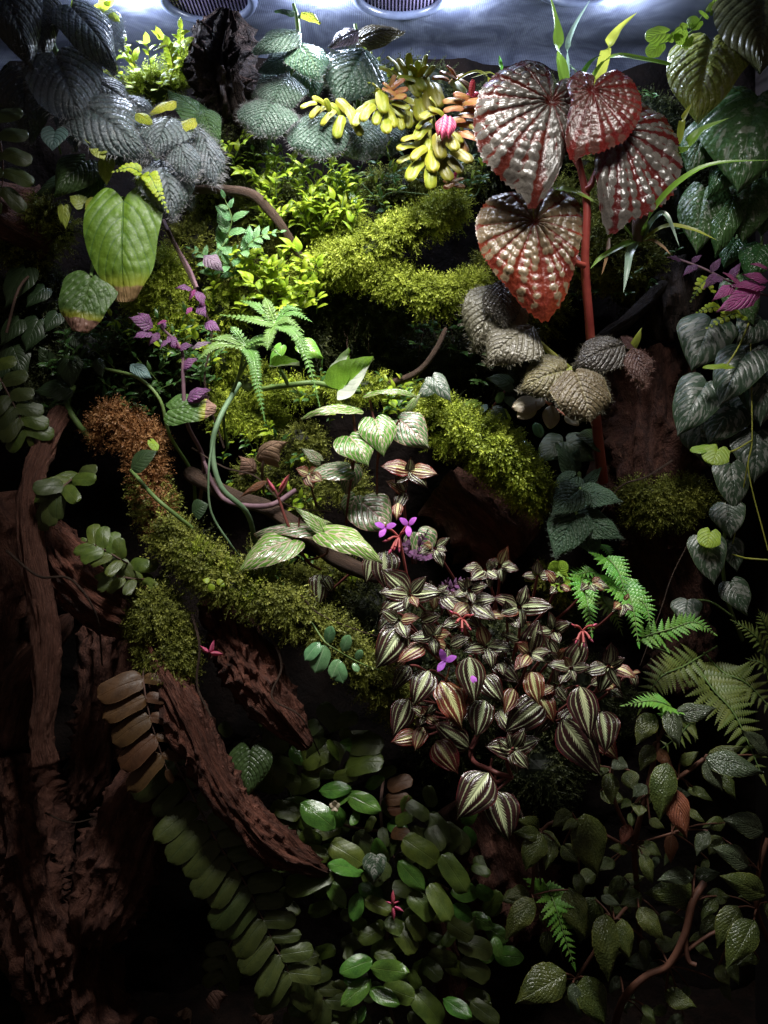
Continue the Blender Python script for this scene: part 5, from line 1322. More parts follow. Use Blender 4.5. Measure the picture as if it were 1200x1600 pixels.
# ---- bright creeping plants in the upper middle
pl = plant('creeping_plant', 'bright lime creeping shoots thick under the arching branch', root_at(450, 350, .13))
T_ = Tubes()
for i in range(80):
    bx, by = RND.uniform(345, 560), RND.uniform(235, 365)
    if bx < 400 and by > 285: bx += 130
    tx, ty = bx + RND.uniform(-34, 40), by - RND.uniform(8, 46)
    d = .085 + jit(.02)
    shoot(pl, T_, [(bx, by + 18, d + .03), (bx, by, d), ((bx + tx) / 2, (by + ty) / 2 - 6, d - .008), (tx, ty, d - .02)], RND.randint(5, 8), RND.uniform(19, 27), ['br0', 'br1', 'br1'], 1.2, 52)
T_.build('stem', M['st_green'], pl)
pl = plant('creeping_plant', 'bright creeping shoots between the blue fern and the gold moss', root_at(430, 440, .12))
T_ = Tubes()
for i in range(48):
    bx, by = RND.uniform(330, 500), RND.uniform(395, 490)
    tx, ty = bx + RND.uniform(-30, 40), by - RND.uniform(5, 38)
    d = .075 + jit(.02)
    shoot(pl, T_, [(bx, by + 18, d + .03), (bx, by, d), ((bx + tx) / 2, (by + ty) / 2 - 6, d - .008), (tx, ty, d - .02)], RND.randint(5, 8), RND.uniform(20, 28), ['br0', 'br1', 'bro'], 1.2, 52)
T_.build('stem', M['st_green'], pl)
pl = plant('creeping_plant', 'sparse green creeping shoots around the yellow fleshy rosette', root_at(560, 290, .13))
T_ = Tubes()
for bx, by, tx, ty, n_ in ((585, 300, 612, 258, 9), (600, 320, 580, 270, 9), (620, 290, 606, 240, 8), (545, 290, 520, 270, 6), (560, 270, 575, 240, 6), (750, 280, 760, 240, 6), (730, 300, 745, 262, 6), (500, 240, 480, 225, 5), (450, 270, 440, 235, 5), (590, 250, 610, 222, 5), (420, 240, 425, 205, 4), (400, 260, 395, 235, 4)):
    shoot(pl, T_, [(bx, by + 10, .12), (bx, by, .09), (tx, ty, .065)], n_, 20, ['br0', 'brd1', 'brd0'], 1.2, 55)
T_.add([(400, 272, .125), (450, 282, .125), (500, 252, .125), (545, 302, .125), (590, 312, .12), (620, 300, .12), (730, 310, .12), (752, 290, .12)], 1.3, 5, 30)
T_.add([(420, 252, .125), (450, 282, .125)], 1.2); T_.add([(560, 282, .125), (590, 312, .12)], 1.2); T_.add([(590, 262, .125), (545, 302, .125)], 1.2); T_.add([(600, 332, .12), (590, 312, .12)], 1.2)
T_.build('stem', M['st_green'], pl)
for b_, t_ in (((540, 296), (538, 258)), ((548, 296), (556, 268)), ((530, 300), (520, 275)), ((536, 306), (512, 300)), ((545, 300), (560, 320))):
    leaf(pl, 'ovs0', b_, t_, .08, 0, None, .9)
pl = plant('creeping_plant', 'shaded low creeper with narrow leaves under the burnt heart leaf', root_at(230, 560, .10))
T_ = Tubes()
for i in range(60):
    bx, by = RND.uniform(70, 335), RND.uniform(500, 655)
    if bx > 270 and by > 600: by -= 60
    tx, ty = bx + RND.uniform(-40, 40), by - RND.uniform(-8, 40)
    d = .06 + jit(.02)
    shoot(pl, T_, [(bx, by + 14, d + .03), (bx, by, d), (tx, ty, d - .02)], RND.randint(4, 7), RND.uniform(18, 26), ['brd0', 'brd1'], 1.1, 52)
T_.build('stem', M['st_green'], pl)
pl = plant('creeping_plant', 'small bright leaves beside the purple leaf shoot', root_at(300, 540, .09))
T_ = Tubes()
for bx, by, tx, ty in ((270, 545, 285, 505), (275, 520, 300, 512), (290, 560, 250, 540), (330, 560, 300, 525), (190, 520, 170, 490), (200, 530, 215, 500), (250, 525, 230, 500)):
    shoot(pl, T_, [(bx, by + 10, .09), (bx, by, .05), (tx, ty, .03)], 6, 22, ['br1', 'bro', 'brd0'], 1.2, 50)
T_.build('stem', M['st_green'], pl)

# ---- blue-green fern leaf
pl = plant('blue_green_fern', 'blue-green toothed fern leaves below the arching branch', root_at(360, 440, .11))
frond(pl, [(345, 440, .11), (348, 390, .06), (362, 345, .045), (350, 308, .04)], 5, 46, 'p_bl', M['st_green'], start=.2, ang=72)
frond(pl, [(345, 440, .11), (375, 400, .055), (400, 372, .04), (440, 362, .035)], 6, 34, 'p_bl', M['st_green'], start=.3, ang=70)
frond(pl, [(340, 450, .11), (330, 420, .06), (318, 398, .05), (296, 388, .045)], 4, 26, 'p_bl', M['st_green'], start=.25, ang=70)
frond(pl, [(345, 440, .11), (365, 425, .06), (340, 400, .04), (352, 378, .04)], 4, 28, 'p_bl', M['st_green'], start=.3, ang=70)

# ---- palmate fern with long drooping fingers
pl = plant('drooping_fern', 'pale wet fern with long drooping toothed fingers', root_at(370, 640, .08))
T_ = Tubes(); T_.add([(356, 700, .06), (350, 650, .03), (372, 590, .01), (382, 545, -.01)], 2.5, 6, 16); T_.add([(398, 545, -.01), (430, 520, -.02), (432, 505, -.02)], 2.4, 6, 10); T_.add([(372, 590, .01), (398, 545, -.01)], 2.4, 6); T_.build('stem', M['st_green'], pl)
for pts_, n_, L_ in (([(384, 540, -.012), (340, 538, -.015), (312, 560, -.02)], 14, 13), ([(384, 540, -.012), (358, 528, -.012), (330, 530, -.012)], 12, 12), ([(384, 540, -.012), (396, 560, -.022), (402, 600, -.028), (414, 658, -.03)], 24, 13), ([(384, 540, -.012), (410, 535, -.02), (438, 555, -.024)], 13, 11), ([(384, 540, -.012), (405, 528, -.02), (425, 532, -.02)], 10, 11), ([(384, 540, -.012), (370, 520, -.01), (362, 512, -.01)], 8, 11),
                    ([(430, 506, -.022), (460, 520, -.032), (480, 560, -.036), (500, 636, -.04)], 27, 13), ([(430, 506, -.022), (400, 500, -.024), (345, 492, -.02)], 15, 13), ([(430, 506, -.022), (420, 480, -.02), (414, 466, -.015)], 11, 12), ([(430, 506, -.022), (405, 480, -.02), (378, 470, -.015)], 12, 12), ([(430, 506, -.022), (455, 488, -.022), (486, 502, -.026)], 13, 11), ([(430, 506, -.022), (450, 500, -.026), (474, 518, -.028)], 11, 10), ([(430, 506, -.022), (420, 525, -.03), (418, 545, -.034)], 10, 12), ([(430, 506, -.022), (448, 482, -.02), (470, 484, -.02)], 10, 10)):
    frond(pl, pts_, n_, L_, 'p_w', M['st_green'], join=True, ang=70, start=.05, r=1.8, face=(0, -1, .9), w=1.1, prof=lambda s: (1 - s ** 3) * .9 + .12, name='finger')

# ---- purple leafed vine
pl = plant('purple_vine', 'woody vine with crumpled purple leaves', root_at(290, 700, .06))
T_ = Tubes()
T_.add([(255, 345, .05), (275, 385, .035), (296, 420, .03), (308, 450, .02)], [4, 3.5, 3, 3], 8, 16); T_.add([(310, 800, .04), (318, 720, .02), (292, 660, .005), (286, 590, .0), (283, 545, .0), (250, 510, .0)], [3, 3.4, 3.4, 3, 2.5, 2], 8, 30)
T_.add([(318, 720, .02), (335, 760, .015), (360, 785, .01), (420, 790, .01), (462, 766, .02)], [3.2, 3.5, 4, 4.5, 4], 8, 22)
T_.build('stem', M['st_purple'], pl)
for k_, b_, t_ in (('p_pu', (240, 512), (200, 495)), ('p_pu', (236, 505), (214, 488)), ('p_pu', (238, 520), (208, 528)), ('p_mg', (246, 506), (262, 502)), ('p_pu', (250, 520), (232, 540)), ('p_pu', (262, 525), (280, 548)), ('p_pu', (268, 530), (250, 545)), ('p_pu', (280, 545), (302, 540)), ('p_mg', (282, 545), (275, 535)),
                  ('p_mg', (305, 452), (295, 470)), ('p_pu', (308, 455), (318, 480)), ('p_mg', (300, 480), (290, 492)), ('p_pu', (310, 478), (322, 496)), ('p_mg', (318, 470), (312, 486)), ('p_pu', (300, 452), (274, 450)), ('p_pu', (285, 575), (310, 560)), ('p_pu', (286, 580), (300, 572)), ('p_pu', (292, 625), (330, 608)), ('p_pu', (292, 625), (328, 620)), ('p_pu', (320, 505), (345, 518)), ('p_pg', (318, 400), (350, 425)), ('p_pg', (300, 545), (330, 535)), ('p_pu', (225, 500), (222, 515)), ('p_pu', (254, 515), (258, 500))):
    leaf(pl, k_, b_, t_, .0, -.004 + jit(.006), None, 1.1, jf=.4)

# ---- pothos
pl = plant('pothos', 'pothos runner with two half white green leaves over the moss', root_at(415, 606, .08))
T_ = Tubes(); T_.add([(410, 608, .07), (450, 602, .025), (490, 598, .02), (525, 605, .03), (560, 612, .06)], 4.5, 8, 18); T_.add([(450, 602, .025), (445, 590, .015), (438, 578, .01)], 3.2, 8, 8); T_.build('stem', M['st_green'], pl)
leaf(pl, 'pot', (528, 608), (585, 562), .012, -.006, (.1, -1, .35), 1.05, jf=0); leaf(pl, 'pot2', (470, 535), (506, 560), .02, 0, (0, -1, .5), .9); leaf(pl, 'pot', (428, 572), (468, 572), .0, -.004, (-.1, -1, .9), .8, jf=0); leaf(pl, 'pot2', (440, 540), (420, 575), .015, 0, None, .6)
pl = plant('pothos_shoot', 'upright half white leaf standing behind the pothos leaf', root_at(530, 610, .06))
T_ = Tubes(); T_.add([(530, 612, .06), (530, 600, .02)], 3); T_.build('stem', M['st_green'], pl)
leaf(pl, 'pot', (530, 602), (548, 548), .018, 0, (-.3, -1, .2), -.9, jf=0)

# ---- pink-veined plants
pl = plant('pink_veined_vine', 'vine of pink-veined heart leaves on red upright stems', root_at(540, 850, .05))
T_ = Tubes()
T_.add([(540, 850, .05), (543, 790, .015), (551, 735, .005), (556, 690, .0), (551, 640, .005)], 2.2, 6, 18); T_.add([(589, 800, .05), (589, 740, .01), (590, 690, .005), (578, 625, .01)], 2, 6, 16); T_.add([(551, 735, .005), (545, 700, .0), (545, 684, -.004)], 1.8); T_.add([(590, 720, .008), (600, 690, .01), (624, 657, .0)], 1.8)
T_.build('stem', M['st_maroon'], pl)
for k_, b_, t_, d_, dt_, w_, f_ in (('net1', (556, 640), (470, 654), .0, -.006, .62, (0, -.45, 1)), ('net1', (576, 616), (652, 620), .005, .0, .62, (0, -.4, 1)), ('net0', (546, 682), (576, 728), -.004, -.012, 1.35, (0, -1, 1)), ('net0', (586, 655), (600, 714), .0, -.01, 1.1, (0, -1, .8)), ('netd0', (624, 656), (672, 702), .01, -.006, 1.0, None),
                                   ('netd1', (545, 732), (470, 748), .005, -.004, .9, (0, -.7, 1)), ('netd1', (548, 728), (540, 776), .02, 0, 1.1, None), ('netd0', (566, 786), (614, 832), .02, -.006, 1.2, None), ('netd0', (556, 775), (540, 815), .03, 0, 1.0, None), ('netd0', (652, 832), (672, 876), .04, 0, 1.2, None), ('netd1', (500, 720), (470, 700), .04, 0, .8, None), ('net1', (638, 640), (660, 612), .02, 0, .5, None)):
    leaf(pl, k_, b_, t_, d_, dt_, f_, w_)
pl = plant('pink_veined_shoot', 'low shoot of pale green pink-veined pointed leaves with red stalks', root_at(485, 880, .05))
T_ = Tubes()
T_.add([(500, 890, .05), (478, 874, .0), (450, 820, -.01), (432, 770, -.012), (418, 752, -.012)], [2.4, 2.6, 2.4, 2.2, 1], 6, 18); T_.add([(462, 850, -.005), (466, 830, -.01), (468, 808, -.012)], 1.6); T_.add([(478, 876, .0), (500, 870, -.005), (512, 862, -.01), (508, 838, -.016)], 1.8, 6, 12); T_.add([(434, 775, -.012), (445, 760, -.014), (452, 742, -.015)], [2.4, 2, .8]); T_.add([(462, 872, -.002), (458, 860, -.006)], 1.6)
T_.build('stem', M['st_maroon'], pl)
for k_, b_, t_, d_, dt_, w_, f_ in (('net1', (456, 844), (368, 898), -.018, -.016, .92, (0, -1, .9)), ('net1', (508, 832), (598, 880), -.022, -.016, .8, (0, -.8, 1)), ('net1', (506, 830), (460, 793), -.018, .004, .62, (.3, -1, .8)), ('netd1', (500, 828), (396, 834), -.008, 0, .7, (0, -.6, 1)), ('net1', (490, 815), (520, 818), -.004, 0, .6, None)):
    leaf(pl, k_, b_, t_, d_, dt_, f_, w_)
leaf(pl, 'lbr0', (418, 752), (374, 778), -.012, 0, None, .45); leaf(pl, 'pkb', (430, 768), (416, 746), -.012, 0, None, .5); leaf(pl, 'pkb', (436, 765), (452, 740), -.014, 0, None, .4)
pl = plant('dry_leaf', 'crumpled dry brown leaf lying on the moss', root_at(400, 740, .08))
leaf(pl, 'dry', (402, 716), (452, 690), .03, 0, None, .8); leaf(pl, 'dry', (398, 738), (372, 712), .035, 0, None, .9)
T_ = Tubes(); T_.add([(412, 770, .06), (410, 730, .03), (418, 700, .03)], 2.5); T_.build('stalk', M['st_brown'], pl)
pl = plant('speckled_leaf_plant', 'small dark speckled heart leaf above the bright mossy log', root_at(665, 630, .08))
T_ = Tubes(); T_.add([(665, 640, .08), (668, 610, .04), (676, 592, .03)], 1.6); T_.build('stem', M['st_maroon'], pl)
leaf(pl, 'spl0', (676, 590), (705, 628), .02, -.006, None, .8); leaf(pl, 'spl1', (680, 600), (650, 622), .035, 0, None, .8)
pl = plant('tiny_creeper', 'tiny lime leaves climbing beside the silver shoot under the lid', root_at(590, 150, .10))
T_ = Tubes()
for pts_ in ([(590, 150, .10), (596, 120, .06), (588, 95, .055), (572, 78, .055)], [(590, 150, .10), (580, 140, .055), (572, 118, .05)], [(590, 150, .10), (604, 130, .06), (612, 112, .055)], [(590, 150, .1), (575, 130, .05), (566, 130, .05)]):
    shoot(pl, T_, pts_, 9, 11, 'lm0', 1.0, 60)
T_.build('stem', M['st_yellow'], pl)
pl = plant('aerial_roots', 'thin brown aerial roots hanging in the dark hollow under the gold moss', root_at(600, 470, .1), 'roots')
T_ = Tubes()
prev = None
for i in range(16):
    x_ = 520 + i * 13 + jit(8); y_ = 478 + jit(16); L = RND.uniform(25, 90)
    T_.add([(x_, y_, .115), (x_ + jit(4), y_ + L * .4, .112 + jit(.006)), (x_ + jit(7), y_ + L * .75, .11), (x_ + jit(9), y_ + L, .115)], [.6, .5, .35], 4, 12)
    if prev: T_.add([prev, (x_, y_, .115)], .5, 4)
    prev = (x_, y_, .115)
T_.build('root_strands', M['st_brown'], pl)
pl = plant('mixed_creeper', 'loose green leaflets growing through the moss behind the pink-veined leaves', root_at(420, 700, .11))
T_ = Tubes()
for i in range(46):
    bx, by = RND.choice(((RND.uniform(330, 480), RND.uniform(640, 790)), (RND.uniform(420, 640), RND.uniform(590, 650)), (RND.uniform(350, 560), RND.uniform(850, 920))))
    tx, ty = bx + RND.uniform(-30, 30), by - RND.uniform(5, 34)
    d = .07 + jit(.015)
    shoot(pl, T_, [(bx, by + 14, d + .03), (bx, by, d), (tx, ty, d - .02)], RND.randint(4, 7), RND.uniform(14, 22), ['brd0', 'bro', 'brd1', 'br0'], 1.1, 55)
T_.build('stem', M['st_green'], pl)
pl = plant('shade_creeper', 'dim leafy creeper clinging to the wall round the begonia stem', root_at(950, 400, .16))
T_ = Tubes()
for i in range(46):
    bx, by = RND.choice(((RND.uniform(760, 1060), RND.uniform(340, 470)), (RND.uniform(560, 760), RND.uniform(250, 320)), (RND.uniform(880, 1050), RND.uniform(120, 330)), (RND.uniform(640, 800), RND.uniform(500, 620))))
    tx, ty = bx + RND.uniform(-30, 30), by - RND.uniform(-6, 34)
    d = .11 + jit(.015)
    shoot(pl, T_, [(bx, by + 14, d + .04), (bx, by, d), (tx, ty, d - .02)], RND.randint(4, 7), RND.uniform(16, 24), ['brd0', 'brd1'], 1.1, 55)
T_.build('stem', M['st_green'], pl)
# ================================================================== plants of the lower half and the right side
# ---- striped plant
def rosette(pl, T_, cx, cy, d, items, back):
    """items: (angle, length, kind); a shoot whose leaves spread from one node"""
    T_.add([back, ((cx + back[0]) / 2 + 3, (cy + back[1]) / 2 + 4, (d + back[2]) / 2), (cx, cy, d)], 2.6, 6, 10, 2.0)
    for a, L, k in items:
        L *= RND.uniform(.78, .98); a += jit(14)
        r = math.radians(a)
        bx, by = cx + 4 * math.cos(r), cy - 4 * math.sin(r)
        up = -.010 if L < 26 else (-.004 if L < 42 else .004)
        leaf(pl, STR if k == 0 else STRR, (bx, by), (cx + L * math.cos(r), cy - L * math.sin(r)), d + up + jit(.003), -.006 + jit(.006), (-.25 * math.cos(r) * .5, -1, .55 - .25 * math.sin(r)), 1.0, jf=.25)

pl = plant('striped_leaf_plant', 'big spreading clump of maroon leaves with pale feathered stripes', root_at(780, 1090, .08))
T_ = Tubes()
B0 = (780, 1090, .08)
for cx, cy, d, items in (
    (679, 856, -.005, [(200, 30, 0), (25, 36, 0), (-70, 44, 0), (150, 20, 1), (-30, 22, 0)]),
    (640, 929, -.02, [(170, 58, 0), (-8, 58, 0), (-100, 32, 0), (60, 50, 0), (205, 64, 0), (140, 66, 0), (-55, 30, 1)]),
    (623, 969, -.025, [(-112, 76, 0), (20, 34, 1), (-60, 40, 0), (160, 40, 0)]),
    (758, 890, -.01, [(178, 42, 0), (-40, 34, 0), (40, 26, 0), (230, 34, 0), (-80, 40, 0)]),
    (781, 885, -.012, [(55, 42, 1), (-25, 32, 0), (145, 24, 0), (-80, 28, 0), (10, 24, 0)]),
    (733, 921, -.018, [(200, 34, 0), (25, 36, 0), (-60, 26, 0), (110, 24, 0), (150, 30, 0)]),
    (735, 942, -.025, [(-72, 44, 0), (8, 56, 0), (170, 52, 0), (-25, 58, 0), (-150, 44, 1)]),
    (677, 994, -.028, [(130, 32, 0), (-80, 36, 0), (0, 30, 1), (190, 42, 0), (50, 26, 0)]),
    (811, 948, -.02, [(80, 38, 0), (-92, 40, 0), (-5, 60, 0), (190, 38, 0), (150, 46, 0), (-140, 40, 1)]),
    (792, 962, -.015, [(190, 34, 1), (-40, 30, 0), (100, 26, 0)]),
    (828, 1021, -.032, [(215, 46, 1), (10, 40, 0), (140, 30, 1), (70, 60, 0), (-110, 30, 1), (-30, 34, 0)]),
    (865, 985, -.02, [(100, 36, 0), (30, 40, 0), (190, 34, 0), (-60, 26, 0)]),
    (892, 1044, -.034, [(8, 40, 0), (225, 34, 0), (62, 56, 0), (175, 46, 0), (120, 22, 1), (-60, 24, 0)]),
    (951, 1040, -.03, [(88, 38, 0), (-75, 44, 0), (-22, 58, 1), (210, 50, 0), (-110, 52, 0), (20, 34, 0)]),
    (665, 1117, -.034, [(160, 28, 0), (60, 22, 0), (-35, 36, 1), (-120, 22, 0), (100, 18, 1), (20, 24, 0)]),
    (801, 1171, -.036, [(95, 36, 0), (-85, 44, 0), (15, 62, 0), (182, 52, 0), (50, 44, 0), (-50, 46, 0), (140, 34, 0)]),
    (722, 968, -.012, [(200, 40, 0), (-30, 36, 0), (140, 30, 1)]),
    (760, 1010, -.015, [(100, 44, 1), (-20, 48, 0), (200, 44, 0), (-80, 40, 0)]),
    (700, 1010, -.024, [(-90, 36, 0), (20, 46, 0), (160, 34, 1)]),
    (868, 1070, -.02, [(-60, 44, 0), (200, 42, 1), (80, 34, 0)]),
    (985, 1050, -.02, [(-60, 30, 0), (0, 20, 1)]),
    (840, 900, -.0, [(10, 34, 0), (190, 26, 0), (90, 30, 0)]),
):
    rosette(pl, T_, cx, cy, d, items, (780 + (cx - 780) * .55 + jit(10), min(cy + 70, 1120), .05))
for i in range(26):
    cx, cy = RND.uniform(600, 985), RND.uniform(880, 1180)
    if cy < 1150 - (cx - 600) * .2 and cy > 930 - (cx - 780) ** 2 * .0012 - 30 + abs(cx - 780) * .2:
        rosette(pl, T_, cx, cy, .0 + jit(.012), [(RND.uniform(0, 360), RND.uniform(18, 36), RND.choice((0, 0, 1))) for _ in range(5)], (780 + (cx - 780) * .6, min(cy + 60, 1120), .05))
for (bx, by), (tx, ty), k, d in (((628, 982), (586, 1046), 0, -.03), ((662, 1008), (620, 1036), 1, -.034), ((670, 1048), (646, 1104), 0, -.034), ((688, 1066), (722, 1142), 1, -.04), ((732, 1026), (742, 1100), 0, -.042), ((754, 1056), (788, 1100), 0, -.03), ((757, 1094), (744, 1153), 0, -.036),
                                ((638, 1092), (614, 1152), 0, -.03), ((732, 1168), (676, 1128), 0, -.022), ((682, 1158), (716, 1209), 1, -.034), ((662, 1136), (648, 1174), 1, -.036), ((652, 1148), (610, 1160), 1, -.034), ((770, 1030), (812, 1068), 0, -.01), ((802, 1076), (788, 1116), 1, -.03), ((848, 1098), (788, 1144), 0, -.024),
                                ((830, 1050), (842, 1102), 1, -.044), ((905, 1072), (922, 1156), 0, -.05), ((938, 1112), (945, 1176), 0, -.03), ((878, 1124), (940, 1214), 0, -.034), ((935, 1150), (966, 1188), 1, -.02), ((763, 1208), (713, 1282), 0, -.046), ((772, 1236), (796, 1318), 0, -.036), ((840, 1080), (866, 1130), 1, -.02), ((860, 1110), (836, 1150), 0, -.02),
                                ((955, 1078), (975, 1092), 0, -.02), ((640, 1040), (612, 1080), 0, -.02), ((720, 1100), (700, 1140), 0, -.016), ((780, 1110), (800, 1150), 0, -.01), ((900, 1110), (870, 1150), 0, -.015), ((612, 960), (590, 985), 0, -.01), ((810, 1000), (780, 990), 0, -.005), ((690, 930), (720, 960), 0, -.0), ((660, 970), (690, 960), 0, -.005), ((870, 1030), (850, 990), 0, -.0)):
    L = math.hypot(tx - bx, ty - by)
    leaf(pl, (STR if k == 0 else STRR), (bx, by), (tx, ty), d, -.008, (0, -1, .5), 1.12 if L > 60 else 1.0, jf=.3)
    T_.add([(bx + (780 - bx) * .3, by + (1090 - by) * .25 + 8, .03), (bx + (780 - bx) * .1, by + 2, d + .012), (bx, by, d)], 2.2, 5, 8)
T_.add([(780, 1090, .08), (735, 1175, .0), (770, 1205, -.03), (800, 1215, -.03)], 4, 8, 16); T_.add([(790, 1214, -.03), (775, 1222, -.036), (764, 1210, -.044)], 3); T_.add([(800, 1215, -.03), (792, 1190, -.034), (801, 1172, -.036)], 3, 6); T_.add([(800, 1215, -.03), (786, 1226, -.032), (772, 1238, -.036)], 2.6)
T_.build('stem', M['st_maroon'], pl)
for x_, y_ in ((702, 1044), (740, 1058)):
    fl = Tubes(); fl.add([(x_ - 12, y_ + 34, -.01), (x_ - 4, y_ + 15, -.04), (x_, y_, -.05)], 1.3)
    st_ = fl.build('flower', M['st_pink'], pl)
    cc = (695, 1033) if x_ == 702 else (737, 1056)
    for a in ((110, 235, 20) if x_ == 702 else (-50, -75)):
        r = math.radians(a)
        q = 20 if x_ == 702 else 12
        leaf(st_, 'petal', cc, (cc[0] + q * math.cos(r), cc[1] - q * math.sin(r)), -.052, -.004, (0, -1, .4), 1.0, name='petal', jf=.1)

pl = plant('striped_leaf_plant', 'upright striped shoot standing above the purple flowers', root_at(645, 880, .05))
T_ = Tubes()
T_.add([(645, 880, .05), (632, 800, .01), (634, 760, .0), (640, 735, -.005)], 2.6, 6, 14)
for cx, cy, d, items in ((640, 735, -.01, [(172, 46, 1), (-8, 46, 1), (85, 20, 0), (-75, 20, 0), (-45, 40, 0), (225, 30, 0)]), (632, 768, -.004, [(-115, 34, 0), (120, 30, 0), (150, 34, 1)]), (622, 786, -.014, [(-95, 28, 1)])):
    for a, L, k in items:
        r = math.radians(a)
        leaf(pl, STR if k == 0 else STRR, (cx, cy), (cx + L * math.cos(r), cy - L * math.sin(r)), d, -.006, (0, -1, .6), 1.0, jf=.2)
T_.build('stem', M['st_maroon'], pl)
pl = plant('striped_leaf_plant', 'small round striped shoot with red edges near the dry leaf', root_at(490, 780, .06))
T_ = Tubes(); T_.add([(494, 790, .06), (486, 760, .02), (482, 742, .0)], 2, 6, 10); T_.build('stem', M['st_maroon'], pl)
for b_, t_ in (((482, 740), (462, 732)), ((484, 742), (504, 752)), ((480, 742), (490, 764)), ((484, 738), (494, 730))):
    leaf(pl, STRR, b_, t_, -.004, -.004, None, 1.35)
pl = plant('striped_leaf_plant', 'lone dull striped leaves under the pink-veined shoot', root_at(500, 930, .05))
T_ = Tubes(); T_.add([(520, 920, .05), (506, 905, .02), (502, 900, .0)], 2, 6, 8); T_.add([(520, 920, .05), (566, 880, .02), (582, 872, .01)], 2, 6, 8); T_.add([(582, 872, .01), (600, 862, .0)], 2); T_.build('stem', M['st_maroon'], pl)
for b_, t_ in (((500, 897), (498, 948)), ((584, 868), (572, 912)), ((600, 862), (602, 920)), ((506, 900), (520, 926)), ((420, 872), (410, 908)), ((400, 880), (396, 905))):
    leaf(pl, STR, b_, t_, -.002, -.004, None, 1.1)

# ---- flower stalks
def flower_stalk(label, pts, heads, buds):
    pl = plant('flower_stalk', label, root_at(*pts[0]), 'flower')
    T_ = Tubes(); T_.add(pts, 2.2, 6, 16)
    c = pts[-1]
    for hx, hy in heads + buds:
        T_.add([c, ((c[0] + hx) / 2, (c[1] + hy) / 2 - 3, c[2] - .003), (hx, hy, c[2] - .006)], [1.6, 1.8, 2.2], 6, 8)
    T_.build('stalk', M['petal_pink'], pl)
    for bx, by in buds:
        ex, ey = bx + (bx - c[0]) * .5, by + (by - c[1]) * .5
        leaf(pl, 'pkb', (bx, by), (ex, ey), c[2] - .006, 0, None, .9, name='bud')
    for hx, hy in heads:
        f = Tubes(); f.add([(hx, hy, c[2] - .006), (hx + 1, hy - 4, c[2] - .008)], 1.6)
        h = f.build('flower', M['petal_yellow'], pl)
        for a in (0, 118, 242):
            r = math.radians(a + 20 + jit(25))
            leaf(h, 'petal', (hx, hy), (hx + 18 * math.cos(r), hy - 18 * math.sin(r)), c[2] - .007, -.004, (0, -1, .5), 1.0, name='petal', jf=.2)
    return pl
flower_stalk('pink stalk with two open purple flowers and drooping pink buds', [(640, 925, .0), (632, 880, -.012), (624, 840, -.02)], [(602, 824), (638, 821)], [(606, 844), (618, 854), (624, 856), (612, 858), (630, 832)])
flower_stalk('star of pink buds in the middle of the striped clump', [(728, 1000, .0), (726, 985, -.03), (722, 968, -.042)], [], [(708, 958), (732, 980), (735, 962), (722, 982), (714, 972)])
flower_stalk('star of pink buds on top of the striped clump below the fern', [(896, 1030, .0), (905, 1010, -.03), (910, 986, -.044)], [], [(902, 1000), (926, 978), (922, 998), (912, 1004), (898, 978)])

# ---- purple ferny leaves behind the flowers
pl = plant('purple_fern', 'feathery dark purple leaves behind the purple flowers', root_at(650, 900, .05))
for pts_ in ([(650, 880, .05), (655, 855, .01), (668, 830, -.005)], [(650, 880, .05), (640, 860, .0), (632, 846, -.005)], [(690, 960, .05), (705, 920, .01), (730, 905, .0)], [(690, 960, .05), (690, 930, .01), (700, 905, .0)], [(660, 880, .05), (665, 868, .01), (690, 862, .005)]):
    frond(pl, pts_, 6, 18, 'p_pu', M['st_purple'], start=.25, pname='leaflet', w=.8)

# ---- right side: splashed vine
pl = plant('splashed_vine', 'column of dark leaves with silver splashes climbing the tank corner', root_at(1150, 960, .12))
T_ = Tubes(); T_.add([(1160, 1000, .12), (1135, 930, .08), (1130, 850, .07), (1150, 760, .07), (1160, 650, .07), (1150, 540, .07)], 3.4, 8, 30)
SV = (('spl1', (1112, 500), (1080, 580), .06, 1.05), ('spl0', (1166, 552), (1124, 634), .04, 1.0), ('spl0', (1104, 598), (1058, 682), .045, .95), ('spl1', (1200, 545), (1188, 668), .05, 1.0), ('spl0', (1142, 636), (1106, 694), .06, 1.2), ('spl1', (1182, 676), (1178, 756), .055, 1.0), ('spl0', (1142, 726), (1148, 798), .05, 1.0), ('spl1', (1136, 788), (1142, 842), .045, 1.05), ('spl0', (1102, 842), (1116, 914), .03, 1.0), ('spl0', (1142, 846), (1152, 894), .06, .9), ('spl1', (1142, 910), (1168, 962), .04, .95), ('spl1', (1074, 938), (1070, 978), .06, 1.2), ('spl0', (1170, 600), (1150, 680), .075, 1.0), ('spl1', (1090, 660), (1110, 730), .07, .9), ('spl1', (1190, 500), (1150, 540), .06, 1.0))
for k_, b_, t_, d_, w_ in SV:
    leaf(pl, k_, b_, t_, d_, -.008, (-.2, -1, .5), w_); T_.add([(1145, b_[1] + 25, .075), ((1145 + b_[0]) / 2, b_[1] + 2, .07), (b_[0], b_[1], d_)], 1.8, 5, 8)
T_.build('stem', M['st_green'], pl)
pl = plant('kidney_leaf_creeper', 'thread-like runner with bright scalloped kidney leaves', root_at(1175, 580, .08))
T_ = Tubes(); T_.add([(1172, 500, .06), (1174, 600, .04), (1175, 690, .03), (1170, 740, .03), (1200, 860, .03)], 1.2, 5, 24); T_.add([(1172, 500, .06), (1155, 540, .03), (1135, 572, .02)], 1.6, 5, 10); T_.add([(1175, 688, .03), (1145, 705, .02), (1125, 706, .015)], 1.6, 5, 10); T_.add([(1140, 865, .06), (1165, 872, .03), (1200, 875, .02)], 1.6, 5, 10); T_.add([(1175, 688, .03), (1140, 865, .06), (1112, 845, .03)], 1.2, 5, 12)
T_.build('stem', M['st_yellow'], pl)
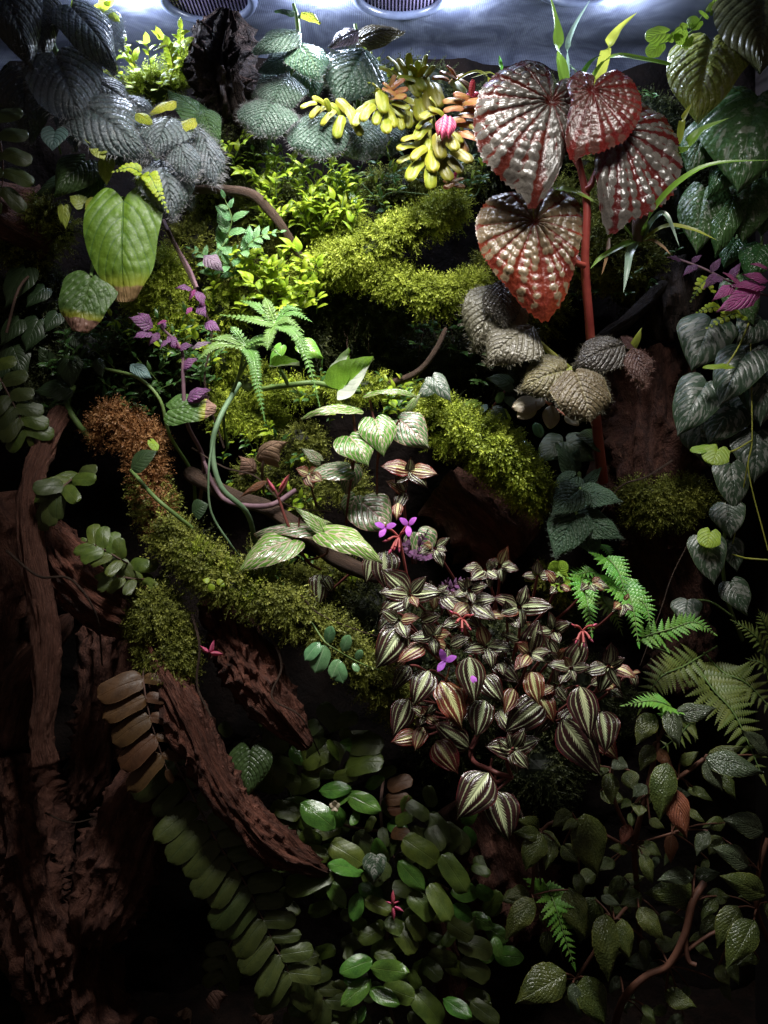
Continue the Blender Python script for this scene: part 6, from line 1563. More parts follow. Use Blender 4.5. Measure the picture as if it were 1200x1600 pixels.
leaf(pl, 'kid', (1122, 702), (1112, 726), .01, -.006, (0, -1, .9), 1.25); leaf(pl, 'kid', (1110, 700), (1078, 704), .015, 0, (0, -.7, 1), .7); leaf(pl, 'kid', (1136, 572), (1098, 574), .018, 0, (0, -.5, 1), .5); leaf(pl, 'kid', (1110, 832), (1104, 856), .02, -.005, (0, -1, .6), 1.2)
pl = plant('magenta_vine', 'magenta feathery leaves in front of the splashed vine', root_at(1180, 450, .08))
T_ = Tubes(); T_.add([(1200, 462, .08), (1175, 455, .03), (1140, 440, .02), (1100, 420, .03), (1060, 405, .04)], 2, 6, 18); T_.build('stem', M['st_purple'], pl)
for k_, b_, t_ in (('p_mg', (1196, 450), (1140, 446)), ('p_mg', (1190, 452), (1118, 488)), ('p_mg', (1200, 440), (1160, 428)), ('p_mg', (1150, 445), (1112, 470)), ('p_mg', (1200, 420), (1172, 412)), ('p_mg', (1160, 448), (1130, 425)), ('p_pu', (1120, 428), (1098, 452)), ('p_pu', (1110, 425), (1128, 402)), ('p_pu', (1090, 414), (1066, 432)), ('p_pu', (1080, 410), (1098, 398)), ('p_pu', (1065, 408), (1042, 402)), ('p_pu', (1130, 436), (1105, 440)), ('p_pu', (1140, 438), (1158, 410)), ('p_mg', (1180, 455), (1150, 470))):
    leaf(pl, k_, b_, t_, .015, -.004, None, .9, jf=.4)
pl = plant('small_fern', 'green fern sprigs under the magenta leaves', root_at(1120, 520, .1))
for pts_, n_ in (([(1130, 500, .1), (1105, 440, .04), (1080, 470, .03)], 8), ([(1170, 510, .1), (1150, 490, .03), (1105, 512, .02)], 8), ([(1140, 500, .1), (1120, 480, .04), (1090, 488, .03)], 6)):
    frond(pl, pts_, n_, 15, 'p_l', M['st_green'], start=.35)

# ---- top right big leaves
def big_leaf(label, name, key, b, t, d, dt, w, face, root, mat='st_green', extra=()):
    pl = plant(name, label, root_at(*root))
    T_ = Tubes(); T_.add([root, ((root[0] + b[0]) / 2, (root[1] + b[1]) / 2 - 8, (root[2] + d) / 2), (b[0], b[1], d)], 3.2, 7, 12); T_.build('stem', M[mat], pl)
    leaf(pl, key, b, t, d, dt, face, w, jf=0)
    for k_, b_, t_, d_, w_ in extra:
        leaf(pl, k_, b_, t_, d_, -.006, face, w_); T2 = Tubes(); T2.add([root, ((root[0] + b_[0]) / 2, (root[1] + b_[1]) / 2, (root[2] + d_) / 2), (b_[0], b_[1], d_)], 2.6, 6, 10); T2.build('petiole', M[mat], pl)
    return pl
big_leaf('yellow-green glossy quilted heart leaf below the lid corner', 'quilted_leaf_plant', 'yel', (1111, 66), (1088, 192), .04, -.02, 1.02, (-.35, -1, .5), (1150, 120, .14))
big_leaf('big olive leaf hanging from the lid corner', 'quilted_leaf_plant', 'big', (1190, -24), (1188, 112), .03, -.02, .98, (-.3, -1, .4), (1215, -10, .12))
big_leaf('group of dark glossy green leaves on the corner below the yellow leaf', 'glossy_leaf_plant', 'splg', (1184, 152), (1152, 302), .03, -.02, 1.05, (-.3, -1, .6), (1195, 240, .14), extra=(('splg', (1112, 192), (1074, 280), .05, .8), ('gls', (1152, 246), (1104, 312), .04, .7), ('splg', (1102, 296), (1088, 398), .055, .8), ('glsn', (1146, 308), (1116, 404), .045, .9), ('splg', (1174, 288), (1160, 380), .05, 1.0), ('gls', (1190, 385), (1168, 440), .05, 1.0), ('gls', (1150, 375), (1130, 420), .07, .9), ('gls', (1200, 300), (1190, 370), .06, .9), ('splg', (1150, 440), (1178, 510), .06, .9)))
pl = plant('small_leaf_vine', 'light green toothed leaves trailing from the lid corner', root_at(1100, 60, .12))
T_ = Tubes(); T_.add([(1122, 8, .1), (1100, 22, .06), (1085, 45, .05), (1060, 60, .06), (1035, 58, .07), (1012, 62, .08)], 1.6, 6, 20); T_.build('stem', M['st_green'], pl)
for b_, t_ in (((1066, 48), (1060, 70)), ((1072, 42), (1062, 38)), ((1080, 40), (1086, 24)), ((1092, 34), (1080, 46)), ((1104, 26), (1092, 16)), ((1110, 18), (1122, 4)), ((1040, 52), (1008, 60)), ((1044, 58), (1052, 66)), ((1030, 70), (1012, 88)), ((1076, 60), (1070, 76)), ((1118, 4), (1134, -6)), ((1060, 58), (1048, 52))):
    leaf(pl, 'kid', b_, t_, .04, 0, None, .95, jf=.4)

# ---- grass-like plants behind the begonia
pl = plant('strap_leaf_plant', 'tall strap blades standing behind the begonia under the lid', root_at(885, 160, .12), 'grass')
blade(pl, [(885, 160, .12), (874, 90, .06), (868, 40, .04), (858, -12, .02)], 26, m_bla)
blade(pl, [(888, 160, .12), (886, 80, .07), (896, 45, .06), (922, 0, .05)], 11, m_bls)
blade(pl, [(930, 150, .12), (948, 80, .06), (966, 48, .05), (996, 19, .04)], 20, m_bly)
blade(pl, [(910, 150, .12), (950, 92, .06), (1010, 94, .05), (1080, 112, .04), (1178, 152, .03)], 13, m_bla)
blade(pl, [(905, 160, .1), (905, 130, .05), (920, 100, .045), (940, 85, .05)], 10, m_fb)
blade(pl, [(760, 150, .1), (765, 125, .06), (745, 112, .05), (715, 125, .05), (708, 145, .05)], 8, m_bly); blade(pl, [(790, 150, .1), (770, 115, .06), (735, 122, .05)], 7, m_bly); blade(pl, [(790, 140, .1), (783, 105, .08), (780, 86, .08)], 9, m_fb)
pl = plant('strap_leaf_plant', 'spider-like rosette of narrow blades on a pale sheath', root_at(998, 378, 0.040), 'grass')
T_ = Tubes(); T_.add([(1004, 318, 0.020), (1000, 350, 0.015), (996, 376, 0.020)], [12, 13, 8], 10, 10); T_.build('sheath', plain_mat('sheath', (0.20, 0.13, 0.11), (0.13, 0.08, 0.07), 0.6, 40.0, .3), pl)
for pts_, w_, m_ in (([(1000, 378, 0.020), (1020, 330, -0.010), (1060, 285, -0.030), (1115, 256, -0.040), (1210, 250, -0.050)], 12, m_bla), ([(1000, 378, 0.020), (1025, 340, 0.000), (1042, 338, -0.005), (1062, 386, -0.010)], 12, m_bls), ([(1000, 378, 0.020), (1040, 354, 0.000), (1080, 358, -0.010), (1122, 376, -0.015)], 10, m_bly), ([(996, 378, 0.020), (984, 395, 0.005), (980, 420, -0.005), (974, 458, -0.010)], 13, m_bls), ([(994, 376, 0.020), (970, 385, 0.005), (940, 402, 0.000), (922, 420, 0.000)], 11, m_bla), ([(1002, 378, 0.020), (1020, 376, 0.010), (1036, 386, 0.005), (1048, 398, 0.000)], 7, m_blb), ([(990, 374, 0.020), (975, 355, 0.010), (968, 345, 0.010)], 9, m_bla), ([(1060, 240, 0.050), (1070, 232, 0.000), (1095, 205, -0.010), (1140, 184, -0.020)], 18, m_bla), ([(1060, 225, 0.050), (1066, 190, 0.020), (1082, 160, 0.010)], 12, m_bly), ([(890, 300, 0.030), (870, 296, 0.010), (900, 300, 0.000), (945, 325, -0.010)], 12, m_bla), ([(952, 372, 0.020), (948, 400, 0.000), (940, 430, 0.000)], 6, m_blb)):
    blade(pl, pts_, w_, m_)

# ---- hairy dark green leaves below the red stem
pl = plant('hairy_plant', 'hairy deep green leaves at the foot of the red stem', root_at(905, 760, .11))
T_ = Tubes(); T_.add([(905, 740, .11), (905, 760, .07), (900, 800, .06), (908, 850, .07)], 4, 8, 14); T_.build('stem', M['st_green'], pl)
for b_, t_, d_, w_ in (((912, 770), (972, 784), .04, 1.0), ((905, 765), (862, 806), .035, 1.1), ((900, 745), (862, 770), .055, .9), ((892, 740), (868, 690), .07, .9), ((905, 808), (974, 842), .04, .9), ((898, 805), (866, 872), .035, 1.1), ((905, 815), (935, 872), .045, 1.0), ((890, 735), (905, 700), .08, .9), ((915, 760), (940, 730), .07, .8)):
    leaf(pl, 'hdg', b_, t_, d_, -.008, (0, -1, .8), w_)
pl = plant('pale_creeper', 'mixed small dull round leaves behind the bright mossy log', root_at(770, 640, .1))
T_ = Tubes(); T_.add([(770, 660, .1), (768, 640, .06), (790, 610, .06)], 1.8); T_.build('stem', M['st_maroon'], pl)
for k_, b_, t_ in (('dull', (770, 640), (795, 655)), ('bll', (760, 632), (742, 652)), ('spr', (776, 630), (786, 612)), ('kid', (780, 645), (788, 668)), ('bll', (790, 620), (812, 640)), ('dull2', (750, 650), (765, 672)), ('spr', (800, 690), (830, 700)), ('kid', (745, 628), (728, 634)), ('dull', (800, 600), (760, 590)), ('spr', (836, 660), (846, 684))):
    leaf(pl, k_, b_, t_, .045, -.004, None, 1.0, jf=.35)
pl = plant('dark_leaf_plant', 'smooth dark blue-grey leaves behind the red stem foot', root_at(890, 690, .12))
T_ = Tubes(); T_.add([(890, 700, .14), (888, 690, .09), (890, 688, .08)], 2); T_.build('stem', M['st_maroon'], pl)
for b_, t_ in (((885, 690), (930, 720)), ((880, 690), (838, 720)), ((940, 690), (900, 678))):
    leaf(pl, 'dull', b_, t_, .08, -.006, None, 1.2)

# ---- small kidney cluster and ferns by the trunk
pl = plant('kidney_leaf_plant', 'little pale scalloped leaf cluster left of the bright fern'.replace('left of', 'beside'), root_at(872, 905, .09))
T_ = Tubes(); T_.add([(865, 925, .09), (870, 905, .05), (868, 895, .04)], 1.6); T_.build('stem', M['st_pink'], pl)
for b_, t_ in (((868, 892), (862, 878)), ((874, 893), (884, 878)), ((870, 896), (872, 914)), ((874, 900), (878, 926))):
    leaf(pl, 'kid', b_, t_, .03, -.004, None, 1.1, jf=.3)
pl = plant('bright_fern', 'bright green fern with overlapping pointed fronds by the trunk', root_at(940, 900, .09))
FR = dict(start=.2, ang=68, r=1.5)
frond(pl, [(925, 850, .09), (945, 856, .05), (956, 870, .04)], 9, 14, 'p_b', M['st_green'], **FR)
frond(pl, [(938, 900, .09), (945, 872, .03), (965, 890, .01), (976, 925, .0)], 14, 30, 'p_b', M['st_green'], **FR)
frond(pl, [(938, 905, .09), (958, 905, .03), (985, 935, .0), (998, 1006, -.015)], 22, 36, 'p_b', M['st_green'], **FR)
frond(pl, [(938, 905, .09), (910, 905, .03), (918, 940, .0), (925, 992, -.012)], 18, 28, 'p_b', M['st_green'], **FR)
frond(pl, [(938, 900, .09), (925, 893, .04), (900, 898, .03)], 9, 18, 'p_b', M['st_green'], **FR)
frond(pl, [(945, 905, .09), (975, 920, .03), (1008, 945, .01), (1016, 978, .0)], 14, 24, 'p_b', M['st_green'], **FR)
frond(pl, [(940, 920, .09), (945, 940, .05), (960, 960, .04), (972, 990, .04)], 12, 22, 'p_o', M['st_green'], **FR)
pl = plant('bright_fern', 'single bright frond lying sideways across the trunk', root_at(1045, 1020, .1))
frond(pl, [(1046, 1020, .1), (1030, 1000, .03), (1000, 1000, .01)], 5, 16, 'p_g', M['st_green'], **FR); frond(pl, [(1046, 1020, .1), (1000, 1000, .015), (1050, 982, .01), (1085, 972, .005), (1116, 990, .0)], 17, 26, 'p_g', M['st_green'], start=.3, ang=72, r=1.5)
pl = plant('bright_fern', 'small bright frond over the dark low begonia', root_at(1030, 1125, .06))
frond(pl, [(1050, 1130, .06), (1052, 1108, .0), (1020, 1095, -.01), (974, 1102, -.015)], 16, 26, 'p_g', M['st_green'], start=.25, ang=70, r=1.4, face=(0, -.7, 1)); frond(pl, [(1045, 1130, .06), (1040, 1115, -.005), (1035, 1120, -.012)], 8, 18, 'p_g', M['st_green'], start=.25)
pl = plant('big_fern', 'large olive fern fronds sweeping down the tank corner', root_at(1080, 1030, .1))
frond(pl, [(1070, 1010, .1), (1110, 1072, .03), (1150, 1120, .01), (1190, 1210, -.01)], 16, 66, 'p_o', M['st_green'], start=.18, ang=84, r=2, w=1.1, prof=lambda s: (1 - s) ** .5 * min(1, .55 + s * 2))
frond(pl, [(1120, 1010, .1), (1070, 1040, .04), (1030, 1060, .03), (1000, 1110, .03)], 14, 40, 'p_o', M['st_green'], start=.2, ang=80, r=1.8, w=1.1)
frond(pl, [(1100, 1020, .1), (1130, 1050, .05), (1170, 1070, .04), (1215, 1120, .03)], 13, 46, 'p_o', M['st_green'], start=.2, ang=80, r=1.8, w=1.1)
frond(pl, [(1090, 1150, .08), (1080, 1130, .04), (1060, 1150, .03), (1020, 1180, .03)], 9, 28, 'p_o', M['st_green'], start=.2, ang=80, r=1.6, w=1.1)
pl = plant('small_fern', 'olive fern fronds cut by the picture edge under the splashed vine', root_at(1190, 1060, .08))
frond(pl, [(1200, 1070, .08), (1190, 1010, .03), (1170, 985, .02), (1145, 970, .02)], 10, 22, 'p_o', M['st_green'], start=.25); frond(pl, [(1215, 1050, .08), (1200, 990, .03), (1186, 955, .02)], 10, 26, 'p_o', M['st_green'], start=.25); frond(pl, [(1215, 1080, .08), (1195, 1040, .03), (1170, 1030, .03)], 7, 22, 'p_o', M['st_green'], start=.25)
pl = plant('small_fern', 'bright fern frond low in the dark below the striped clump', root_at(850, 1380, .07))
frond(pl, [(848, 1375, .07), (862, 1400, .0), (878, 1450, -.01), (896, 1506, -.012)], 15, 46, 'p_g', M['st_green'], start=.1, ang=70, r=1.5, prof=lambda s: (1 - s) ** .8 * .9 + .08)

# ---- sprig on the mossy log
pl = plant('small_sprig', 'sprig of small pale-veined oval leaves rooted in the mossy log', root_at(520, 1020, -.03))
T_ = Tubes(); T_.add([(480, 960, -.03), (505, 1000, -.045), (525, 1015, -.048), (560, 1035, -.04), (600, 1050, -.03)], 1.3, 5, 18); T_.build('stem', M['st_green'], pl)
for b_, t_ in (((512, 1005), (518, 978)), ((535, 1018), (546, 992)), ((508, 1008), (492, 1052)), ((500, 1004), (476, 1032)), ((524, 1032), (536, 1068)), ((556, 1030), (566, 1016)), ((530, 1030), (518, 1060)), ((552, 1036), (560, 1050))):
    leaf(pl, 'spr', b_, t_, -.05, -.003, None, 1.05, jf=.3)
pl = plant('small_sprig', 'tiny bright green seedling on top of the mossy log', root_at(335, 905, -.04))
T_ = Tubes(); T_.add([(332, 912, -.035), (328, 906, -.05), (345, 910, -.055)], 1); T_.build('stem', M['st_yellow'], pl)
for b_, t_ in (((328, 908), (316, 906)), ((338, 910), (350, 908)), ((332, 912), (328, 926)), ((344, 912), (352, 916))):
    leaf(pl, 'bro', b_, t_, -.055, 0, None, 1.4)
pl = plant('red_seedling', 'tiny red leaf shoot in the shade under the mossy log', root_at(330, 1020, .0))
T_ = Tubes(); T_.add([(326, 1030, .0), (328, 1018, -.04)], 1.2); T_.build('stem', M['st_red'], pl)
for b_, t_ in (((328, 1020), (334, 1000)), ((328, 1020), (350, 1022)), ((326, 1020), (312, 1008))):
    leaf(pl, 'pkb', b_, t_, -.045, 0, None, .7)

# ---- long green runners on the left
pl = plant('green_runner', 'smooth blue-green runner looping down to the mossy log', root_at(385, 800, .05), 'vine')
T_ = Tubes(); T_.add([(374, 600, .03), (345, 650, -.005), (332, 700, -.01), (345, 760, -.01), (385, 800, .0), (400, 850, .03)], 4.2, 8, 30); T_.add([(332, 690, -.012), (326, 740, -.015), (330, 800, -.01), (360, 850, -.005), (375, 870, .01)], 1.8, 6, 22)
T_.build('stem', M['st_blue'], pl)
pl = plant('green_runner', 'olive runner with dull leaves in the shade of the far wall', root_at(110, 610, .08), 'vine')
T_ = Tubes(); T_.add([(90, 555, .08), (160, 575, .03), (215, 590, .015), (250, 625, .01), (265, 680, .02), (300, 740, .03), (305, 800, .04)], 2.8, 6, 30); T_.add([(115, 605, .06), (105, 630, .03), (120, 660, .02), (145, 690, .03)], 5, 8, 14); T_.add([(205, 735, .0), (240, 775, -.03), (275, 805, -.03), (300, 825, -.02)], 3.2, 7, 14)
T_.build('stem', M['st_green'], pl)
for k_, b_, t_, d_, w_ in (('dull', (108, 562), (112, 606), .03, 1.1), ('dull', (108, 606), (52, 612), .03, 1.0), ('dull', (116, 525), (128, 545), .04, 1.2), ('bll', (205, 570), (238, 592), .01, 1.0), ('gh2', (266, 640), (338, 636), .0, .85), ('dull2', (205, 732), (246, 704), -.03, 1.05), ('dull2', (300, 800), (326, 788), -.02, 1.4), ('dull2', (152, 560), (160, 590), .03, .8), ('dull', (270, 655), (300, 645), .02, .9), ('kid', (236, 690), (246, 704), .0, .6)):
    leaf(pl, k_, b_, t_, d_, -.004, None, w_)

# ---- oval leaflet fronds
def oval_frond(label, root, pts, n, L, key, sides=(1, 1), w=1.0, ang=80, start=.1, prof=None, face=(0, -1, .45), name='oval_leaf_fern', rm='st_brown'):
    pl = plant(name, label, root_at(*root), 'fern')
    return pl, frond(pl, pts, n, L, key, M[rm], start=start, ang=ang, r=2, sides=sides, w=w, pname='leaflet', prof=prof or (lambda s: 1 - .35 * s), face=face, name='frond')
pl, f_ = oval_frond('long dark frond of paired oval leaflets hanging beside the reddish limb', (270, 1170, .05), [(262, 1170, .03), (295, 1230, .0), (325, 1290, -.015), (352, 1335, -.02), (382, 1378, -.02), (405, 1425, -.02), (428, 1475, -.02), (452, 1525, -.02), (448, 1590, -.01)], 14, 78, ['ov0', 'ov1'], (1.0, .78), .88, 80, .04, lambda s: 1.02 - .25 * s + .06 * math.sin(s * 40))
frond(pl, [(400, 1420, .0), (370, 1455, .005), (350, 1500, .01), (345, 1540, .02)], 5, 42, ['ov0'], M['st_brown'], start=.2, pname='leaflet', prof=lambda s: 1.0, name='frond')
frond(pl, [(430, 1480, .0), (455, 1510, -.005), (490, 1540, .0), (520, 1580, .0)], 6, 46, ['ov0', 'ov1'], M['st_brown'], start=.15, pname='leaflet', prof=lambda s: 1.0, name='frond')
oval_frond('brown withered frond of oval leaflets below the dark mossy clump', (250, 1010, .04), [(228, 1020, .0), (224, 1060, -.03), (232, 1110, -.034), (246, 1160, -.034), (262, 1205, -.03)], 5, 72, ['ovb0', 'ovb1'], (1.0, .45), .9, 82, .25, lambda s: 1.0)
oval_frond('small green frond of oval leaflets on the reddish wood block', (215, 880, .03), [(225, 890, .03), (195, 878, -.03), (165, 860, -.035), (135, 845, -.03)], 6, 36, ['ovg0', 'ovg1'], (1, 1), 1.0, 70, .1, lambda s: 1.0)
oval_frond('second green frond of oval leaflets lapping over the wood block', (240, 900, .03), [(250, 905, .03), (215, 905, -.02), (185, 900, -.025), (160, 892, -.02)], 6, 34, ['ovg0', 'ov0'], (1, 1), 1.0, 70, .1, lambda s: 1.0)
oval_frond('fan of dull oval leaflets above the wood block', (120, 740, .04), [(130, 735, .04), (105, 755, -.03), (85, 775, -.035), (70, 790, -.03)], 6, 44, ['ovg0', 'ov1'], (1, 1), 1.0, 62, .1, lambda s: 1.0)
oval_frond('dim oval leaflets at the far edge above the bare branch', (20, 580, .05), [(-20, 560, .05), (10, 610, .0), (30, 650, -.01), (45, 685, -.01)], 6, 44, ['ovg1', 'ov1'], (1, 1), 1.0, 70, .1, lambda s: 1.0)
oval_frond('dark oval leaflets in the shade at the upper edge', (-20, 160, .06), [(-30, 150, .04), (-5, 200, .0), (5, 260, -.01), (0, 320, -.01)], 6, 50, ['ov0', 'ov1'], (1, 1), 1.0, 75, .1, lambda s: 1.0)
pl = plant('dark_leaf_plant', 'dim heart leaves in the dark at the far edge below the bark chunk', root_at(20, 470, .1))
T_ = Tubes(); T_.add([(60, 420, .1), (30, 450, .05), (10, 520, .05)], 2.5); T_.build('stem', M['st_brown'], pl)
for b_, t_ in (((40, 420), (8, 480)), ((30, 500), (0, 540)), ((60, 500), (40, 550)), ((20, 540), (40, 590)), ((70, 450), (40, 480)), ((80, 570), (60, 540)), ((90, 490), (70, 520)), ((10, 560), (-10, 600))):
    leaf(pl, 'dull', b_, t_, .075, -.006, None, 1.0)

# ---- dark ribbed leaf and the lower middle leaf mass
pl = plant('ribbed_leaf_plant', 'dark ribbed round leaf beside the reddish limb', root_at(400, 1160, .04))
T_ = Tubes(); T_.add([(405, 1150, .04), (395, 1158, .0), (391, 1166, -.015)], 2); T_.build('stem', M['st_brown'], pl)
leaf(pl, 'ghd', (391, 1172), (388, 1246), -.02, -.008, (0, -1, .5), .95)
pl = plant('smooth_leaf_vine', 'shaded smooth green leaves behind the dark ribbed leaf', root_at(450, 1200, .06))
T_ = Tubes(); T_.add([(460, 1290, .06), (450, 1230, .04), (430, 1180, .04), (400, 1120, .05)], 2.5, 6, 16); T_.build('stem', M['st_green'], pl)
for b_, t_, k_ in (((420, 1240), (432, 1180), 'ovg1'), ((450, 1210), (470, 1240), 'ovg1'), ((460, 1230), (500, 1215), 'ovg1'), ((490, 1190), (500, 1150), 'ov1'), ((430, 1260), (470, 1275), 'ovg1'), ((440, 1250), (425, 1285), 'ovg0'), ((470, 1190), (520, 1170), 'ovg1'), ((510, 1200), (530, 1160), 'ov1'), ((470, 1150), (500, 1130), 'ov1'), ((530, 1140), (500, 1100), 'ov0'), ((410, 1150), (440, 1130), 'ov1'), ((345, 1130), (360, 1150), 'ov1'), ((440, 1180), (420, 1140), 'ov1'), ((480, 1250), (475, 1300), 'ovg0'), ((520, 1130), (560, 1120), 'ov0'), ((470, 1300), (500, 1310), 'ovg0')):
    leaf(pl, k_, b_, t_, .01, -.004, None, 1.25, jf=.35)
pl = plant('glossy_leaf_vine', 'mass of glossy green oval leaves below the striped clump', root_at(600, 1300, .08))
T_ = Tubes(); T_.add([(600, 1210, .1), (595, 1260, .05), (600, 1330, .04), (610, 1420, .04), (600, 1520, .04), (620, 1620, .05)], 3, 6, 24); T_.add([(600, 1330, .04), (650, 1360, .03), (700, 1390, .03)], 2.4, 6, 12); T_.add([(600, 1300, .04), (540, 1290, .02), (500, 1270, .02)], 2.4, 6, 12)
T_.build('stem', M['st_brown'], pl)
GL = (('ovs', (470, 1255), (524, 1295), -.012), ('ovs', (498, 1236), (550, 1232), -.008), ('ovs', (540, 1240), (596, 1268), -.01), ('ovs', (510, 1262), (545, 1245), -.004), ('ovs', (535, 1290), (520, 1260), -.006), ('ovg', (468, 1325), (516, 1340), -.01), ('ovg', (516, 1318), (568, 1350), -.014), ('ovs', (568, 1362), (512, 1350), -.018), ('ovs', (512, 1375), (540, 1420), -.012), ('ovg', (520, 1362), (446, 1392), -.006), ('ovs', (560, 1395), (552, 1440), -.01), ('ovg', (570, 1405), (612, 1425), -.012), ('ovg', (630, 1310), (684, 1348), -.016), ('ovs', (622, 1345), (664, 1392), -.018), ('ovg', (690, 1335), (730, 1395), -.02), ('ovg', (672, 1380), (704, 1440), -.022), ('ovg', (640, 1395), (678, 1436), -.016), ('ovg', (640, 1430), (658, 1470), -.01), ('ovg', (560, 1340), (576, 1378), -.008), ('ovs', (600, 1355), (588, 1310), -.004), ('ov', (556, 1300), (588, 1340), -.002), ('ov', (568, 1340), (610, 1370), -.012),
      ('ovg', (540, 1200), (600, 1190), .0), ('ov', (545, 1165), (600, 1165), .01), ('ov', (545, 1180), (596, 1182), .006), ('ovg', (530, 1185), (510, 1160), .005), ('ovg', (520, 1215), (560, 1210), .0), ('ovs', (570, 1230), (600, 1215), .0), ('ovb', (605, 1230), (645, 1218), .01), ('ovb', (600, 1250), (640, 1246), .008), ('ovb', (605, 1265), (650, 1260), .005), ('ovg', (618, 1285), (645, 1275), .0), ('ov', (635, 1255), (670, 1280), .0), ('ov', (668, 1270), (706, 1318), .004), ('ov', (670, 1290), (690, 1330), .0), ('ov', (690, 1290), (732, 1330), .004), ('ov', (676, 1262), (668, 1228), .006), ('ovb', (612, 1300), (640, 1306), .0), ('ov', (645, 1290), (660, 1330), -.004),
      ('ovs', (582, 1500), (530, 1520), -.016), ('ovs', (578, 1512), (640, 1520), -.02), ('ovs', (580, 1530), (532, 1572), -.016), ('ovs', (576, 1545), (625, 1570), -.018), ('ovg', (585, 1488), (620, 1505), -.01), ('ovg', (600, 1540), (648, 1560), -.012), ('ovg', (640, 1515), (655, 1545), -.01), ('ovs', (570, 1570), (560, 1600), -.014), ('ovg', (645, 1548), (690, 1600), -.01), ('ovs', (692, 1560), (738, 1590), -.02), ('ov', (735, 1565), (780, 1600), -.01), ('ovg', (600, 1450), (560, 1470), -.006), ('ovg', (580, 1460), (600, 1440), -.004), ('ovg', (600, 1440), (640, 1460), -.006), ('ovg', (620, 1445), (648, 1490), -.006), ('ovg', (570, 1450), (548, 1430), -.002), ('ovg', (660, 1470), (640, 1430), -.004), ('ovg', (618, 1470), (590, 1490), -.004), ('ov', (700, 1440), (740, 1465), .0), ('ov', (715, 1470), (770, 1490), .0), ('ov', (720, 1500), (765, 1530), .0), ('ov', (660, 1500), (690, 1530), .0), ('ov', (640, 1580), (665, 1620), -.004), ('ov', (610, 1590), (590, 1620), -.004), ('ov', (530, 1600), (500, 1620), -.002), ('ov', (550, 1475), (540, 1500), .0), ('ov', (655, 1420), (690, 1415), -.002), ('ov', (690, 1330), (720, 1300), .006), ('ovg', (500, 1320), (470, 1300), .0), ('ovg', (585, 1275), (572, 1300), -.004), ('ovs', (560, 1270), (548, 1290), -.008))
for k_, b_, t_, d_ in GL:
    leaf(pl, [k_ + '0', k_ + '1'], b_, t_, d_, -.008 + jit(.006), (jit(.2), -1, .6), 1.0, jf=.35)
for i in range(170):
    x_, y_ = RND.uniform(425, 775), RND.uniform(1130, 1600)
    if y_ < 1260 and x_ > 620: continue
    a = RND.uniform(0, 6.28); L = RND.uniform(34, 52)
    leaf(pl, ['ovg0', 'ov1', 'ov0', 'ovs1'], (x_, y_), (x_ + L * math.cos(a), y_ - L * math.sin(a) * .8), .022 + jit(.014), -.008, (jit(.2), -1, .6), 1.05, jf=.35)
leaf(pl, 'spl1', (586, 1338), (584, 1380), -.026, -.004, None, 1.0)
pl = plant('red_seedling', 'tiny red withered shoot among the lower green leaves', root_at(612, 1400, .0))
T_ = Tubes(); T_.add([(612, 1440, .02), (614, 1415, -.03), (616, 1405, -.035)], 1.4); T_.build('stem', M['st_pink'], pl)
for b_, t_ in (((614, 1412), (614, 1390)), ((614, 1412), (624, 1408)), ((614, 1418), (616, 1440)), ((616, 1416), (632, 1425)), ((612, 1412), (602, 1408))):
    leaf(pl, 'pkb', b_, t_, -.036, 0, None, .55)
pl = plant('pink_flower', 'tiny pale pink blossom on the glossy lower leaves', root_at(523, 1262, -.01), 'flower')
T_ = Tubes(); T_.add([(525, 1272, .0), (524, 1262, -.022)], 1.2); T_.build('stalk', M['st_pink'], pl)
for a in (90, 160, 235, 300, 20):
    r = math.radians(a); leaf(pl, 'sil', (523, 1260), (523 + 9 * math.cos(r), 1260 - 9 * math.sin(r)), -.024, -.002, None, 1.4, name='petal')

# ---- low begonia in the dark
pl = plant('low_begonia', 'dark bushy begonia with toothed leaves on brown stems in the corner', root_at(1000, 1480, .08))
T_ = Tubes()
T_.add([(1000, 1480, .08), (996, 1400, .03), (992, 1320, .01), (1010, 1240, .0), (1028, 1160, .0)], 4.5, 8, 24); T_.add([(955, 1620, .03), (975, 1560, .0), (1010, 1525, -.005), (1045, 1508, -.01), (1070, 1460, -.012), (1082, 1410, -.01), (1100, 1380, .0)], 6, 8, 28); T_.add([(1070, 1460, -.012), (1075, 1500, -.012), (1088, 1508, -.014)], 4, 7, 8); T_.add([(1045, 1508, -.01), (1110, 1460, -.01), (1150, 1450, .0)], 3, 7, 10); T_.add([(1200, 1470, .03), (1182, 1420, .0), (1186, 1360, .0), (1200, 1310, .0)], 4, 7, 14); T_.add([(992, 1320, .01), (960, 1250, .0), (955, 1200, .0)], 3.4, 7, 12); T_.add([(1010, 1240, .0), (1060, 1215, -.01), (1100, 1186, -.012)], 3.6, 7, 12); T_.add([(996, 1400, .03), (960, 1440, .0), (900, 1530, .0)], 3, 7, 12); T_.add([(992, 1330, .01), (900, 1285, .0), (845, 1300, .0), (830, 1400, .0)], 3, 7, 14)
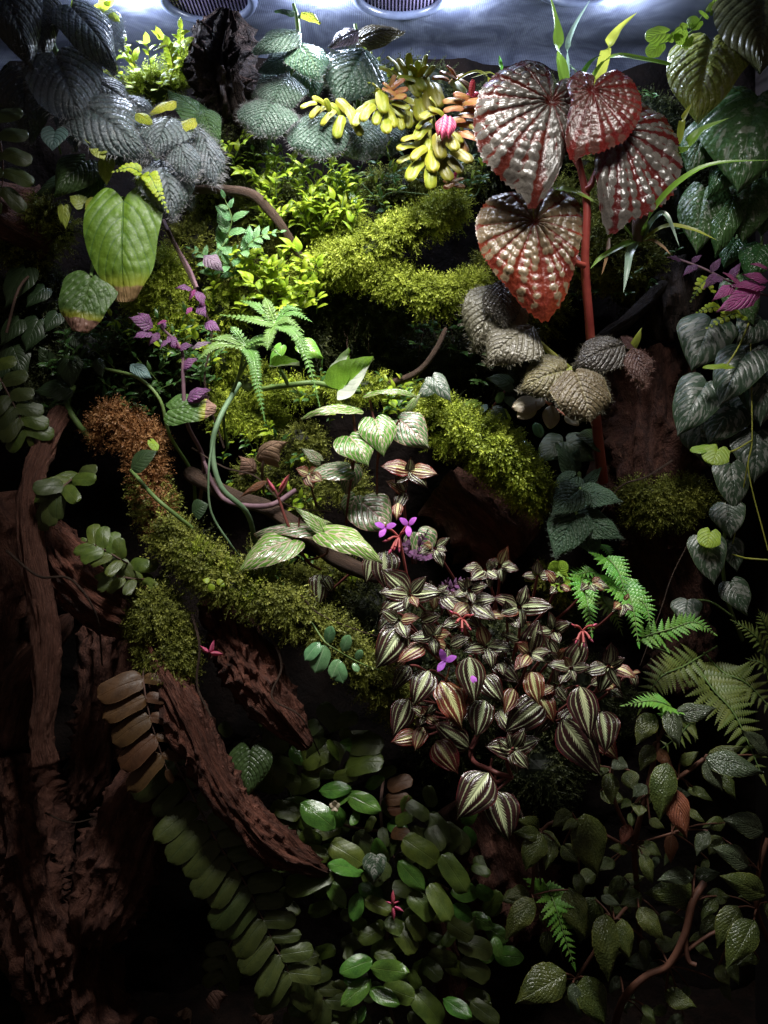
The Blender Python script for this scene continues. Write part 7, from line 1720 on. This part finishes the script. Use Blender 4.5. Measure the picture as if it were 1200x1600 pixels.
LB = (('lb', (915, 1275), (934, 1372), -.01, 1.05), ('lb', (893, 1270), (862, 1292), -.002, 1.4), ('lb', (902, 1282), (878, 1298), -.012, 1.0), ('lb', (846, 1304), (820, 1362), -.008, 1.1), ('lb', (866, 1314), (852, 1360), .0, 1.0), ('lb', (845, 1306), (802, 1300), -.006, .8), ('lb', (842, 1298), (808, 1280), .01, 1.2), ('lb', (833, 1404), (789, 1470), -.012, 1.0), ('lb', (826, 1394), (790, 1404), .0, 1.3), ('lb', (882, 1522), (804, 1568), -.012, 1.1), ('lbs', (895, 1536), (908, 1592), -.012, .85), ('lb', (915, 1528), (946, 1606), -.01, 1.1), ('lb', (945, 1428), (950, 1534), -.014, .95), ('lb', (972, 1438), (984, 1504), -.016, .8), ('lb', (998, 1418), (1038, 1470), -.008, 1.1),
      ('lb', (1042, 1192), (1030, 1284), -.02, .95), ('lbr', (1052, 1234), (1074, 1312), -.022, .85), ('lbr', (1050, 1304), (1048, 1350), -.008, 1.0), ('lb', (1008, 1314), (1036, 1342), -.008, .9), ('lb', (1004, 1334), (1020, 1382), -.012, 1.0), ('lbs', (1082, 1368), (1026, 1376), -.01, .9), ('lb', (1092, 1402), (1006, 1394), .0, .9), ('lbs', (1106, 1184), (1196, 1208), -.02, .85), ('lb', (1106, 1180), (1164, 1166), -.012, .7), ('lbs', (1104, 1190), (1130, 1238), -.02, .9), ('lbs', (1192, 1298), (1128, 1280), -.014, 1.1), ('lbs', (1168, 1352), (1112, 1324), -.012, 1.05), ('lb', (1194, 1398), (1124, 1368), -.018, .95), ('lb', (1178, 1438), (1134, 1514), -.022, 1.1), ('lb', (1152, 1418), (1120, 1482), -.012, 1.0), ('lbs', (1106, 1298), (1088, 1338), -.008, 1.1),
      ('lb', (953, 1208), (956, 1258), -.01, 1.2), ('lbs', (958, 1188), (982, 1200), -.012, 1.4), ('lb', (984, 1204), (990, 1238), -.006, 1.4), ('lbs', (1010, 1228), (988, 1246), -.01, 1.1), ('lb', (1000, 1256), (998, 1276), -.012, 1.6), ('lb', (1022, 1116), (994, 1164), -.006, 1.2), ('lbs', (1046, 1112), (1062, 1168), -.012, 1.05), ('lbs', (1056, 1116), (1122, 1106), -.006, .8), ('lb', (1062, 1192), (1092, 1174), -.008, .9), ('lb', (1082, 1230), (1114, 1252), -.004, 1.0), ('lb', (1072, 1264), (1102, 1286), -.006, .9), ('lb', (985, 1250), (970, 1264), -.006, 1.0), ('lb', (1020, 1165), (1000, 1205), -.002, 1.2), ('lbr', (1025, 1170), (1052, 1200), .0, 1.1), ('lb', (980, 1330), (950, 1325), -.002, 1.0), ('lb', (960, 1345), (930, 1360), .01, 1.0), ('lb', (905, 1365), (905, 1405), .01, 1.0), ('lb', (1015, 1280), (1040, 1295), -.004, 1.0), ('lbr', (985, 1290), (970, 1320), .0, 1.0), ('lb', (930, 1405), (905, 1475), .015, 1.1), ('lbs', (940, 1400), (970, 1415), -.002, .9), ('lb', (1120, 1400), (1095, 1440), .0, 1.0), ('lb', (1085, 1470), (1115, 1500), .0, .9), ('lb', (1040, 1550), (1090, 1575), .0, 1.0), ('lb', (1005, 1570), (1025, 1600), .0, 1.0), ('lb', (1130, 1210), (1150, 1250), .01, .9), ('lb', (1150, 1330), (1175, 1360), .0, 1.0), ('lbs', (1200, 1180), (1160, 1140), .0, .8), ('lb', (880, 1320), (905, 1350), .015, 1.2), ('lb', (1030, 1430), (1075, 1440), .01, .9), ('lb', (1140, 1500), (1155, 1540), .0, .9), ('lb', (890, 1390), (915, 1470), -.004, .9))
for k_, b_, t_, d_, w_ in LB:
    leaf(pl, [k_ + '0', k_ + '1'], b_, t_, d_, -.008 + jit(.004), (jit(.2), -1, .6), w_, jf=.25)
NODES = [(996, 1400, .03), (992, 1320, .01), (1010, 1240, .0), (1028, 1160, .0), (975, 1560, .0), (1045, 1508, -.01), (1082, 1410, -.01), (1182, 1420, .0), (1186, 1360, .0), (955, 1200, .0), (1100, 1186, -.012), (900, 1530, .0), (900, 1285, .0), (845, 1300, .0), (830, 1400, .0), (960, 1440, .0), (1150, 1450, .0), (1060, 1215, -.01), (955, 1230, .0), (1050, 1300, .0)]
for k_, b_, t_, d_, w_ in LB:
    q = min(NODES, key=lambda n_: (n_[0] - b_[0]) ** 2 + (n_[1] - b_[1]) ** 2)
    T_.add([q, ((q[0] + b_[0]) / 2, (q[1] + b_[1]) / 2 - 3, (q[2] + d_) / 2), (b_[0], b_[1], d_)], 1.6, 5, 6)
T_.add([(992, 1320, .01), (1040, 1305, .0), (1060, 1300, .0)], 2.2, 6, 8)
for i in range(75):
    x_, y_ = RND.uniform(800, 1200), RND.uniform(1200, 1590)
    if x_ < 900 and y_ < 1270: continue
    a = RND.uniform(180, 380); r = math.radians(a); L = RND.uniform(22, 46)
    d_ = .025 + jit(.012)
    q = min(NODES, key=lambda n_: (n_[0] - x_) ** 2 + (n_[1] - y_) ** 2)
    T_.add([q, ((q[0] + x_) / 2, (q[1] + y_) / 2 - 4, (q[2] + d_) / 2), (x_, y_, d_)], 1.4, 5, 6)
    leaf(pl, ['lb0', 'lb1', 'lb0', 'lbs0'], (x_, y_), (x_ + L * math.cos(r), y_ - L * math.sin(r)), d_, -.006, (jit(.2), -1, .6), RND.uniform(.9, 1.3), jf=.3)
T_.build('stem', M['st_rust'], pl)

# ---- leaf litter on the floor
for i, (x_, y_, a) in enumerate(((340, 1560, 30), (290, 1585, 100), (410, 1590, 160), (235, 1600, 60))):
    r = math.radians(a)
    pl = plant('fallen_leaf', ['brown curled fallen leaf on the dark floor by the log', 'small brown fallen leaf in the darkest corner of the floor', 'brown fallen leaf under the dark oval frond', 'brown fallen leaf against the low bark piece'][i], root_at(x_, y_, .12), 'leaf', 'fallen leaves on the floor')
    leaf(pl, 'dry', (x_ - 18 * math.cos(r), y_ + 9 * math.sin(r)), (x_ + 18 * math.cos(r), y_ - 9 * math.sin(r)), .11, -.01, (0, -.5, 1), .9)
